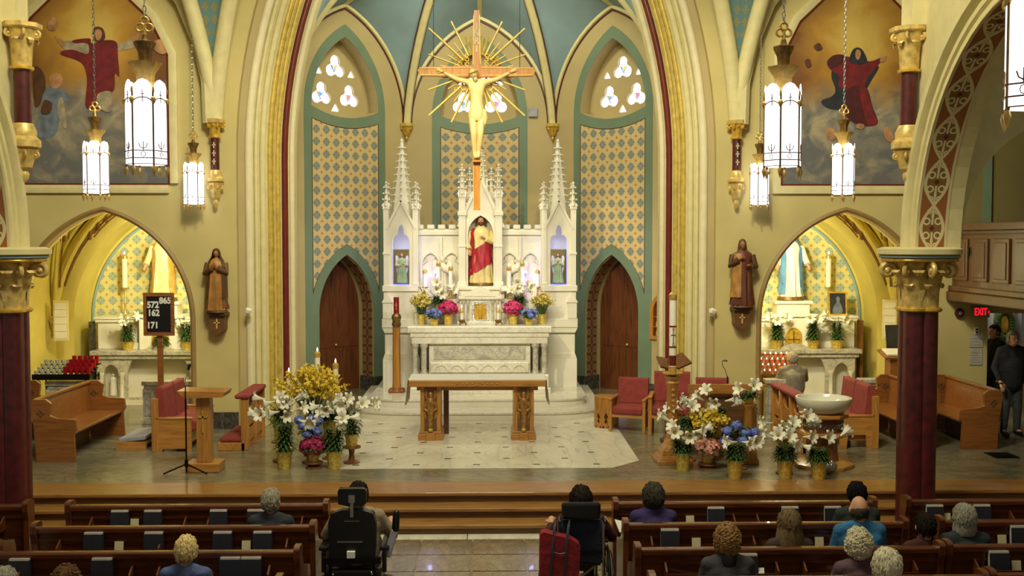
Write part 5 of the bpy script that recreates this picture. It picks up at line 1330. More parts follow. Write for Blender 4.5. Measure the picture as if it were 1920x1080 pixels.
side_pew(-7.45,15.75,2.0,'oak side pew farther left, mostly hidden behind the left column',1)
side_pew(7.10,16.3,1.9,'oak side pew partly hidden behind the right column',-1)
side_pew(8.06,16.25,1.9,'oak side pew with carved end near the right doorway',-1)
def settee(x,Y,lab,mir,legs=False):
    t=T('settee',lab,'settee',(x,Y,0),0,'red settees'); g=lambda a,b:(min(a*mir,b*mir),max(a*mir,b*mir))
    for y in(0,1.28):
        a,b=g(-.06,.04); f=MB(); f.b2((a,y-.03,0),(b,y+.04,.82)); f.build('post','oak',t,bevel=.008)
        a,b=g(.02,.54); f=MB(); lw,lh=(.10,.22) if legs else (.07,.05); f.prism([(a,0),(a,.5),(b,.5),(b,0),(b-lw,0),(b-lw-.02,lh),(a+lw+.02,lh),(a+lw,0)],y-.02,y+.03,'xz'); f.build('side_panel','oakx',t,bevel=.006)
        a,b=g(.0,.56); f=MB(); f.b2((a,y-.03,.5),(b,y+.05,.53)); f.build('arm_cap','oakx',t,bevel=.008)
    for k in range(2):
        y0,y1=.05+.6*k,.62+.6*k
        a,b=g(.03,.58); f=MB(); f.b2((a,y0,.30),(b,y1,.47)); f.build('seat_cushion','redcloth',t,bevel=.035)
        f=MB(); f.prism([(mir*.03,.44),(mir*.15,.44),(mir*.09,.98),(mir*-.03,.98)],y0,y1,'xz'); f.build('back_cushion','redcloth',t,bevel=.035)
    a,b=g(.05,.5); f=MB(); f.b2((a,.05,.12),(b,1.24,.28)); f.build('seat_frame','oaky',t); return t
settee(-4.90,16.32,'red upholstered oak settee behind the microphone stand on the left',1)
settee(6.18,16.32,'red upholstered oak settee beside the baptismal font',-1,True)
def prie(x,Y,L,n,lab,mir):
    t=T('prie_dieu',lab,'kneeler',(x,Y,0),0,'kneelers'); m=mir; p=L/n
    for k in range(n+1):
        y=p*k; f=MB(); f.b2((min(-.06*m,.06*m),y-.03,0),(max(-.06*m,.06*m),y+.03,.80)); f.build('post','oak',t,bevel=.008)
    for k in range(n):
        f=MB(); y0=.03+p*k; q=p-.06; f.prism([(y0,.36),(y0+q,.36),(y0+q,.68),(y0+q*.88,.72),(y0+q*.72,.56),(y0+q*.28,.56),(y0+q*.12,.72),(y0,.68)],-.02,.02,'yz'); f.b2((-.02,y0,.12),(.02,y0+q,.30)); f.build('panel','oaky',t)
        f=MB(); a=-.40*m; f.b2((min(a,-.06*m),y0-.02,.12),(max(a,-.06*m),y0+q,.2)); f.build('kneeling_pad','redcloth',t,bevel=.03)
    f=MB(); f.b2((min(-.15*m,.08*m),-.06,.80),(max(-.15*m,.08*m),L+.06,.87)); f.build('arm_pad','redcloth',t,bevel=.03)
    f=MB(); f.b2((min(-.42*m,0),-.03,.0),(max(-.42*m,0),L+.03,.12)); f.build('base_frame','oaky',t,bevel=.008); return t
prie(-3.56,16.40,1.16,2,'oak double kneeler with red padded rail left of the chancel arch',1)
prie(4.95,15.98,1.56,3,'oak triple kneeler with red padded rail behind the baptismal font',-1)
t=T('kneeling_bench','low oak kneeler with grey padded top behind the left settee','kneeler',(-5.33,16.65,0)); f=MB(); f.box((0,0.3,.16),(.42,.9,.07),R=Euler((0,-.1,0)).to_matrix()); f.build('pad','stone',t,bevel=.02)
f=MB(); f.b2((-.24,-.16,.0),(.22,-.10,.12)); f.b2((-.24,.7,.0),(.22,.76,.12)); f.b2((-.22,-.1,.06),(-.17,.7,.12)); f.b2((.15,-.1,.06),(.2,.7,.12)); f.build('frame','oakx',t)
# lectern with cross
t=T('lectern','oak lectern with brass cross and slanted top beside the microphone stand','lectern',(-3.80,14.98,0))
f=MB(); f.b2((-.235,-.17,0),(.235,.2,.13)); f.build('base','oakx',t,bevel=.012)
f=MB(); f.b2((-.095,-.09,.13),(.095,.1,1.05)); f.build('post','oak',t,bevel=.008)
f=MB(); f.prism([(-.10,1.05),(.30,1.06),(.33,1.13),(-.33,1.15),(-.26,1.07)],-.20,.24,'xz'); f.build('reading_top','oakx',t,bevel=.008)
f=MB(); f.b2((-.012,-.105,.55),(.012,-.09,.86)); f.b2((-.065,-.105,.76),(.065,-.09,.785)); f.build('brass_cross','brass',t)
# microphone stand
t=T('microphone_stand','thin black microphone stand with gooseneck in front of the settee','stand',(UX(345,14.75),14.75,0))
f=MB(); f.tube([(0,0,.03),(0,0,1.05)],.012,8); f.tube([(0,0,1.0),(0,0,1.22)],.008,8); f.build('pole','blackmetal',t); f=MB(); f.lathe([(.025,.10),(.025,.2)],10); f.build('hub','blackmetal',t)
for a in(200,-20,90):
    f=MB(); a=math.radians(a); f.tube([(0,0,.14),(.32*cos(a),.32*sin(a)*.6,.015)],.011,7); f.build('leg','blackmetal',t)
f=MB(); f.tube([(0,0,1.22),(0,0,1.32),(.03,0,1.40),(.05,-.01,1.46)],.006,6); f.build('gooseneck','chrome',t); f=MB(); f.cap((.05,-.01,1.46),(.065,-.02,1.52),.018,.022,10); f.build('microphone','black',t)
# hymn board
Yh=17.7; hx=UX(298,Yh); t=T('hymn_board','wooden hymn number board on a post showing four white numbers','sign',(hx,Yh,0)); zb=UZ(628,Yh); zt=UZ(548,Yh); w_=(UX(327,Yh)-UX(270,Yh))/2
f=MB(); f.b2((-.045,-.0,0),(.045,.05,zb+.05)); f.b2((-.25,-.2,0),(.25,.25,.05)); f.build('post','pewoak',t,bevel=.006)
f=MB(); f.prism([(-w_,zb),(w_,zb),(w_,zt),(-w_,zt)],-.045,.0,'xz',[[(-w_+.05,zb+.06),(w_-.05,zb+.06),(w_-.05,zt-.06),(-w_+.05,zt-.06)]]); f.build('frame','pewoak',t,bevel=.004)
f=MB(); f.b2((-w_+.05,-.02,zb+.06),(w_-.05,-.01,zt-.06)); f.build('black_panel','black',t)
for s,px,py in(('865',310,563),('572',287,571),('162',288,586),('171',286,609)): text(s,.145,'paper',t,(UX(px,Yh)-hx,-.022,UZ(py,Yh)),name='number',extrude=.003,bold=.006,sx=.9)
# sanctuary lamp on post
YS=20.55; x=UX(743,YS); t=T('sanctuary_lamp','red glass sanctuary lamp on a tall carved wooden post left of the altar','lamp',(x,YS,.30))
f=MB(); f.lathe([(.16,0),(.17,.03),(.12,.07),(.10,.09)],8); 
for k in range(4): f.ell((.15*cos(k*PI/2+PI/4),.15*sin(k*PI/2+PI/4),.04),(.05,.05,.04),8,6)
f.build('base','pewoak',t); f=MB(); f.lathe([(.085,.08),(.075,.2),(.07,1.22),(.08,1.26)],8,fold=lambda q,z:1+.03*cos(8*q)); f.build('post','oak',t)
f=MB(); f.lathe([(.06,1.26),(.085,1.31),(.07,1.38),(.09,1.45),(.075,1.50),(.05,1.53)],16,fold=lambda q,z:1+.06*cos(6*q)); f.build('collar','bronze',t)
f=MB(); f.lathe([(.05,1.53),(.053,1.56),(.053,1.84),(.045,1.84)],16); f.build('red_glass',emit('glowing_red_glass',(120,6,12),.12),t); f=MB(); f.bar((0,-.056,1.6),(0,-.056,1.74),.008,.006); f.bar((-.025,-.056,1.69),(.025,-.056,1.69),.006,.008); f.build('gilt_cross','goldcream',t)
# ambo
t=T('ambo','wide oak ambo with slanted top behind the right flowers','ambo',(UX(1363,16.05),16.05,0)); f=MB(); f.b2((-.34,-.15,0),(.34,.25,.95)); f.build('body','oak',t,bevel=.01)
f=MB(); f.loft([[Vector((-.52,-.24,.93)),Vector((.48,-.24,.93)),Vector((.54,-.26,1.09)),Vector((-.53,-.26,1.09))],[Vector((-.53,.30,.86)),Vector((.50,.30,.86)),Vector((.53,.30,1.01)),Vector((-.53,.30,1.01))]],sm=False); f.build('reading_top','oakx',t,bevel=.012); f=MB(); f.b2((-.42,-.19,0),(.42,.3,.1)); f.build('base','oakx',t,bevel=.01)
f=MB(); f.b2((-.30,-.165,.15),(.30,-.15,.88)); f.build('front_panel','stepd',t)
f=MB(); f.tube([(0.02,0,1.06),(.02,0,1.17)],.012,8); f.tube([(.02,0,1.16),(-.02,-.02,1.27),(-.07,-.03,1.36),(-.07,-.04,1.41),(-.03,-.05,1.42)],.005,6); f.cap((-.04,-.05,1.42),(-.01,-.06,1.415),.014,.014,8); f.build('gooseneck_microphone','black',t)
# paschal candle and stand
YP=15.43; x=UX(1262,YP); t=T('candle_stand','tall carved oak stand carrying the paschal candle','stand',(x,YP,0))
for r0,r1,z0,z1 in((.36,.36,0,.06),(.31,.28,.06,.12),(.25,.24,.12,.20),(.20,.15,.20,.27),(.15,.12,.27,.34)):
    f=MB(); f.lathe([(r0,z0),(r1,z1)],4); f.build('base_step','oak',t,rot=(0,0,PI/4+.06),bevel=.006)
f=MB(); f.lathe([(.10,.30),(.085,.40),(.08,1.12),(.10,1.16),(.085,1.19),(.12,1.24),(.12,1.26)],8); f.build('shaft','oak',t)
f=MB()
for k in range(9): f.ell((0,-.083,.42+.08*k),(.03,.012,.025),8,6)
f.build('carved_trail','oakx',t)
f=MB(); f.lathe([(.03,1.26),(.14,1.29),(.15,1.31),(.06,1.31),(.062,1.40)],20); f.build('drip_pan','brass',t)
t2=T('paschal_candle','thick white paschal candle with red bands and gold collar on the carved stand','candle',(x,YP,1.312)); hz=UZ(556,YP)-1.312
f=MB(); f.lathe([(.052,0),(.052,hz)],20); f.build('wax','wax',t2)
for z0,z1 in((.10,.25),(.36,.385),(.66,.685)):
    f=MB(); f.lathe([(.0535,z0),(.0535,z1)],20,cap=False); f.build('red_band','red' if z0<.6 else 'red',t2)
f=MB(); f.lathe([(.056,hz-.05),(.06,hz-.04),(.06,hz+.03),(.03,hz+.06)],20); f.build('gold_collar','brass',t2)
f=MB(); f.bar((0,-.054,.43),(0,-.054,.62),.012,.006); f.bar((-.035,-.053,.55),(.035,-.053,.55),.006,.012); f.build('cross_mark','bronze',t2)
for ch,z in(('A',.64),('Ω',.41)): text(ch,.05,'bronze',t2,(0,-.056,z),name='letter')
# book stand
t=T('book_stand','dark wooden book stand with open top behind the paschal candle','stand',(UX(1262,17.0),17.0,0)); f=MB(); f.tube([(0,0,.0),(0,0,1.22)],.03,8); f.build('post','stepd',t); f=MB(); f.lathe([(.2,0),(.2,.04),(.06,.08)],12); f.build('foot','stepd',t)
f=MB(); f.box((-.11,0,1.26),(.26,.30,.03),R=Euler((.5,.25,.25)).to_matrix()); f.box((.12,0,1.30),(.26,.30,.03),R=Euler((.5,-.35,.25)).to_matrix()); f.build('book_rest','pewend',t)
# armchairs
def armchair(x,Y,rz,sc_,lab):
    t=T('armchair',lab,'chair',(x,Y,0),rz,'red armchairs'); t.scale=(sc_,)*3
    for s in(-1,1):
        for y in(-.26,.26):
            f=MB(); f.b2((s*.32-.03,y-.035,0),(s*.32+.03,y+.035,.60)); f.build('leg','oak',t,bevel=.006)
        f=MB(); f.b2((s*.32-.035,-.31,.60),(s*.32+.035,.30,.64)); f.build('armrest','oaky',t,bevel=.008)
        f=MB(); f.b2((s*.32-.015,-.22,.08),(s*.32+.015,.22,.40)); f.build('side_panel','oaky',t)
    f=MB(); f.b2((-.29,-.31,.33),(.29,.24,.48)); f.build('seat','redcloth',t,bevel=.04)
    f=MB(); f.prism([(.18,.46),(.28,.46),(.36,.96),(.27,.98)],-.29,.29,'yz'); f.build('backrest','redcloth',t,bevel=.045)
    f=MB(); f.b2((-.29,-.28,.28),(.29,.26,.34)); f.build('seat_frame','oakx',t); return t
armchair(UX(1183,18.02),18.02,-.35,.90,'red upholstered oak armchair nearest the altar on the right')
armchair(UX(1260,17.7),17.7,-.22,1.04,'largest red upholstered oak armchair, behind the carved candle stand')
armchair(UX(1338,17.55),17.55,-.18,.95,'red upholstered oak armchair hidden behind the oak ambo')
t=T('side_table','small octagonal oak stand with carved openings beside the armchairs','table',(UX(1135,18.35),18.35,0)); t.scale=(1.15,1.15,1.1)
f=MB(); f.lathe([(.17,.46),(.17,.5)],8,R=Matrix.Rotation(PI/8,3,'Z')); f.build('top','oak',t,bevel=.006)
for k in range(8):
    a=k*PI/4; Tm=Matrix.Rotation(a,4,'Z'); f=MB(); f.prism([(-.062,0),(-.04,.05),(-.02,0),(.02,0),(.04,.05),(.062,0),(.062,.46),(-.062,.46)],-.155,-.135,'xz',[[(-.025,.10),(0,.07),(.025,.10),(.012,.14),(.03,.18),(0,.25),(-.03,.18),(-.012,.14)]],T=Tm); f.build('side_panel','oak',t)
f=MB(); f.lathe([(.12,.02),(.12,.45)],8); f.build('core','stepd',t)
# font
YF=15.1; x=UX(1547,YF); t=T('baptismal_font','white basin baptismal font on a carved octagonal wooden pedestal','font',(x,YF,0))
f=MB(); f.lathe([(.20,.76),(.30,.80),(.37,.88),(.395,.96),(.39,.99),(.37,.99),(.35,.94),(.25,.86),(.10,.84)],48,cap=True); f.build('basin',plain('glazed_white_basin',(220,216,192),.15,var=.02,coat=.5),t)
f=MB(); f.lathe([(.05,.845),(.30,.90)],40); 
r8=Matrix.Rotation(PI/8,3,'Z')
f=MB(); f.lathe([(.32,.70),(.35,.72),(.35,.76),(.30,.77)],8,R=r8); f.build('upper_ring','oakx',t,bevel=.006)
f=MB(); f.lathe([(.28,.50),(.28,.70)],8,R=r8); cp=f.build('carved_drum','stepd',t)
for k in range(8):
    Tm=Matrix.Rotation(k*PI/4,4,'Z'); f=MB()
    for i in range(3): f.tube([Tm@Vector((-.07+.07*i+.028*cos(q_),-.262,.60+.028*sin(q_))) for q_ in [2*PI*j/8 for j in range(9)]],.008,5,cap=False)
    f.build('carved_rosettes','chrome',cp)
f=MB(); f.lathe([(.33,.44),(.35,.46),(.33,.50),(.28,.51)],8,R=r8); f.build('lower_ring','oakx',t,bevel=.006)
f=MB(); f.lathe([(.22,.08),(.20,.2),(.20,.44)],8,R=r8); f.build('pedestal','pewoak',t)
f=MB(); f.lathe([(.44,0),(.44,.05),(.30,.09)],8,R=r8); f.build('base','oakx',t,bevel=.008)
f=MB(); f.lathe([(.05,.846),(.27,.885)],32); f.build('water',plain('still_water',(180,190,180),.05),t)
# ============================================================ FLOWERS
random.seed(11)
def bloom_mesh(mb,k=1.0):
    for p in range(6):
        a=p*PI/3; w_=[.006,.014,.022,.028,.024,.004] if p%2==0 else [.006,.012,.018,.022,.018,.003]
        st=[(.008,0),(.014,.05),(.026,.10),(.050,.135),(.078,.145),(.098,.130)]; vs=[];fs=[]
        for (r,z),ww in zip(st,w_):
            for s in(-1,0,1):
                rr=r-(.004 if s else 0); y=s*ww
                vs.append((k*(cos(a)*rr-sin(a)*y),k*(sin(a)*rr+cos(a)*y),k*z))
        for i in range(5):
            for j in range(2): fs.append((i*3+j,i*3+j+1,(i+1)*3+j+1,(i+1)*3+j))
        mb.add(vs,fs)
    for p in range(3): mb.tube([(0,0,.05*k),(.012*k*cos(p*2.1),.012*k*sin(p*2.1),.125*k)],.0035*k,4,1)
bm=MB(); bloom_mesh(bm,1.22); BLOOM=bm.build('bloom',['lily','yflower']); BM=BLOOM.data; bpy.data.objects.remove(BLOOM)
def blade(mb,base,d,L,w_,droop,m=0):
    d=Vector(d).normalized(); sd=d.cross(Vector((0,0,1))); sd=sd.normalized() if sd.length>.01 else Vector((1,0,0)); vs=[]
    base=Vector(base)
    for t,ww in((0,.3),(.35,1),(.7,.8),(1,.05)):
        c=base+d*L*t-Vector((0,0,droop*L*t*t)); vs+=[c-sd*w_*ww,c+sd*w_*ww]
    mb.add(vs,[(0,1,3,2),(2,3,5,4),(4,5,7,6)],m)
def foil_pot(parent,h=.20,r=.085,mat='foil',z=0,name='foil_pot'):
    f=MB(); ph=random.random()*6
    f.lathe([(r*.80,z),(r*.84,z+.01),(r,z+h*.8),(r*1.12,z+h),(r*1.20,z+h*1.08),(r*1.0,z+h*.98),(r*.9,z+h*.9)],32,fold=lambda q,zz:1+(.02+.10*max(0,(zz-z)/h-.8))*(cos(11*q+ph)+.6*cos(17*q)))
    f.build(name,mat,parent)
M['stoolwood']=wood('stand_brown_wood',(112,68,32),(78,44,18),'z',.4,.1)
def stool(x,y,h,lab,grp='flower stands'):
    t=T('flower_stand',lab,'stand',(x,y,0),0,grp); f=MB(); f.lathe([(.13,h-.025),(.135,h-.012),(.13,h)],20); f.build('top','stoolwood',t)
    f=MB(); f.lathe([(.12,0),(.12,.02),(.05,.05),(.035,h*.5),(.05,h-.03)],14); f.build('pedestal','stoolwood',t); return t
def lily(x,y,z,hf,blooms,lab,grp='potted lilies',spread=.18,pot=(.24,.10),mat='foil',dens=1.1,sc_=1.0):
    """blooms: list of (dx,dz above foot,azimuth toward camera=-90) local placement"""
    t=T('potted_lily',lab,'plant',(x,y,z),0,grp); foil_pot(t,*pot,mat)
    f=MB(); zt=pot[0]
    n=4
    for i in range(n):
        a=i*2*PI/n+random.random(); top=Vector((spread*.55*cos(a),spread*.5*sin(a),hf))
        b=Vector((.03*cos(a),.03*sin(a),zt-.02)); f.tube([b,b.lerp(top,.5)+Vector((0,0,.02)),top],[.007,.006,.004],5)
        for k in range(int(62*dens)):
            tt=.12+.88*(k+1)/(62*dens+1); p=b.lerp(top,tt); q=k*2.4+a; L=(.23-.10*tt)*random.uniform(.8,1.2)*sc_
            blade(f,p,(cos(q),sin(q),.75+.3*tt),L,.015*sc_,.55+.35*(1-tt))
    for dx,dz,a,e in blooms:
        tip=Vector((dx,-.05+.03*sin(a),dz)); f.tube([Vector((dx*.3,0,min(hf,dz-.05))),tip.lerp(Vector((dx*.5,0,hf)),.3),tip],[.005,.004,.004],5)
    fo=f.build('foliage','leaf',t,kind='stuff')
    for dx,dz,a,e in blooms:
        o=bpy.data.objects.new('bloom',BM); COL.objects.link(o); o.parent=t
        d=Vector((cos(math.radians(a))*cos(math.radians(e)),sin(math.radians(a))*cos(math.radians(e)),sin(math.radians(e))))
        o.location=(dx,-.05+.03*sin(a),dz); o.rotation_mode='QUATERNION'; o.rotation_quaternion=d.to_track_quat('Z','Y'); o.scale=(sc_,)*3
    return t
def rb(n,cx,cz,rx,rz_):
    L=[]
    n=max(1,round(n*.8))
    for i in range(n):
        dx=cx+rx*(2*(i+.5)/n-1)+random.uniform(-.03,.03); L.append((dx,cz+random.uniform(-rz_,rz_),-90+80*(dx-cx)/max(rx,.01)+random.uniform(-60,60),random.uniform(-18,35)))
    return L
def floret(mb,c,nrm,r,m=0,k=5):
    nrm=Vector(nrm).normalized(); a=nrm.orthogonal().normalized(); b=nrm.cross(a); c=Vector(c); ph=random.random()*6
    for i in range(k):
        q=ph+2*PI*i/k; d=a*cos(q)+b*sin(q); s=nrm.cross(d)
        mb.add([c,c+d*r*.55+s*r*.38+nrm*r*.15,c+d*r+nrm*r*.05,c+d*r*.55-s*r*.38+nrm*r*.15],[(0,1,2,3)],m)
def azalea(x,y,z,rx,rz_,mat,lab,grp,potm='foil',pot=(.15,.08),n=260):
    t=T('potted_azalea',lab,'plant',(x,y,z),0,grp); foil_pot(t,*pot,potm); c=Vector((0,0,pot[0]+rz_*.75))
    f=MB()
    for i in range(90):
        d=Vector((random.gauss(0,1),random.gauss(0,1),random.gauss(0,.8))).normalized(); blade(f,c+Vector((d.x*rx*.8,d.y*rx*.8,d.z*rz_*.6-.02)),(d.x,d.y,.2),.07,.016,.5)
    for i in range(8): q=i*PI/4; f.tube([(0,0,pot[0]-.02),c+Vector((rx*.6*cos(q),rx*.6*sin(q),0))],.006,5)
    f.build('foliage','leaf2',t,kind='stuff'); f=MB()
    for i in range(n):
        d=Vector((random.gauss(0,1),random.gauss(0,1),random.gauss(.35,.9))).normalized(); p=c+Vector((d.x*rx,d.y*rx,d.z*rz_))*random.uniform(.86,1.05); floret(f,p,d+Vector((random.uniform(-.4,.4),random.uniform(-.4,.4),random.uniform(-.3,.3))),.032)
    f.build('blossoms',mat,t,kind='stuff'); return t
def hydrangea(x,y,z,heads,lab,grp='blue hydrangeas',pot=(.15,.08),potm='foil',r=.075):
    t=T('potted_hydrangea',lab,'plant',(x,y,z),0,grp); foil_pot(t,*pot,potm); f=MB()
    for hx_,hy,hz2 in heads: f.tube([(0,0,pot[0]-.02),(hx_*.6,hy*.6,(pot[0]+hz2)/2),(hx_,hy,hz2)],.006,5)
    for i in range(70):
        q=random.random()*2*PI; zz=random.uniform(pot[0],max(h[2] for h in heads)); rr=random.uniform(.02,.10); blade(f,(rr*cos(q),rr*sin(q),zz),(cos(q),sin(q),.4),.11,.034,.6)
    f.build('foliage','leaf2',t,kind='stuff')
    for hx_,hy,hz2 in heads:
        g=MB(); g.ell((0,0,0),(r*.85,r*.85,r*.7),10,8)
        for i in range(70):
            d=Vector((random.gauss(0,1),random.gauss(0,1),random.gauss(.2,.9))).normalized(); floret(g,Vector((d.x*r,d.y*r,d.z*r*.82)),d,.020,0,4)
        g.build('flower_head','hydblue',t,loc=(hx_,hy,hz2))
    return t
def forsythia(x,y,z,R,cz_,lab,mat='yflower',n=520,grp='yellow forsythias',pot=(.20,.10),potm='foil',leafy=.2,fr=.030):
    t=T('potted_forsythia',lab,'plant',(x,y,z),0,grp); foil_pot(t,*pot,potm); f=MB(); g=MB()
    for i in range(46):
        q=random.random()*2*PI; e=random.uniform(.05,1.15); d=Vector((cos(q)*sin(e)*R[0],sin(q)*sin(e)*R[0]*.7,cos(e)*R[1]*.9)); top=Vector((0,0,cz_-R[1]*.25))+d
        b=Vector((.03*cos(q),.03*sin(q),pot[0]-.02)); mid=b.lerp(top,.55)+Vector((0,0,.05)); f.tube([b,mid,top],[.006,.005,.003],5)
        for k in range(int(n/46)):
            tt=random.uniform(.45,1.03); p=(b.lerp(mid,tt/.55) if tt<.55 else mid.lerp(top,(tt-.55)/.45))+Vector((random.uniform(-1,1),random.uniform(-1,1),random.uniform(-1,1)))*.045; floret(g,p,(random.gauss(0,1),random.gauss(-.5,1),random.gauss(.3,1)),fr,0,4)
        if random.random()<leafy: blade(f,mid,(cos(q),sin(q),.5),.1,.014,.4)
    f.build('branches','leaf2',t,kind='stuff'); g.build('blossoms',mat,t,kind='stuff'); return t
# --- left flower group
azs=stool(-2.30,15.12,.09,'low wooden stand under the magenta azalea in the left flower group')
lily(-2.70,15.04,0,.62,rb(7,-.02,.78,.30,.07)+[(-.30,.80,175,5)],'white lily in gold foil pot, front left of the left flower group')
azalea(-2.30,15.12,.09,.20,.13,'magenta','deep magenta azalea at the front of the left flower group','magenta azaleas',pot=(.12,.08))
lily(-2.00,15.05,0,.55,rb(6,.0,.72,.22,.07),'white lily in gold foil pot, front right of the left flower group')
stool(-1.80,15.42,.25,'wooden stand under the rightmost lily of the left flower group')
lily(-1.80,15.42,.25,.50,rb(6,.03,.62,.22,.06)+[(.24,.60,-10,10)],'white lily on a wooden stand, rightmost of the left flower group',pot=(.17,.09))
stool(-2.42,15.52,.28,'wooden stand under the blue hydrangea in the left flower group')
hydrangea(-2.42,15.52,.28,[(-.15,-.03,.34),(-.08,-.10,.26),(.02,-.02,.36),(.13,-.04,.32),(.05,-.12,.24),(-.02,-.13,.14),(.12,-.1,.18)],'blue hydrangea behind the magenta azalea, left flower group')
stool(-2.48,16.05,.40,'tall wooden stand under the yellow forsythia in the left flower group')
forsythia(-2.48,16.05,.40,(.60,.55),.56,'large yellow forsythia spray at the back of the left flower group',n=2000,fr=.030)
stool(-2.86,15.6,.30,'wooden stand under the back left lily of the left flower group')
lily(-2.86,15.6,.30,.45,rb(6,.08,.58,.22,.06)+[(-.20,.62,180,10)],'white lily behind on the left side of the left flower group')
stool(-2.16,15.72,.34,'wooden stand under the back right lily of the left flower group')
lily(-2.16,15.72,.34,.45,rb(6,.04,.52,.20,.08),'white lily behind the blue hydrangea, left flower group')
for px,p0,p1,lab in((594,652,697,'tallest'),(628,673,716,'right hand'),(540,690,728,'left hand')):
    Yk=16.75 if px==594 else 16.45; x=UX(px,Yk)
    candlestick('floor_candlestick',lab+' of three lit white candles rising above the left flower group',x,Yk,0,UZ(p1,Yk),UZ(p0+6,Yk),.042,'candles above the left flowers')
# --- right flower group
lily(2.92,14.82,0,.42,rb(6,.05,.58,.24,.06)+[(-.18,.70,170,30)],'white lily in gold foil pot, front left of the flowers before the ambo')
stool(3.30,14.98,.07,'low wooden stand under the salmon azalea before the ambo')
azalea(3.30,14.98,.07,.22,.13,'salmon','salmon pink azalea in gold foil before the ambo','salmon azaleas',pot=(.12,.08))
lily(3.54,14.32,0,.46,rb(4,.10,.52,.13,.05),'white lily in gold foil pot at the very front before the ambo')
stool(3.74,14.92,.22,'wooden stand under the blue hydrangea before the ambo')
hydrangea(3.74,14.92,.22,[(-.18,-.03,.32),(-.05,-.02,.40),(.07,-.08,.31),(.20,-.02,.30),(-.22,-.12,.20),(.02,-.13,.20),(.18,-.12,.2)],'blue hydrangea on the right of the flowers before the ambo',r=.085)
stool(3.36,15.3,.14,'wooden stand under the yellow forsythia before the ambo')
forsythia(3.36,15.3,.14,(.34,.30),.44,'small yellow forsythia in the middle of the flowers before the ambo',n=900,fr=.026)
stool(3.55,15.62,.32,'tall wooden stand under the tallest lily before the ambo')
lily(3.55,15.62,.32,.42,rb(9,.02,.55,.36,.10)+[(.42,.42,0,5),(-.36,.56,180,10)],'tallest white lily with many blooms directly in front of the ambo')
stool(3.12,15.5,.24,'wooden stand under the left back lily before the ambo')
lily(3.12,15.5,.24,.38,rb(6,-.0,.50,.22,.06)+[(-.28,.45,180,0)],'white lily between the carved candle stand and the yellow forsythia')
t=T('pedestal_stand','tall carved oak flower pedestal at the right end of the ambo','stand',(3.97,15.3,0)); f=MB(); f.lathe([(.17,0),(.17,.06),(.14,.10),(.13,.22),(.10,.28)],4); f.build('base','oak',t,rot=(0,0,PI/4),bevel=.006)
f=MB(); f.lathe([(.085,.26),(.08,.80),(.11,.84),(.11,.87)],8); f.build('shaft','oak',t)
lily(3.97,15.3,.872,.16,[(-.06,.20,-150,10),(.02,.24,-80,20)],'small lily in gold foil pot on the carved oak pedestal',pot=(.08,.06),dens=.4)
# --- font flower group
stool(4.30,14.62,.26,'wooden stand under the tall lily before the font')
lily(4.30,14.62,.26,.36,rb(9,.04,.46,.26,.09)+[(.30,.42,30,20)],'tall white lily with crowded blooms left of the font pedestal')
lily(4.22,14.30,0,.42,rb(6,.05,.52,.24,.07)+[(-.15,.56,175,15)],'white lily in gold foil pot before the font, left one')
lily(4.66,14.24,0,.40,[(.02,.58,-60,10),(.26,.60,30,25)],'mostly green lily in gold foil pot before the font, right one',dens=1.3)
f=MB(); f.ell((0,0,.15),(.10,.07,.09),14,10,f=lambda d:1+.25*sin(9*d.x+3)*sin(11*d.z)); o=f.build('silver_foil_wrap','silverfoil',loc=(4.92,14.55,-.0)); tag(o,'crumpled silver foil wrap beside the right lily pot at the font','foil')
o.location.z=-.055
# --- high altar flowers
for s,nm in((-1,'left'),(1,'right')):
    g=lambda px,Y:UX(px,Y)
    azalea(g(840 if s<0 else 962,20.62),20.62,1.602,.19,.15,'pink','bright pink azalea on the altar, '+nm+' of the tabernacle','altar azaleas',pot=(.20,.09))
    hydrangea(g(814 if s<0 else 992,20.50),20.50,1.602,[(-.10,0,.24),(.0,-.06,.27),(.10,0,.24),(.03,-.10,.19)],'blue hydrangea on the altar near its '+nm+' end','altar hydrangeas',pot=(.13,.08))
    forsythia(g(790 if s<0 else 1016,20.74),20.74,1.602,(.27,.28),.40,'pale yellow spray on the '+nm+' end of the altar','pyellow',520,'altar yellow sprays',(.18,.08),fr=.026)
    lily(g(822 if s<0 else 973,20.91),20.91,1.882,.24,rb(9,0,.42,.22,.12),'white lilies behind the pink azalea, '+nm+' of the tabernacle',pot=(.10,.06),dens=.7)
# --- chapel lilies
for px,Y,lab in((238,21.12,'leafy lily on the left chapel altar, left of the hymn board'),(349,21.12,'leafy lily on the left chapel altar, right of the hymn board'),(300,21.12,'small lily on the left chapel altar behind the hymn board'),(1457,21.12,'leafy lily at the left end of the right chapel altar'),(1515,21.12,'leafy lily in front of the gilded tabernacle of the right chapel'),(1571,21.12,'leafy lily under the framed picture in the right chapel')):
    small=px==300; x=UX(px,Y)
    if px==1515: x+=.12
    lily(x,Y,1.072,.50 if not small else .25,rb(4,0,.60,.12,.05) if not small else [],lab,'chapel lilies',spread=.14,pot=(.16,.11) if not small else (.10,.07))
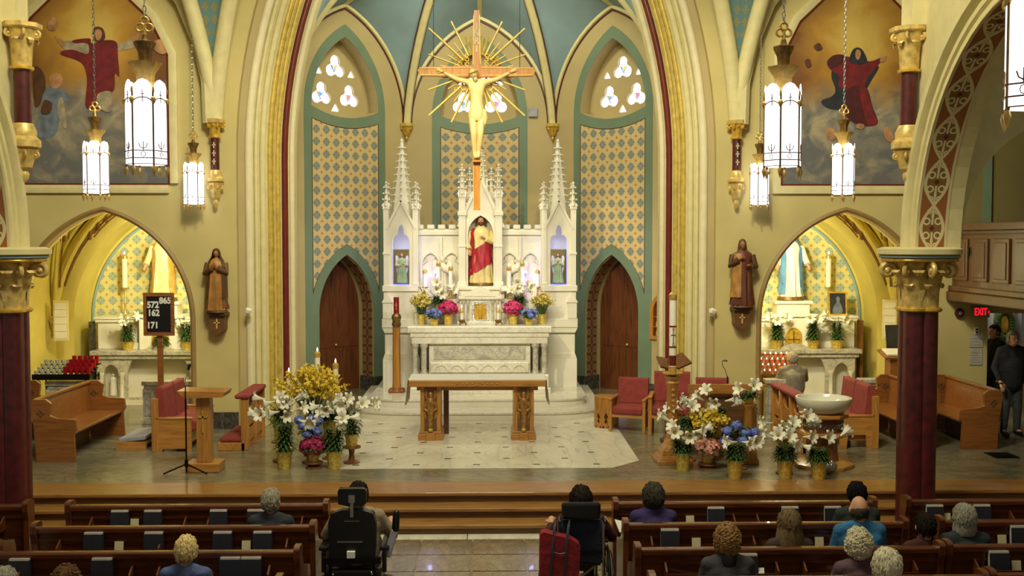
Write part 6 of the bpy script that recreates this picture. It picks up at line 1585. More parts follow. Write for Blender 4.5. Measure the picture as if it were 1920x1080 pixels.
# ============================================================ PEWS
NF=-.39
ROW={'A':11.20,'B':10.36,'C':9.52,'D':8.68,'E':7.84}
def pew(xa,xb,Y,lab,seat=True,ends=(1,1)):
    t=T('pew' if seat else 'pew_screen',lab,'pew',((xa+xb)/2,Y,NF),0,'nave pews' if seat else 'front pew screens'); h=(xb-xa)/2
    f=MB(); f.prism([(-.03,.08),(.02,.08),(-.045,.84),(-.075,.84)],-h+.04,h-.04,'yz'); f.build('backrest','pew',t)
    f=MB(); f.prism([(-.10,.80),(-.02,.80),(-.02,.85),(-.035,.862),(-.085,.862),(-.10,.85)],-h+.03,h-.03,'yz'); f.build('cap_rail','pew',t,bevel=.008)
    f=MB(); f.b2((-h+.05,-.08,.72),(h-.05,-.045,.745)); f.build('back_moulding','pew',t)
    if seat:
        f=MB(); f.b2((-h+.04,-.02,.39),(h-.04,.42,.43)); f.build('seat','pew',t,bevel=.01)
        f=MB(); f.b2((-h+.2,.10,.0),(h-.2,.13,.39)); f.build('seat_support','pew',t)
    P=[(-.10,0),(.42,0),(.42,.40),(.44,.50),(.40,.60),(.20,.64),(.08,.70),(.03,.80),(.03,.885),(.0,.905),(-.10,.905),(-.13,.885),(-.13,.80),(-.10,.70)] if seat else [(-.10,0),(.06,0),(.05,.80),(.05,.885),(.0,.905),(-.10,.905),(-.13,.885),(-.13,.80),(-.10,.70)]
    for s in(-1,1):
        f=MB(); f.prism(P,min(s*h,s*(h-.055)),max(s*h,s*(h-.055)),'yz'); f.build('pew_end','pewend',t,bevel=.012)
    n=max(1,round((2*h)/1.35)); w_=(2*h-.3)/n
    for i in range(n):
        xc=-h+.15+w_*(i+.5); a=w_*.40
        f=MB(); f.b2((xc-a,-.185,.60),(xc+a,-.055,.615)); f.b2((xc-a,-.195,.60),(xc+a,-.18,.66)); r=f.build('book_rack','pew',t)
        for s in(-1,1):
            f=MB(); f.prism([(-.195,.60),(-.05,.60),(-.06,.74),(-.09,.74),(-.185,.68)],xc+s*a-.008,xc+s*a+.008,'yz'); f.build('rack_bracket','pewend',r)
    return t
LR={'A':'front','B':'second','C':'third','D':'fourth','E':'fifth'}
for k in 'ABCDE':
    pew(-4.22,-1.49,ROW[k],('dark wooden screen in front of the first pew' if k=='A' else 'dark wooden pew, '+LR[k]+' row')+' on the left of the centre aisle',k!='A')
    pew(1.50,4.30,ROW[k],('dark wooden screen in front of the first pew' if k=='A' else 'dark wooden pew, '+LR[k]+' row')+' on the right of the centre aisle',k!='A')
    pew(4.62 if k in 'AB' else 4.33,8.2,ROW[k]+.04,('dark wooden screen in front of the side seats' if k=='A' else 'dark wooden side aisle pew, '+LR[k]+' row')+' right of the right column',k!='A')
for k in 'ABC': pew(-8.2,-4.62,ROW[k]+.04,('dark wooden screen in front of the side seats' if k=='A' else 'dark wooden side aisle pew, '+LR[k]+' row')+' behind the left column',k!='A')
# hymnals and cards
bk=None
def book(px,Y,lab,w_=.185,dz=0):
    global bk
    x=UX(px,Y-.12,1000); loc=(x,Y-.115,NF+.617)
    if bk is None:
        bk=T('hymnal',lab,'book',loc,0,'hymnals in the pew racks'); R_=Euler((-.10,0,0)).to_matrix()
        f=MB(); f.box((0,0,.098),(.172,.046,.204),R=R_); f.build('pages','bookedge',bk)
        f=MB()
        for s in(-1,1): f.box(R_@Vector((0,s*.026,.0))+Vector((0,0,.090)),(.182,.006,.182),R=R_)
        f.box(R_@Vector((.089,0,0))+Vector((0,0,.093)),(.006,.056,.182),R=R_); f.build('cover','bookcover',bk)
    else: dup(bk,loc,0,lab)
BOOKS=[('A','left front screen',(225,287,410,480)),('B','second left pew',(175,288,417,492)),('C','third left pew',(35,190,431,470)),('A','right front screen',(1342,1481,1561)),('B','second right pew',(1256,1585)),('A','right side screen',(1752,1840)),('B','second side pew',(1912,)),('C','third side pew',(1874,)),('C','third right pew',(1402,))]
ORD=['first','second','third','fourth']
for k,nm,L in BOOKS:
    for i,px in enumerate(L): book(px,ROW[k]+(.04 if 'side' in nm else 0),'dark blue hymnal in the rack of the '+nm+(', %s from the left'%ORD[i] if len(L)>1 else ''))
cd=None
for k,px,nm in(('A',252,'left front screen'),('A',1294,'right front screen'),('B',222,'second left pew by two books'),('B',461,'second left pew near the aisle'),('B',1306,'second right pew near the aisle'),('B',1537,'second right pew by the blue shirt'),('A',1775,'right side screen'),('B',1880,'second side pew'),('C',1908,'third side pew')):
    Y=ROW[k]+(.04 if 'side' in nm else 0); loc=(UX(px,Y-.12,1000),Y-.11,NF+.617)
    if cd is None:
        f=MB(); f.box((0,0,.055),(.085,.006,.105),R=Euler((-.15,0,0)).to_matrix()); cd=f.build('pew_card','card',loc=loc); tag(cd,'small cream card in the rack of the '+nm,'card','cards in the pew racks')
    else:
        q_=cd.copy(); COL.objects.link(q_); q_.location=loc; q_['label']='small cream card in the rack of the '+nm
# ============================================================ PEOPLE
def hairfn(style):
    def f(d):
        face=d.y>.30 and d.z<.50+.2*(d.y-.3)
        n=mnoise.noise(d*7); n2=mnoise.noise(d*16+Vector((5,1,2)))
        if style=='bald':
            if face or d.z<-.62: return .9
            q=min(1,max(0,(.10-d.z-.15*min(0,d.y+.6))/.30)); return .86 if q<=0 else .95+.12*q+.02*n2
        if face: return .86
        if style=='short':
            return (1.10+.035*n+.03*n2) if d.z>-.50 else .9
        if style=='curly':
            return 1.22+.12*n+.10*n2 if d.z>-.72 else .95
        if style=='wavy':
            return 1.20+.07*n+.04*n2
        return 1.16+.03*n
    return f
def hairmat(n,c): 
    m,b=newmat(n,.75,spec=.12); v=coords(scale=(60,60,9)); e=nz(v,2.0,4,.8); setc(b,ramp(e,[(.3,lin(sc(c,.62))),(.5,lin(c)),(.72,lin(sc(c,1.22)))])); bumpit(b,e,.5,.006); return m
HM={'grey':hairmat('grey_hair',(150,142,120)),'white':hairmat('white_hair',(206,196,164)),'blond':hairmat('blond_white_hair',(216,190,130)),'dark':hairmat('dark_hair',(34,26,20)),'dgrey':hairmat('dark_grey_hair',(62,58,46)),'brown':hairmat('brown_hair',(100,72,44)),'curlb':hairmat('light_brown_hair',(142,108,64)),'black':hairmat('black_hair',(18,15,14)),'silver':hairmat('silver_hair',(150,146,128))}
def cloth_(n,c,rib=0):
    m,b=newmat(n,.85); v=coords(); e=nz(v,9,4,.5); setc(b,ramp(e,[(.3,lin(sc(c,.82))),(.7,lin(sc(c,1.1)))]))
    bumpit(b,E.op('ADD',nz(v,14,3,.6),nz(v,120,2)*.15) if not rib else E.op('ADD',(xyz(v)[2]*rib).cos()*.35,nz(v,14,3,.8)),.5,.02); return m
SK={'l':'skin','b':'skin2'}
def person(lab,X,Y,floor,top,hair,style,jack,trou,pose='sit',sk='l',rz=0,yaw=0,tilt=0,wide=1.0,collar=None,hand_at=None,armpose=None,seat=.44,lean=0):
    t=T('person',lab,'person',(X,Y,floor),rz)
    if pose=='sit': hip=seat+.06; k=(top-hip)/.84
    elif pose=='kneel': hip=.60; k=(top-hip)/.84
    else: hip=.52*top; k=(top-hip)/.84
    V=Vector; ly=lean
    hr=.119; sh=V((0,ly*.9,top-.325)); nk=V((0,ly*1.05,top-.255)); hc_=V((0,ly*1.25+.025,top-hr-.008)); k=(sh.z-hip)/.54
    W=.158*wide
    S=[sh+V((s*W,0,0)) for s in(-1,1)]
    A=armpose or ('lap' if pose in('sit','kneel') else 'hang'); EL=[];WR=[]
    for i,s in enumerate((-1,1)):
        if A=='lap': EL.append(V((s*(W+.045),ly*.6+.06,hip+.24*k))); WR.append(V((s*.09,.30+ly*.5,hip+.20*k)))
        elif A=='wide': EL.append(V((s*(W+.13),ly*.6+.08,hip+.22*k))); WR.append(V((s*(W+.10),.30,hip+.20)))
        elif A=='pray': EL.append(V((s*(W+.06),.10+ly*.6,hip+.24*k))); WR.append(V((s*.05,.30+ly,hip+.40*k)))
        elif A=='cane' and s>0: EL.append(V((s*(W+.09),-.02,hip+.24*k))); WR.append(V((s*(W+.07),.14,hip+.02)))
        else: EL.append(V((s*(W+.07),-.02,hip+.24*k))); WR.append(V((s*(W+.06),.06,hip-.02)))
    if pose=='sit':
        HP=[V((s*.09,0,hip)) for s in(-1,1)]; KN=[V((s*.12,.42,hip)) for s in(-1,1)]; AN=[V((s*.12,.44,.09)) for s in(-1,1)]; TO=[a+V((0,.16,-.05)) for a in AN]
    elif pose=='kneel':
        HP=[V((s*.09,0,hip)) for s in(-1,1)]; KN=[V((s*.11,.10,.22)) for s in(-1,1)]; AN=[V((s*.11,-.34,.20)) for s in(-1,1)]; TO=[a+V((0,-.10,-.12)) for a in AN]
    else:
        HP=[V((s*.09,0,hip)) for s in(-1,1)]; KN=[V((s*.10,.02,hip*.53)) for s in(-1,1)]; AN=[V((s*.11,-.01,.09)) for s in(-1,1)]; TO=[a+V((s*.03,.17,-.055)) for a,s in zip(AN,(-1,1))]
    HR=Euler((tilt,0,yaw)).to_matrix(); h=lambda x,y,z:hc_+HR@V((x*hr/.115,y*hr/.115,z*hr/.115))
    f=MB()
    f.ell(hc_,(hr*.68,hr*.84,hr),18,14,R=HR); f.ell(h(0,.035,-.055),(hr*.50,hr*.52,hr*.52),14,10,R=HR)
    f.tube([h(0,.088,.02),h(0,.118,-.022),h(0,.098,-.032)],[.008,.015,.010],8)
    for s in(-1,1): f.ell(h(s*.084,-.0,-.008),(.012,.022,.034),8,8,R=HR)
    f.ell(h(0,.088,.035),(.045,.014,.010),8,6,R=HR); f.ell(h(0,.092,-.062),(.024,.012,.007),8,6,R=HR)
    f.cap(nk-V((0,0,.06)),h(0,-.012,-.05),.055,.050,12)
    f.cap(V((0,0,hip+.02)),V((0,ly*.5,hip+.30*k)),.10,.10,14); f.cap(V((0,ly*.5,hip+.28*k)),sh-V((0,0,.09)),.10,.085,14); f.cap(S[0],S[1],.05,.05,12)
    for i in range(2):
        f.cap(S[i],EL[i],.048,.038,10); f.cap(EL[i],WR[i],.038,.026,10); f.cap(HP[i],KN[i],.075,.052,12); f.cap(KN[i],AN[i],.052,.034,12); f.cap(AN[i],TO[i],.036,.028,10)
        d=(WR[i]-EL[i]).normalized(); hand(f,WR[i]+d*.055,d,V((0,.3,1)) if A!='hang' else V((-1 if i==0 else 1,0,0)),1.0,0,.7)
    bd=f.build('body',SK[sk],t,remesh=.0085,smooth_it=1)
    f=MB()
    for s in(-1,1): f.ell(h(s*.032,.094,.012),(.012,.006,.006),8,6,R=HR)
    f.build('eyes','bookcover',bd)
    # clothes
    f=MB(); g=.022
    f.cap(V((0,-.0,hip-.02)),V((0,ly*.5,hip+.28*k)),.145*wide,.155*wide,18); f.cap(V((-.06,ly*.5,hip+.25*k)),S[0]+V((.06,0,-.08)),.13,.105,14); f.cap(V((.06,ly*.5,hip+.25*k)),S[1]+V((-.06,0,-.08)),.13,.105,14); f.cap(V((0,ly*.5,hip+.25*k)),sh-V((0,0,.07)),.145,.115,16)
    f.cap(V((-.07*wide,0,hip)),V((-.08*wide,ly*.5,hip+.3*k)),.12,.12,12); f.cap(V((.07*wide,0,hip)),V((.08*wide,ly*.5,hip+.3*k)),.12,.12,12)
    f.cap(S[0],S[1],.07,.07,14); f.cap(S[0].lerp(nk,.35),nk.lerp(S[0],.25)-V((0,0,.0)),.06,.055,10); f.cap(S[1].lerp(nk,.35),nk.lerp(S[1],.25),.06,.055,10)
    for i in range(2):
        f.cap(S[i],EL[i],.066,.056,12); f.cap(EL[i],EL[i].lerp(WR[i],.9),.056,.042,12)
    f.lathe([(.066,-.03),(.072,.0),(.066,.035)],14,nk-V((0,.005,.02)))
    j=f.build('jacket',jack,t,remesh=.016,smooth_it=3)
    if collar:
        f=MB(); f.lathe([(.085,-.05),(.082,.0),(.072,.04),(.066,.035),(.075,-.04)],18,nk-V((0,.005,.015))); f.build('collar',collar,t)
    f=MB()
    for i in range(2): f.cap(HP[i],KN[i],.098,.072,12); f.cap(KN[i],AN[i]-V((0,0,0)),.072,.056,12)
    f.cap(HP[0],HP[1],.11,.11,12); f.build('trousers',trou,t,remesh=.018,smooth_it=2)
    for i in range(2):
        f=MB(); f.cap(AN[i]-V((0,.02,.035)),TO[i]+V((0,.02,0)),.048,.040,10); f.build('shoe','black',t)
    # hair
    f=MB(); hf=hairfn(style); HX=V((hr*(.72 if style in('short','bald') else .78),hr*.88,hr)); ho=hc_+HR@V((0,-.004,.006)); f.ell(ho,tuple(HX),36,26,R=HR,f=hf)
    rs=random.Random(int(abs(X*1000)+Y*77)); pt=lambda d,e: ho+HR@V((d.x*HX.x*e,d.y*HX.y*e,d.z*HX.z*e))
    for _ in range(260 if style=='curly' else 190):
        d=V((rs.gauss(0,1),rs.gauss(-.35,1),rs.gauss(.25,1))).normalized(); e=hf(d)
        if e<1.0 or (style=='bald' and e<1.03): continue
        if style=='curly':
            ax=d.orthogonal().normalized(); bx=d.cross(ax); r0=rs.uniform(.012,.020); c0=pt(d,e*.99)
            f.tube([c0+(ax*cos(q)+bx*sin(q))*r0+d*.006*sin(2*q) for q in [1.2*k_ for k_ in range(5)]],rs.uniform(.006,.009),5)
        else:
            dn=V((d.x*.25,-.10 if d.z>.5 else d.y*.2,-1)); dn=(dn-d*dn.dot(d)).normalized(); Lk=rs.uniform(.25,.5) if style!='bald' else .2
            P_=[pt((d+dn*Lk*k_/3).normalized(),e*(1.0+.018*(k_==1)-(.01 if k_==3 else 0))) for k_ in range(4)]; f.tube(P_,[.004,.009,.007,.002],5)
    if style=='long':
        rings=[]
        for z,rx,ry in((.06,.085,.10),(0,.10,.112),(-.08,.118,.12),(-.16,.135,.125),(-.25,.15,.125),(-.31,.15,.115),(-.34,.13,.09)):
            rings.append([hc_+V((rx*cos(q)*(1+.05*sin(9*q+z*20)),-.01+ry*min(.35,sin(q))*(1+.06*cos(11*q+z*15)),z-.01*cos(7*q))) for q in [2*PI*i/40 for i in range(40)]])
        f.loft(rings)
    if style=='bob':
        rings=[]
        for z,rx,ry in((.05,.088,.105),(-.03,.10,.112),(-.10,.108,.115),(-.15,.10,.10)):
            rings.append([hc_+V((rx*cos(q)*(1+.03*sin(11*q)),-.005+ry*min(.2,sin(q)),z)) for q in [2*PI*i/36 for i in range(36)]])
        f.loft(rings)
    f.build('hair',hair,t)
    return t
C_=cloth_
dk=C_('charcoal_trousers',(38,38,40))
def at(px,Y,py=1000): return UX(px,Y,py)
def topz(py,Y): return UZ(py,Y)-NF
person('grey-haired person in a dark navy jacket in the front left pew',at(508,10.66),10.66,NF,topz(915,10.66),HM['grey'],'short',C_('navy_jacket',(38,42,50)),dk,yaw=-.25,wide=1.05)
person('white-haired person in a blue puffy jacket behind the third left pew',at(347,8.98),8.98,NF,topz(1003,8.98),HM['blond'],'short',C_('blue_puffy_jacket',(78,94,138),60),dk,wide=1.0,collar=C_('blue_collar',(84,100,146)))
person('grey hair of a person cut by the bottom left corner',at(3,8.14),8.14,NF,topz(1060,8.14),HM['silver'],'short',C_('grey_coat',(70,70,70)),dk)
person('brown curly hair of a person at the bottom edge, second from the left corner',at(120,8.14),8.14,NF,topz(1062,8.14),HM['brown'],'curly',C_('brown_coat',(70,52,40)),dk)
person('dark grey-haired person in a purple jacket in the front right pew',at(1225,10.66),10.66,NF,topz(910,10.66),HM['dgrey'],'wavy',C_('purple_jacket',(52,38,92)),dk,wide=1.1,yaw=.2)
person('black-haired brown-skinned person in dark green in the front right pew',at(1607,10.70),10.70,NF,topz(908,10.70),HM['black'],'short',C_('dark_green_jacket',(34,42,36)),dk,sk='b',wide=1.05)
person('bald person in a bright blue shirt in the second right pew',at(1612,9.84),9.84,NF,topz(934,9.84),HM['dgrey'],'bald',C_('bright_blue_shirt',(46,112,158)),dk,wide=1.16)
person('person with long grey-brown hair in the second right pew',at(1481,9.84),9.84,NF,topz(961,9.84),hairmat('ash_brown_hair',(112,92,64)),'long',C_('brown_jacket',(58,44,34)),dk)
person('curly light-brown-haired person in a charcoal jacket behind the third right pew',at(1365,8.98),8.98,NF,topz(990,8.98),HM['curlb'],'curly',C_('charcoal_jacket',(62,60,64)),dk,collar='black',wide=1.05)
person('curly white-haired person in a mauve jacket behind the third right pew',at(1612,8.98),8.98,NF,topz(1000,8.98),HM['white'],'curly',C_('mauve_jacket',(96,70,76)),dk,wide=1.0)
person('white-haired person at the bottom edge, right of the curly white-haired one',at(1666,8.14),8.14,NF,topz(1038,8.14),HM['white'],'wavy',C_('grey_knit',(90,84,88)),dk)
person('silver-haired person in a dark teal jacket in the side pew behind the right column',at(1810,9.88),9.88,NF,topz(953,9.88),HM['silver'],'bob',C_('dark_teal_jacket',(40,50,52)),dk,wide=1.12,yaw=-.15)
person('dark-haired person in maroon mostly hidden behind the right column',at(1737,9.88),9.88,NF,topz(968,9.88),HM['dark'],'short',C_('maroon_coat',(70,26,28)),dk)
# open leaflets held by the congregation
for x,Y,z,lab,rot in((at(1182,10.75),10.86,.27,'white open leaflet beside the purple jacket',(.5,.2,.3)),(at(1423,9.95),10.0,.15,'white open leaflet beside the long haired person',(.6,0,.2)),(at(1297,9.25),9.36,.16,'open song book left of the charcoal jacket',(.9,.05,.25)),(at(1408,9.3),9.36,.22,'grey open booklet right of the charcoal jacket',(1.0,0,-.1))):
    f=MB(); f.box((-.07,0,0),(.14,.19,.006),R=Euler((0,.12,0)).to_matrix()); f.box((.07,0,0),(.14,.19,.006),R=Euler((0,-.12,0)).to_matrix())
    o=f.build('leaflet','paper',loc=(x,Y,z),rot=rot); tag(o,lab,'leaflet','open leaflets')
# ---- powered wheelchair
WX,WY=at(668,10.3),10.32
t=T('power_wheelchair','black powered wheelchair with headrest in the centre aisle','wheelchair',(WX,WY,NF))
for s in(-1,1):
    f=MB(); f.lathe([(.06,-.05),(.17,-.045),(.18,-.02),(.18,.02),(.17,.045),(.06,.05)],28,(s*.30,.0,.18),R=Matrix.Rotation(PI/2,3,'Y')); f.build('drive_wheel','black',t)
    f=MB(); f.lathe([(.02,-.03),(.085,-.028),(.09,0),(.085,.028),(.02,.03)],18,(s*.24,-.36,.09),R=Matrix.Rotation(PI/2,3,'Y')); f.build('caster','black',t)
    f=MB(); f.lathe([(.02,-.03),(.085,-.028),(.09,0),(.085,.028),(.02,.03)],18,(s*.24,.46,.09),R=Matrix.Rotation(PI/2,3,'Y')); f.build('caster','black',t)
    f=MB(); f.b2((s*.29-.045,-.22,.66),(s*.29+.045,.22,.70)); f.b2((s*.29-.02,-.22,.45),(s*.29+.02,-.17,.66)); f.build('armrest','black',t,bevel=.012)
    f=MB(); f.tube([(s*.24,-.36,.12),(s*.24,-.30,.26),(s*.20,-.1,.30)],.018,7); f.build('caster_fork','blackmetal',t)
f=MB(); f.b2((-.24,-.28,.13),(.24,.40,.40)); f.b2((-.27,-.34,.26),(.27,-.22,.52)); f.build('motor_base','black',t,bevel=.03)
f=MB(); f.b2((-.24,-.20,.44),(.24,.28,.53)); f.build('seat','black',t,bevel=.03)
f=MB(); f.prism([(-.22,.60),(.22,.60),(.225,.96),(.20,1.05),(.10,1.085),(-.10,1.085),(-.20,1.05),(-.225,.96)],-.34,-.24,'xz'); f.build('backrest','black',t,bevel=.03)
f=MB(); f.prism([(-.13,1.14),(.0,1.11),(.13,1.14),(.135,1.26),(.12,1.285),(-.12,1.285),(-.135,1.26)],-.33,-.25,'xz'); f.build('headrest','black',t,bevel=.022)
f=MB(); f.b2((-.015,-.35,1.02),(.015,-.33,1.18)); f.b2((-.03,-.355,1.16),(.03,-.335,1.23)); f.build('headrest_post','chrome',t)
f=MB(); f.b2((-.27,-.37,.58),(.27,-.33,.64)); f.b2((-.22,-.36,.42),(-.19,-.33,.60)); f.b2((.19,-.36,.42),(.22,-.33,.60)); f.build('rear_frame','blackmetal',t)
f=MB(); f.b2((-.045,-.385,.64),(.03,-.33,.70)); f.build('white_label','paper',t); f=MB(); f.b2((-.14,-.35,.78),(.10,-.338,.79)); f.b2((-.07,-.35,.98),(.07,-.338,.985)); f.build('strap','chrome',t)
f=MB()
for i in range(9): f.ell((random.uniform(-.25,.25),-.36,random.uniform(.20,.5)),(.012,.012,.012),6,5)
f.build('bolts','chrome',t,kind='stuff')
f=MB(); f.bar((.31,-.14,.58),(.385,-.12,.84),.07,.06); f.build('joystick_mount','stone',t,bevel=.015); f=MB(); f.cap((.39,-.12,.84),(.40,-.12,1.0),.036,.034,12); f.build('hand_grip','black',t)
f=MB(); f.b2((-.2,.50,.12),(.2,.68,.14)); f.build('footplate','blackmetal',t)
person('dark-haired person in a beige sweater seated in the powered wheelchair',WX+.02,WY-.03,NF+.06,topz(903,10.3)-.06,HM['dark'],'short',C_('beige_sweater',(156,138,112)),dk,armpose='wide',seat=.47,wide=1.25)
# ---- manual wheelchair
WX,WY=at(1086,10.4),10.44
t=T('wheelchair','manual wheelchair with a navy backrest and grey frame in the centre aisle','wheelchair',(WX,WY,NF))
for s in(-1,1):
    f=MB(); f.tube([(s*.28,.29*cos(q),.30+.29*sin(q)) for q in [2*PI*i/32 for i in range(33)]],.016,8,cap=False); w0=f.build('rear_wheel','black',t)
    f=MB(); f.tube([(s*.315,.25*cos(q),.30+.25*sin(q)) for q in [2*PI*i/32 for i in range(33)]],.008,6,cap=False); f.build('push_rim','chrome',w0)
    f=MB()
    for i in range(12): f.tube([(s*.28,0,.30),(s*.28,.28*cos(i*PI/6),.30+.28*sin(i*PI/6))],.003,4)
    f.ell((s*.28,0,.30),(.03,.03,.03),8,6); f.build('spokes','chrome',w0)
    f=MB(); f.lathe([(.02,-.02),(.085,-.018),(.09,0),(.085,.018),(.02,.02)],16,(s*.22,.46,.09),R=Matrix.Rotation(PI/2,3,'Y')); f.build('front_caster','black',t)
    f=MB(); f.tube([(s*.22,-.20,.20),(s*.22,-.24,.60),(s*.215,-.26,.93),(s*.215,-.33,.96)],.014,8); f.tube([(s*.22,-.2,.48),(s*.22,.40,.48),(s*.22,.46,.16)],.013,8); f.build('side_frame','chrome',t)
    f=MB(); f.cap((s*.215,-.33,.96),(s*.215,-.42,.95),.018,.018,10); f.build('push_handle','black',t)
    f=MB(); f.b2((s*.25-.03,-.15,.67),(s*.25+.03,.20,.70)); f.build('armrest','black',t,bevel=.01)
navy=C_('navy_sling',(22,30,52))
f=MB(); f.loft([[Vector((x,-.235-.02*z+.04*(1-(x/.21)**2)+o_,z)) for x in [-.21+.42*i/10 for i in range(11)]] for z,o_ in((.50,0),(.65,0),(.80,0),(.92,0))],closed=False,caps=False)
sl=f.build('back_sling',navy,t); so=sl.modifiers.new('t','SOLIDIFY'); so.thickness=.012
f=MB(); f.b2((-.20,-.2,.46),(.20,.24,.50)); f.build('seat_sling',navy,t,bevel=.01)
f=MB(); f.bar((-.21,-.12,.16),(.21,-.06,.46),.022,.022); f.bar((.21,-.12,.16),(-.21,-.06,.46),.022,.022); f.build('cross_brace','chrome',t)
for s in(-1,1):
    f=MB(); f.b2((s*.1-.08,.50,.10),(s*.1+.08,.64,.12)); f.build('footplate','black',t)
f=MB(); f.b2((-.19,-.275,.93),(.19,-.215,1.10)); f.build('back_extension','black',t,bevel=.03)
person('dark-haired person in a dark red coat seated in the manual wheelchair',WX+.02,WY-.02,NF+.02,topz(916,10.4)-.02,HM['dark'],'wavy',C_('dark_red_coat',(60,18,22)),dk,armpose='wide',seat=.46,wide=1.15)
# red bag
BX=at(1049,9.95,1040); t=T('tote_bag','red zipped tote bag with dark straps hanging behind the manual wheelchair','bag',(BX,9.98,NF+.40)); rr=C_('red_bag_fabric',(128,16,28))
f=MB(); f.prism([(-.19,0),(.18,0),(.195,.36),(.10,.42),(-.10,.47),(-.15,.485),(-.185,.46)],-.075,.075,'xz'); f.build('body',rr,t,bevel=.03)
f=MB(); f.b2((-.195,-.08,.0),(.185,.08,.07)); f.build('dark_base',navy,t,bevel=.02)
for x in(-.075,.055):
    f=MB(); f.tube([(x-.015,-.082,.0),(x,-.086,.25),(x+.012,-.08,.43),(x+.03,-.02,.52),(x+.05,.10,.55),(x+.02,-.0,.50)],.014,6,sq=.35) ; f.build('strap','bookcover',t)
f=MB(); f.tube([(-.175,-.05,.455),(-.10,-.06,.455),(.10,-.06,.405),(.185,-.05,.355)],.006,5); f.tube([(-.075,-.082,.30),(0,-.088,.28),(.055,-.084,.29)],.005,5); f.build('zip','black',t)
# ---- standing and kneeling people
km=T('low_kneeler','low wooden kneeler under the man in grey at the lit votives','kneeler',(UX(1489,19.0),18.85,0)); f=MB(); f.b2((-.30,-.05,0),(.30,.26,.13)); f.build('frame','pewoak',km,bevel=.01); f=MB(); f.b2((-.29,-.04,.13),(.29,.25,.155)); f.build('pad','redcloth',km,bevel=.02)
person('grey-haired man in a grey suit jacket seen from behind at the lit votives',UX(1489,18.9),18.86,0,UZ(664,18.86)+.02,HM['grey'],'short',C_('grey_suit',(124,116,98)),dk,pose='kneel',armpose='pray',wide=1.22,tilt=-.12,lean=.05)
MX=UX(1900,17.4); person('grey-haired man in a black jacket with a cane standing by the right doorway',MX,17.4,0,1.74,HM['grey'],'short',C_('black_jacket',(20,21,26)),C_('grey_trousers',(58,58,60)),pose='stand',rz=PI,armpose='cane',wide=1.2,yaw=.1)
f=MB(); f.tube([(0,0,0),(0,0,.86),(0,-.03,.90),(0,-.10,.90)],.012,8); o=f.build('walking_cane','blackmetal',loc=(MX-.28,17.24,0)); tag(o,'thin dark walking cane held by the man at the right doorway','cane')
person('dark-clothed person half hidden in the right doorway behind the man with the cane',UX(1868,18.9),18.9,0,1.72,HM['dark'],'short',C_('black_coat',(16,16,20)),C_('black_trousers',(14,14,16)),pose='stand',rz=PI*.6)
# ============================================================ RIGHT DOORWAY, SIGNS
Ye=18.27; t=T('exit_sign','lit red exit sign on the wall beside the right doorway','sign',(UX(1838,Ye),Ye,UZ(586,Ye))); f=MB(); f.b2((-.15,-.06,-.095),(.15,.03,.095)); f.build('housing',plain('exit_sign_case',(150,140,110),.4),t,bevel=.008)
text('EXIT',.175,emit('exit_red',(255,20,50),1.1),t,(-.012,-.064,.0),name='exit_lettering',bold=.003,sx=.62)
f=MB(); f.prism([(.125,-.03),(.145,0),(.125,.03)],-.066,-.06,'xz'); f.build('arrow',bpy.data.materials['exit_red'],t)
t=T('alarm_bell','round dark red alarm device left of the exit sign','alarm',(UX(1799,Ye),Ye,UZ(588,Ye))); f=MB(); f.lathe([(.08,0),(.085,.02),(.07,.05),(.03,.06)],20,R=Matrix.Rotation(PI/2,3,'X')); f.build('housing','maroon',t); f=MB(); f.lathe([(.035,.055),(.03,.068)],14,R=Matrix.Rotation(PI/2,3,'X')); f.build('lens','stone',t)
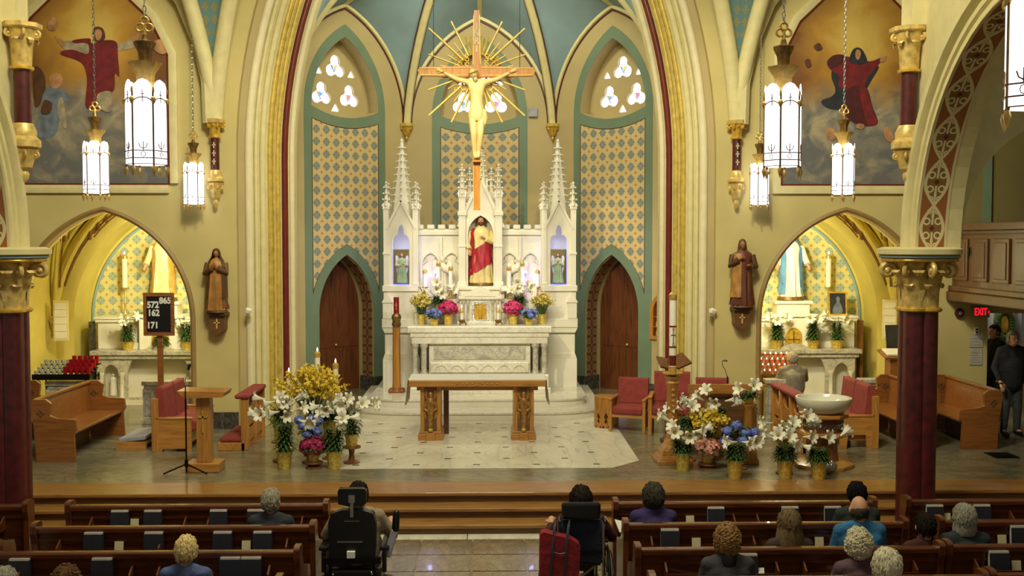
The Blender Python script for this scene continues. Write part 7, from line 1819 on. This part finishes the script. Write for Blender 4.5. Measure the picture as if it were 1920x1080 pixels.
for px0,px1,py0,py1,lab in((1820,1846,628,653,'upper white notice sheet pinned left of the right doorway'),(1821,1845,655,687,'lower white notice sheet pinned left of the right doorway')):
    a,b=UX(px0,Ye),UX(px1,Ye); zt,zb=UZ(py0,Ye),UZ(py1,Ye); t=T('notice_sheet',lab,'notice',((a+b)/2,Ye+.02,zb),0,'wall notices'); w_=(b-a)/2
    f=MB(); f.b2((-w_,-.006,0),(w_,.0,zt-zb)); f.build('sheet',plain('notice_paper',(186,180,158),.7),t)
    f=MB(); n=5 if zt-zb>.25 else 3
    for i in range(n): f.b2((-w_*.75,-.009,(zt-zb)*(.15+.7*i/n)),(w_*(.75-.2*(i%2)),-.006,(zt-zb)*(.15+.7*i/n)+.012))
    f.build('print_lines','stone',t,kind='stuff')
t=T('wall_switch','small white switch plate above the notices','switch',(UX(1833,Ye),Ye+.01,UZ(622,Ye))); f=MB(); f.b2((-.035,-.01,-.06),(.035,.02,.06)); f.build('plate','white',t); 
f=MB(); f.b2((-.015,-.022,-.04),(.015,-.01,-.01)); f.build('toggle','blackmetal',t)
f=MB(); f.b2((-.015,-.022,.01),(.015,-.01,.04)); f.build('toggle','blackmetal',t)
def curtain(x0,x1,y,z0,z1,mat,lab):
    f=MB(); n=30; f.loft([[Vector((x0+(x1-x0)*i/n,y+.03*sin(i*1.3)+.012*sin(i*2.9),z)) for i in range(n+1)] for z in(z0,(z0+z1)/2,z1)],closed=False,caps=False)
    o=f.build('curtain',mat); s_=o.modifiers.new('t','SOLIDIFY'); s_.thickness=.01; tag(o,lab,'curtain')
curtain(8.85,9.42,20.4,.02,2.6,plain('amber_curtain',(150,92,34),.8),'amber brown curtain hanging in the corridor behind the right doorway')
curtain(9.50,10.6,20.45,.02,2.6,plain('pale_grey_curtain',(150,152,164),.8),'pale grey curtain hanging in the corridor behind the right doorway')
t=T('wreath','dark wreath with a gold emblem hanging on the grey curtain in the corridor','wreath',(UX(1894,20.2),20.39,UZ(612,20.2))); f=MB()
for i in range(26):
    q=2*PI*i/26; f.ell((.15*cos(q),.0,.26*sin(q)),(.06,.05,.06),7,5,f=lambda d:1+.3*sin(9*d.x+7*d.z))
f.build('greenery','leaf',t); f=MB(); f.ell((0,0,0),(.09,.03,.18),12,8); f.build('gold_emblem','gold',t)
f=MB(); f.tube([(0,.02,.28),(0,.03,1.0)],.006,5); f.build('hanging_cord','blackmetal',t)
t=T('floor_grate','dark iron grate set in the right sanctuary floor','grate',(UX(1888,15.7),15.75,.0)); f=MB(); f.b2((-.18,-.2,.0),(.18,.2,.012)); f.build('plate','blackmetal',t)
for i in range(7):
    f=MB(); f.b2((-.16,-.17+.05*i,.012),(.16,-.15+.05*i,.02)); f.build('bar','blackmetal',t)
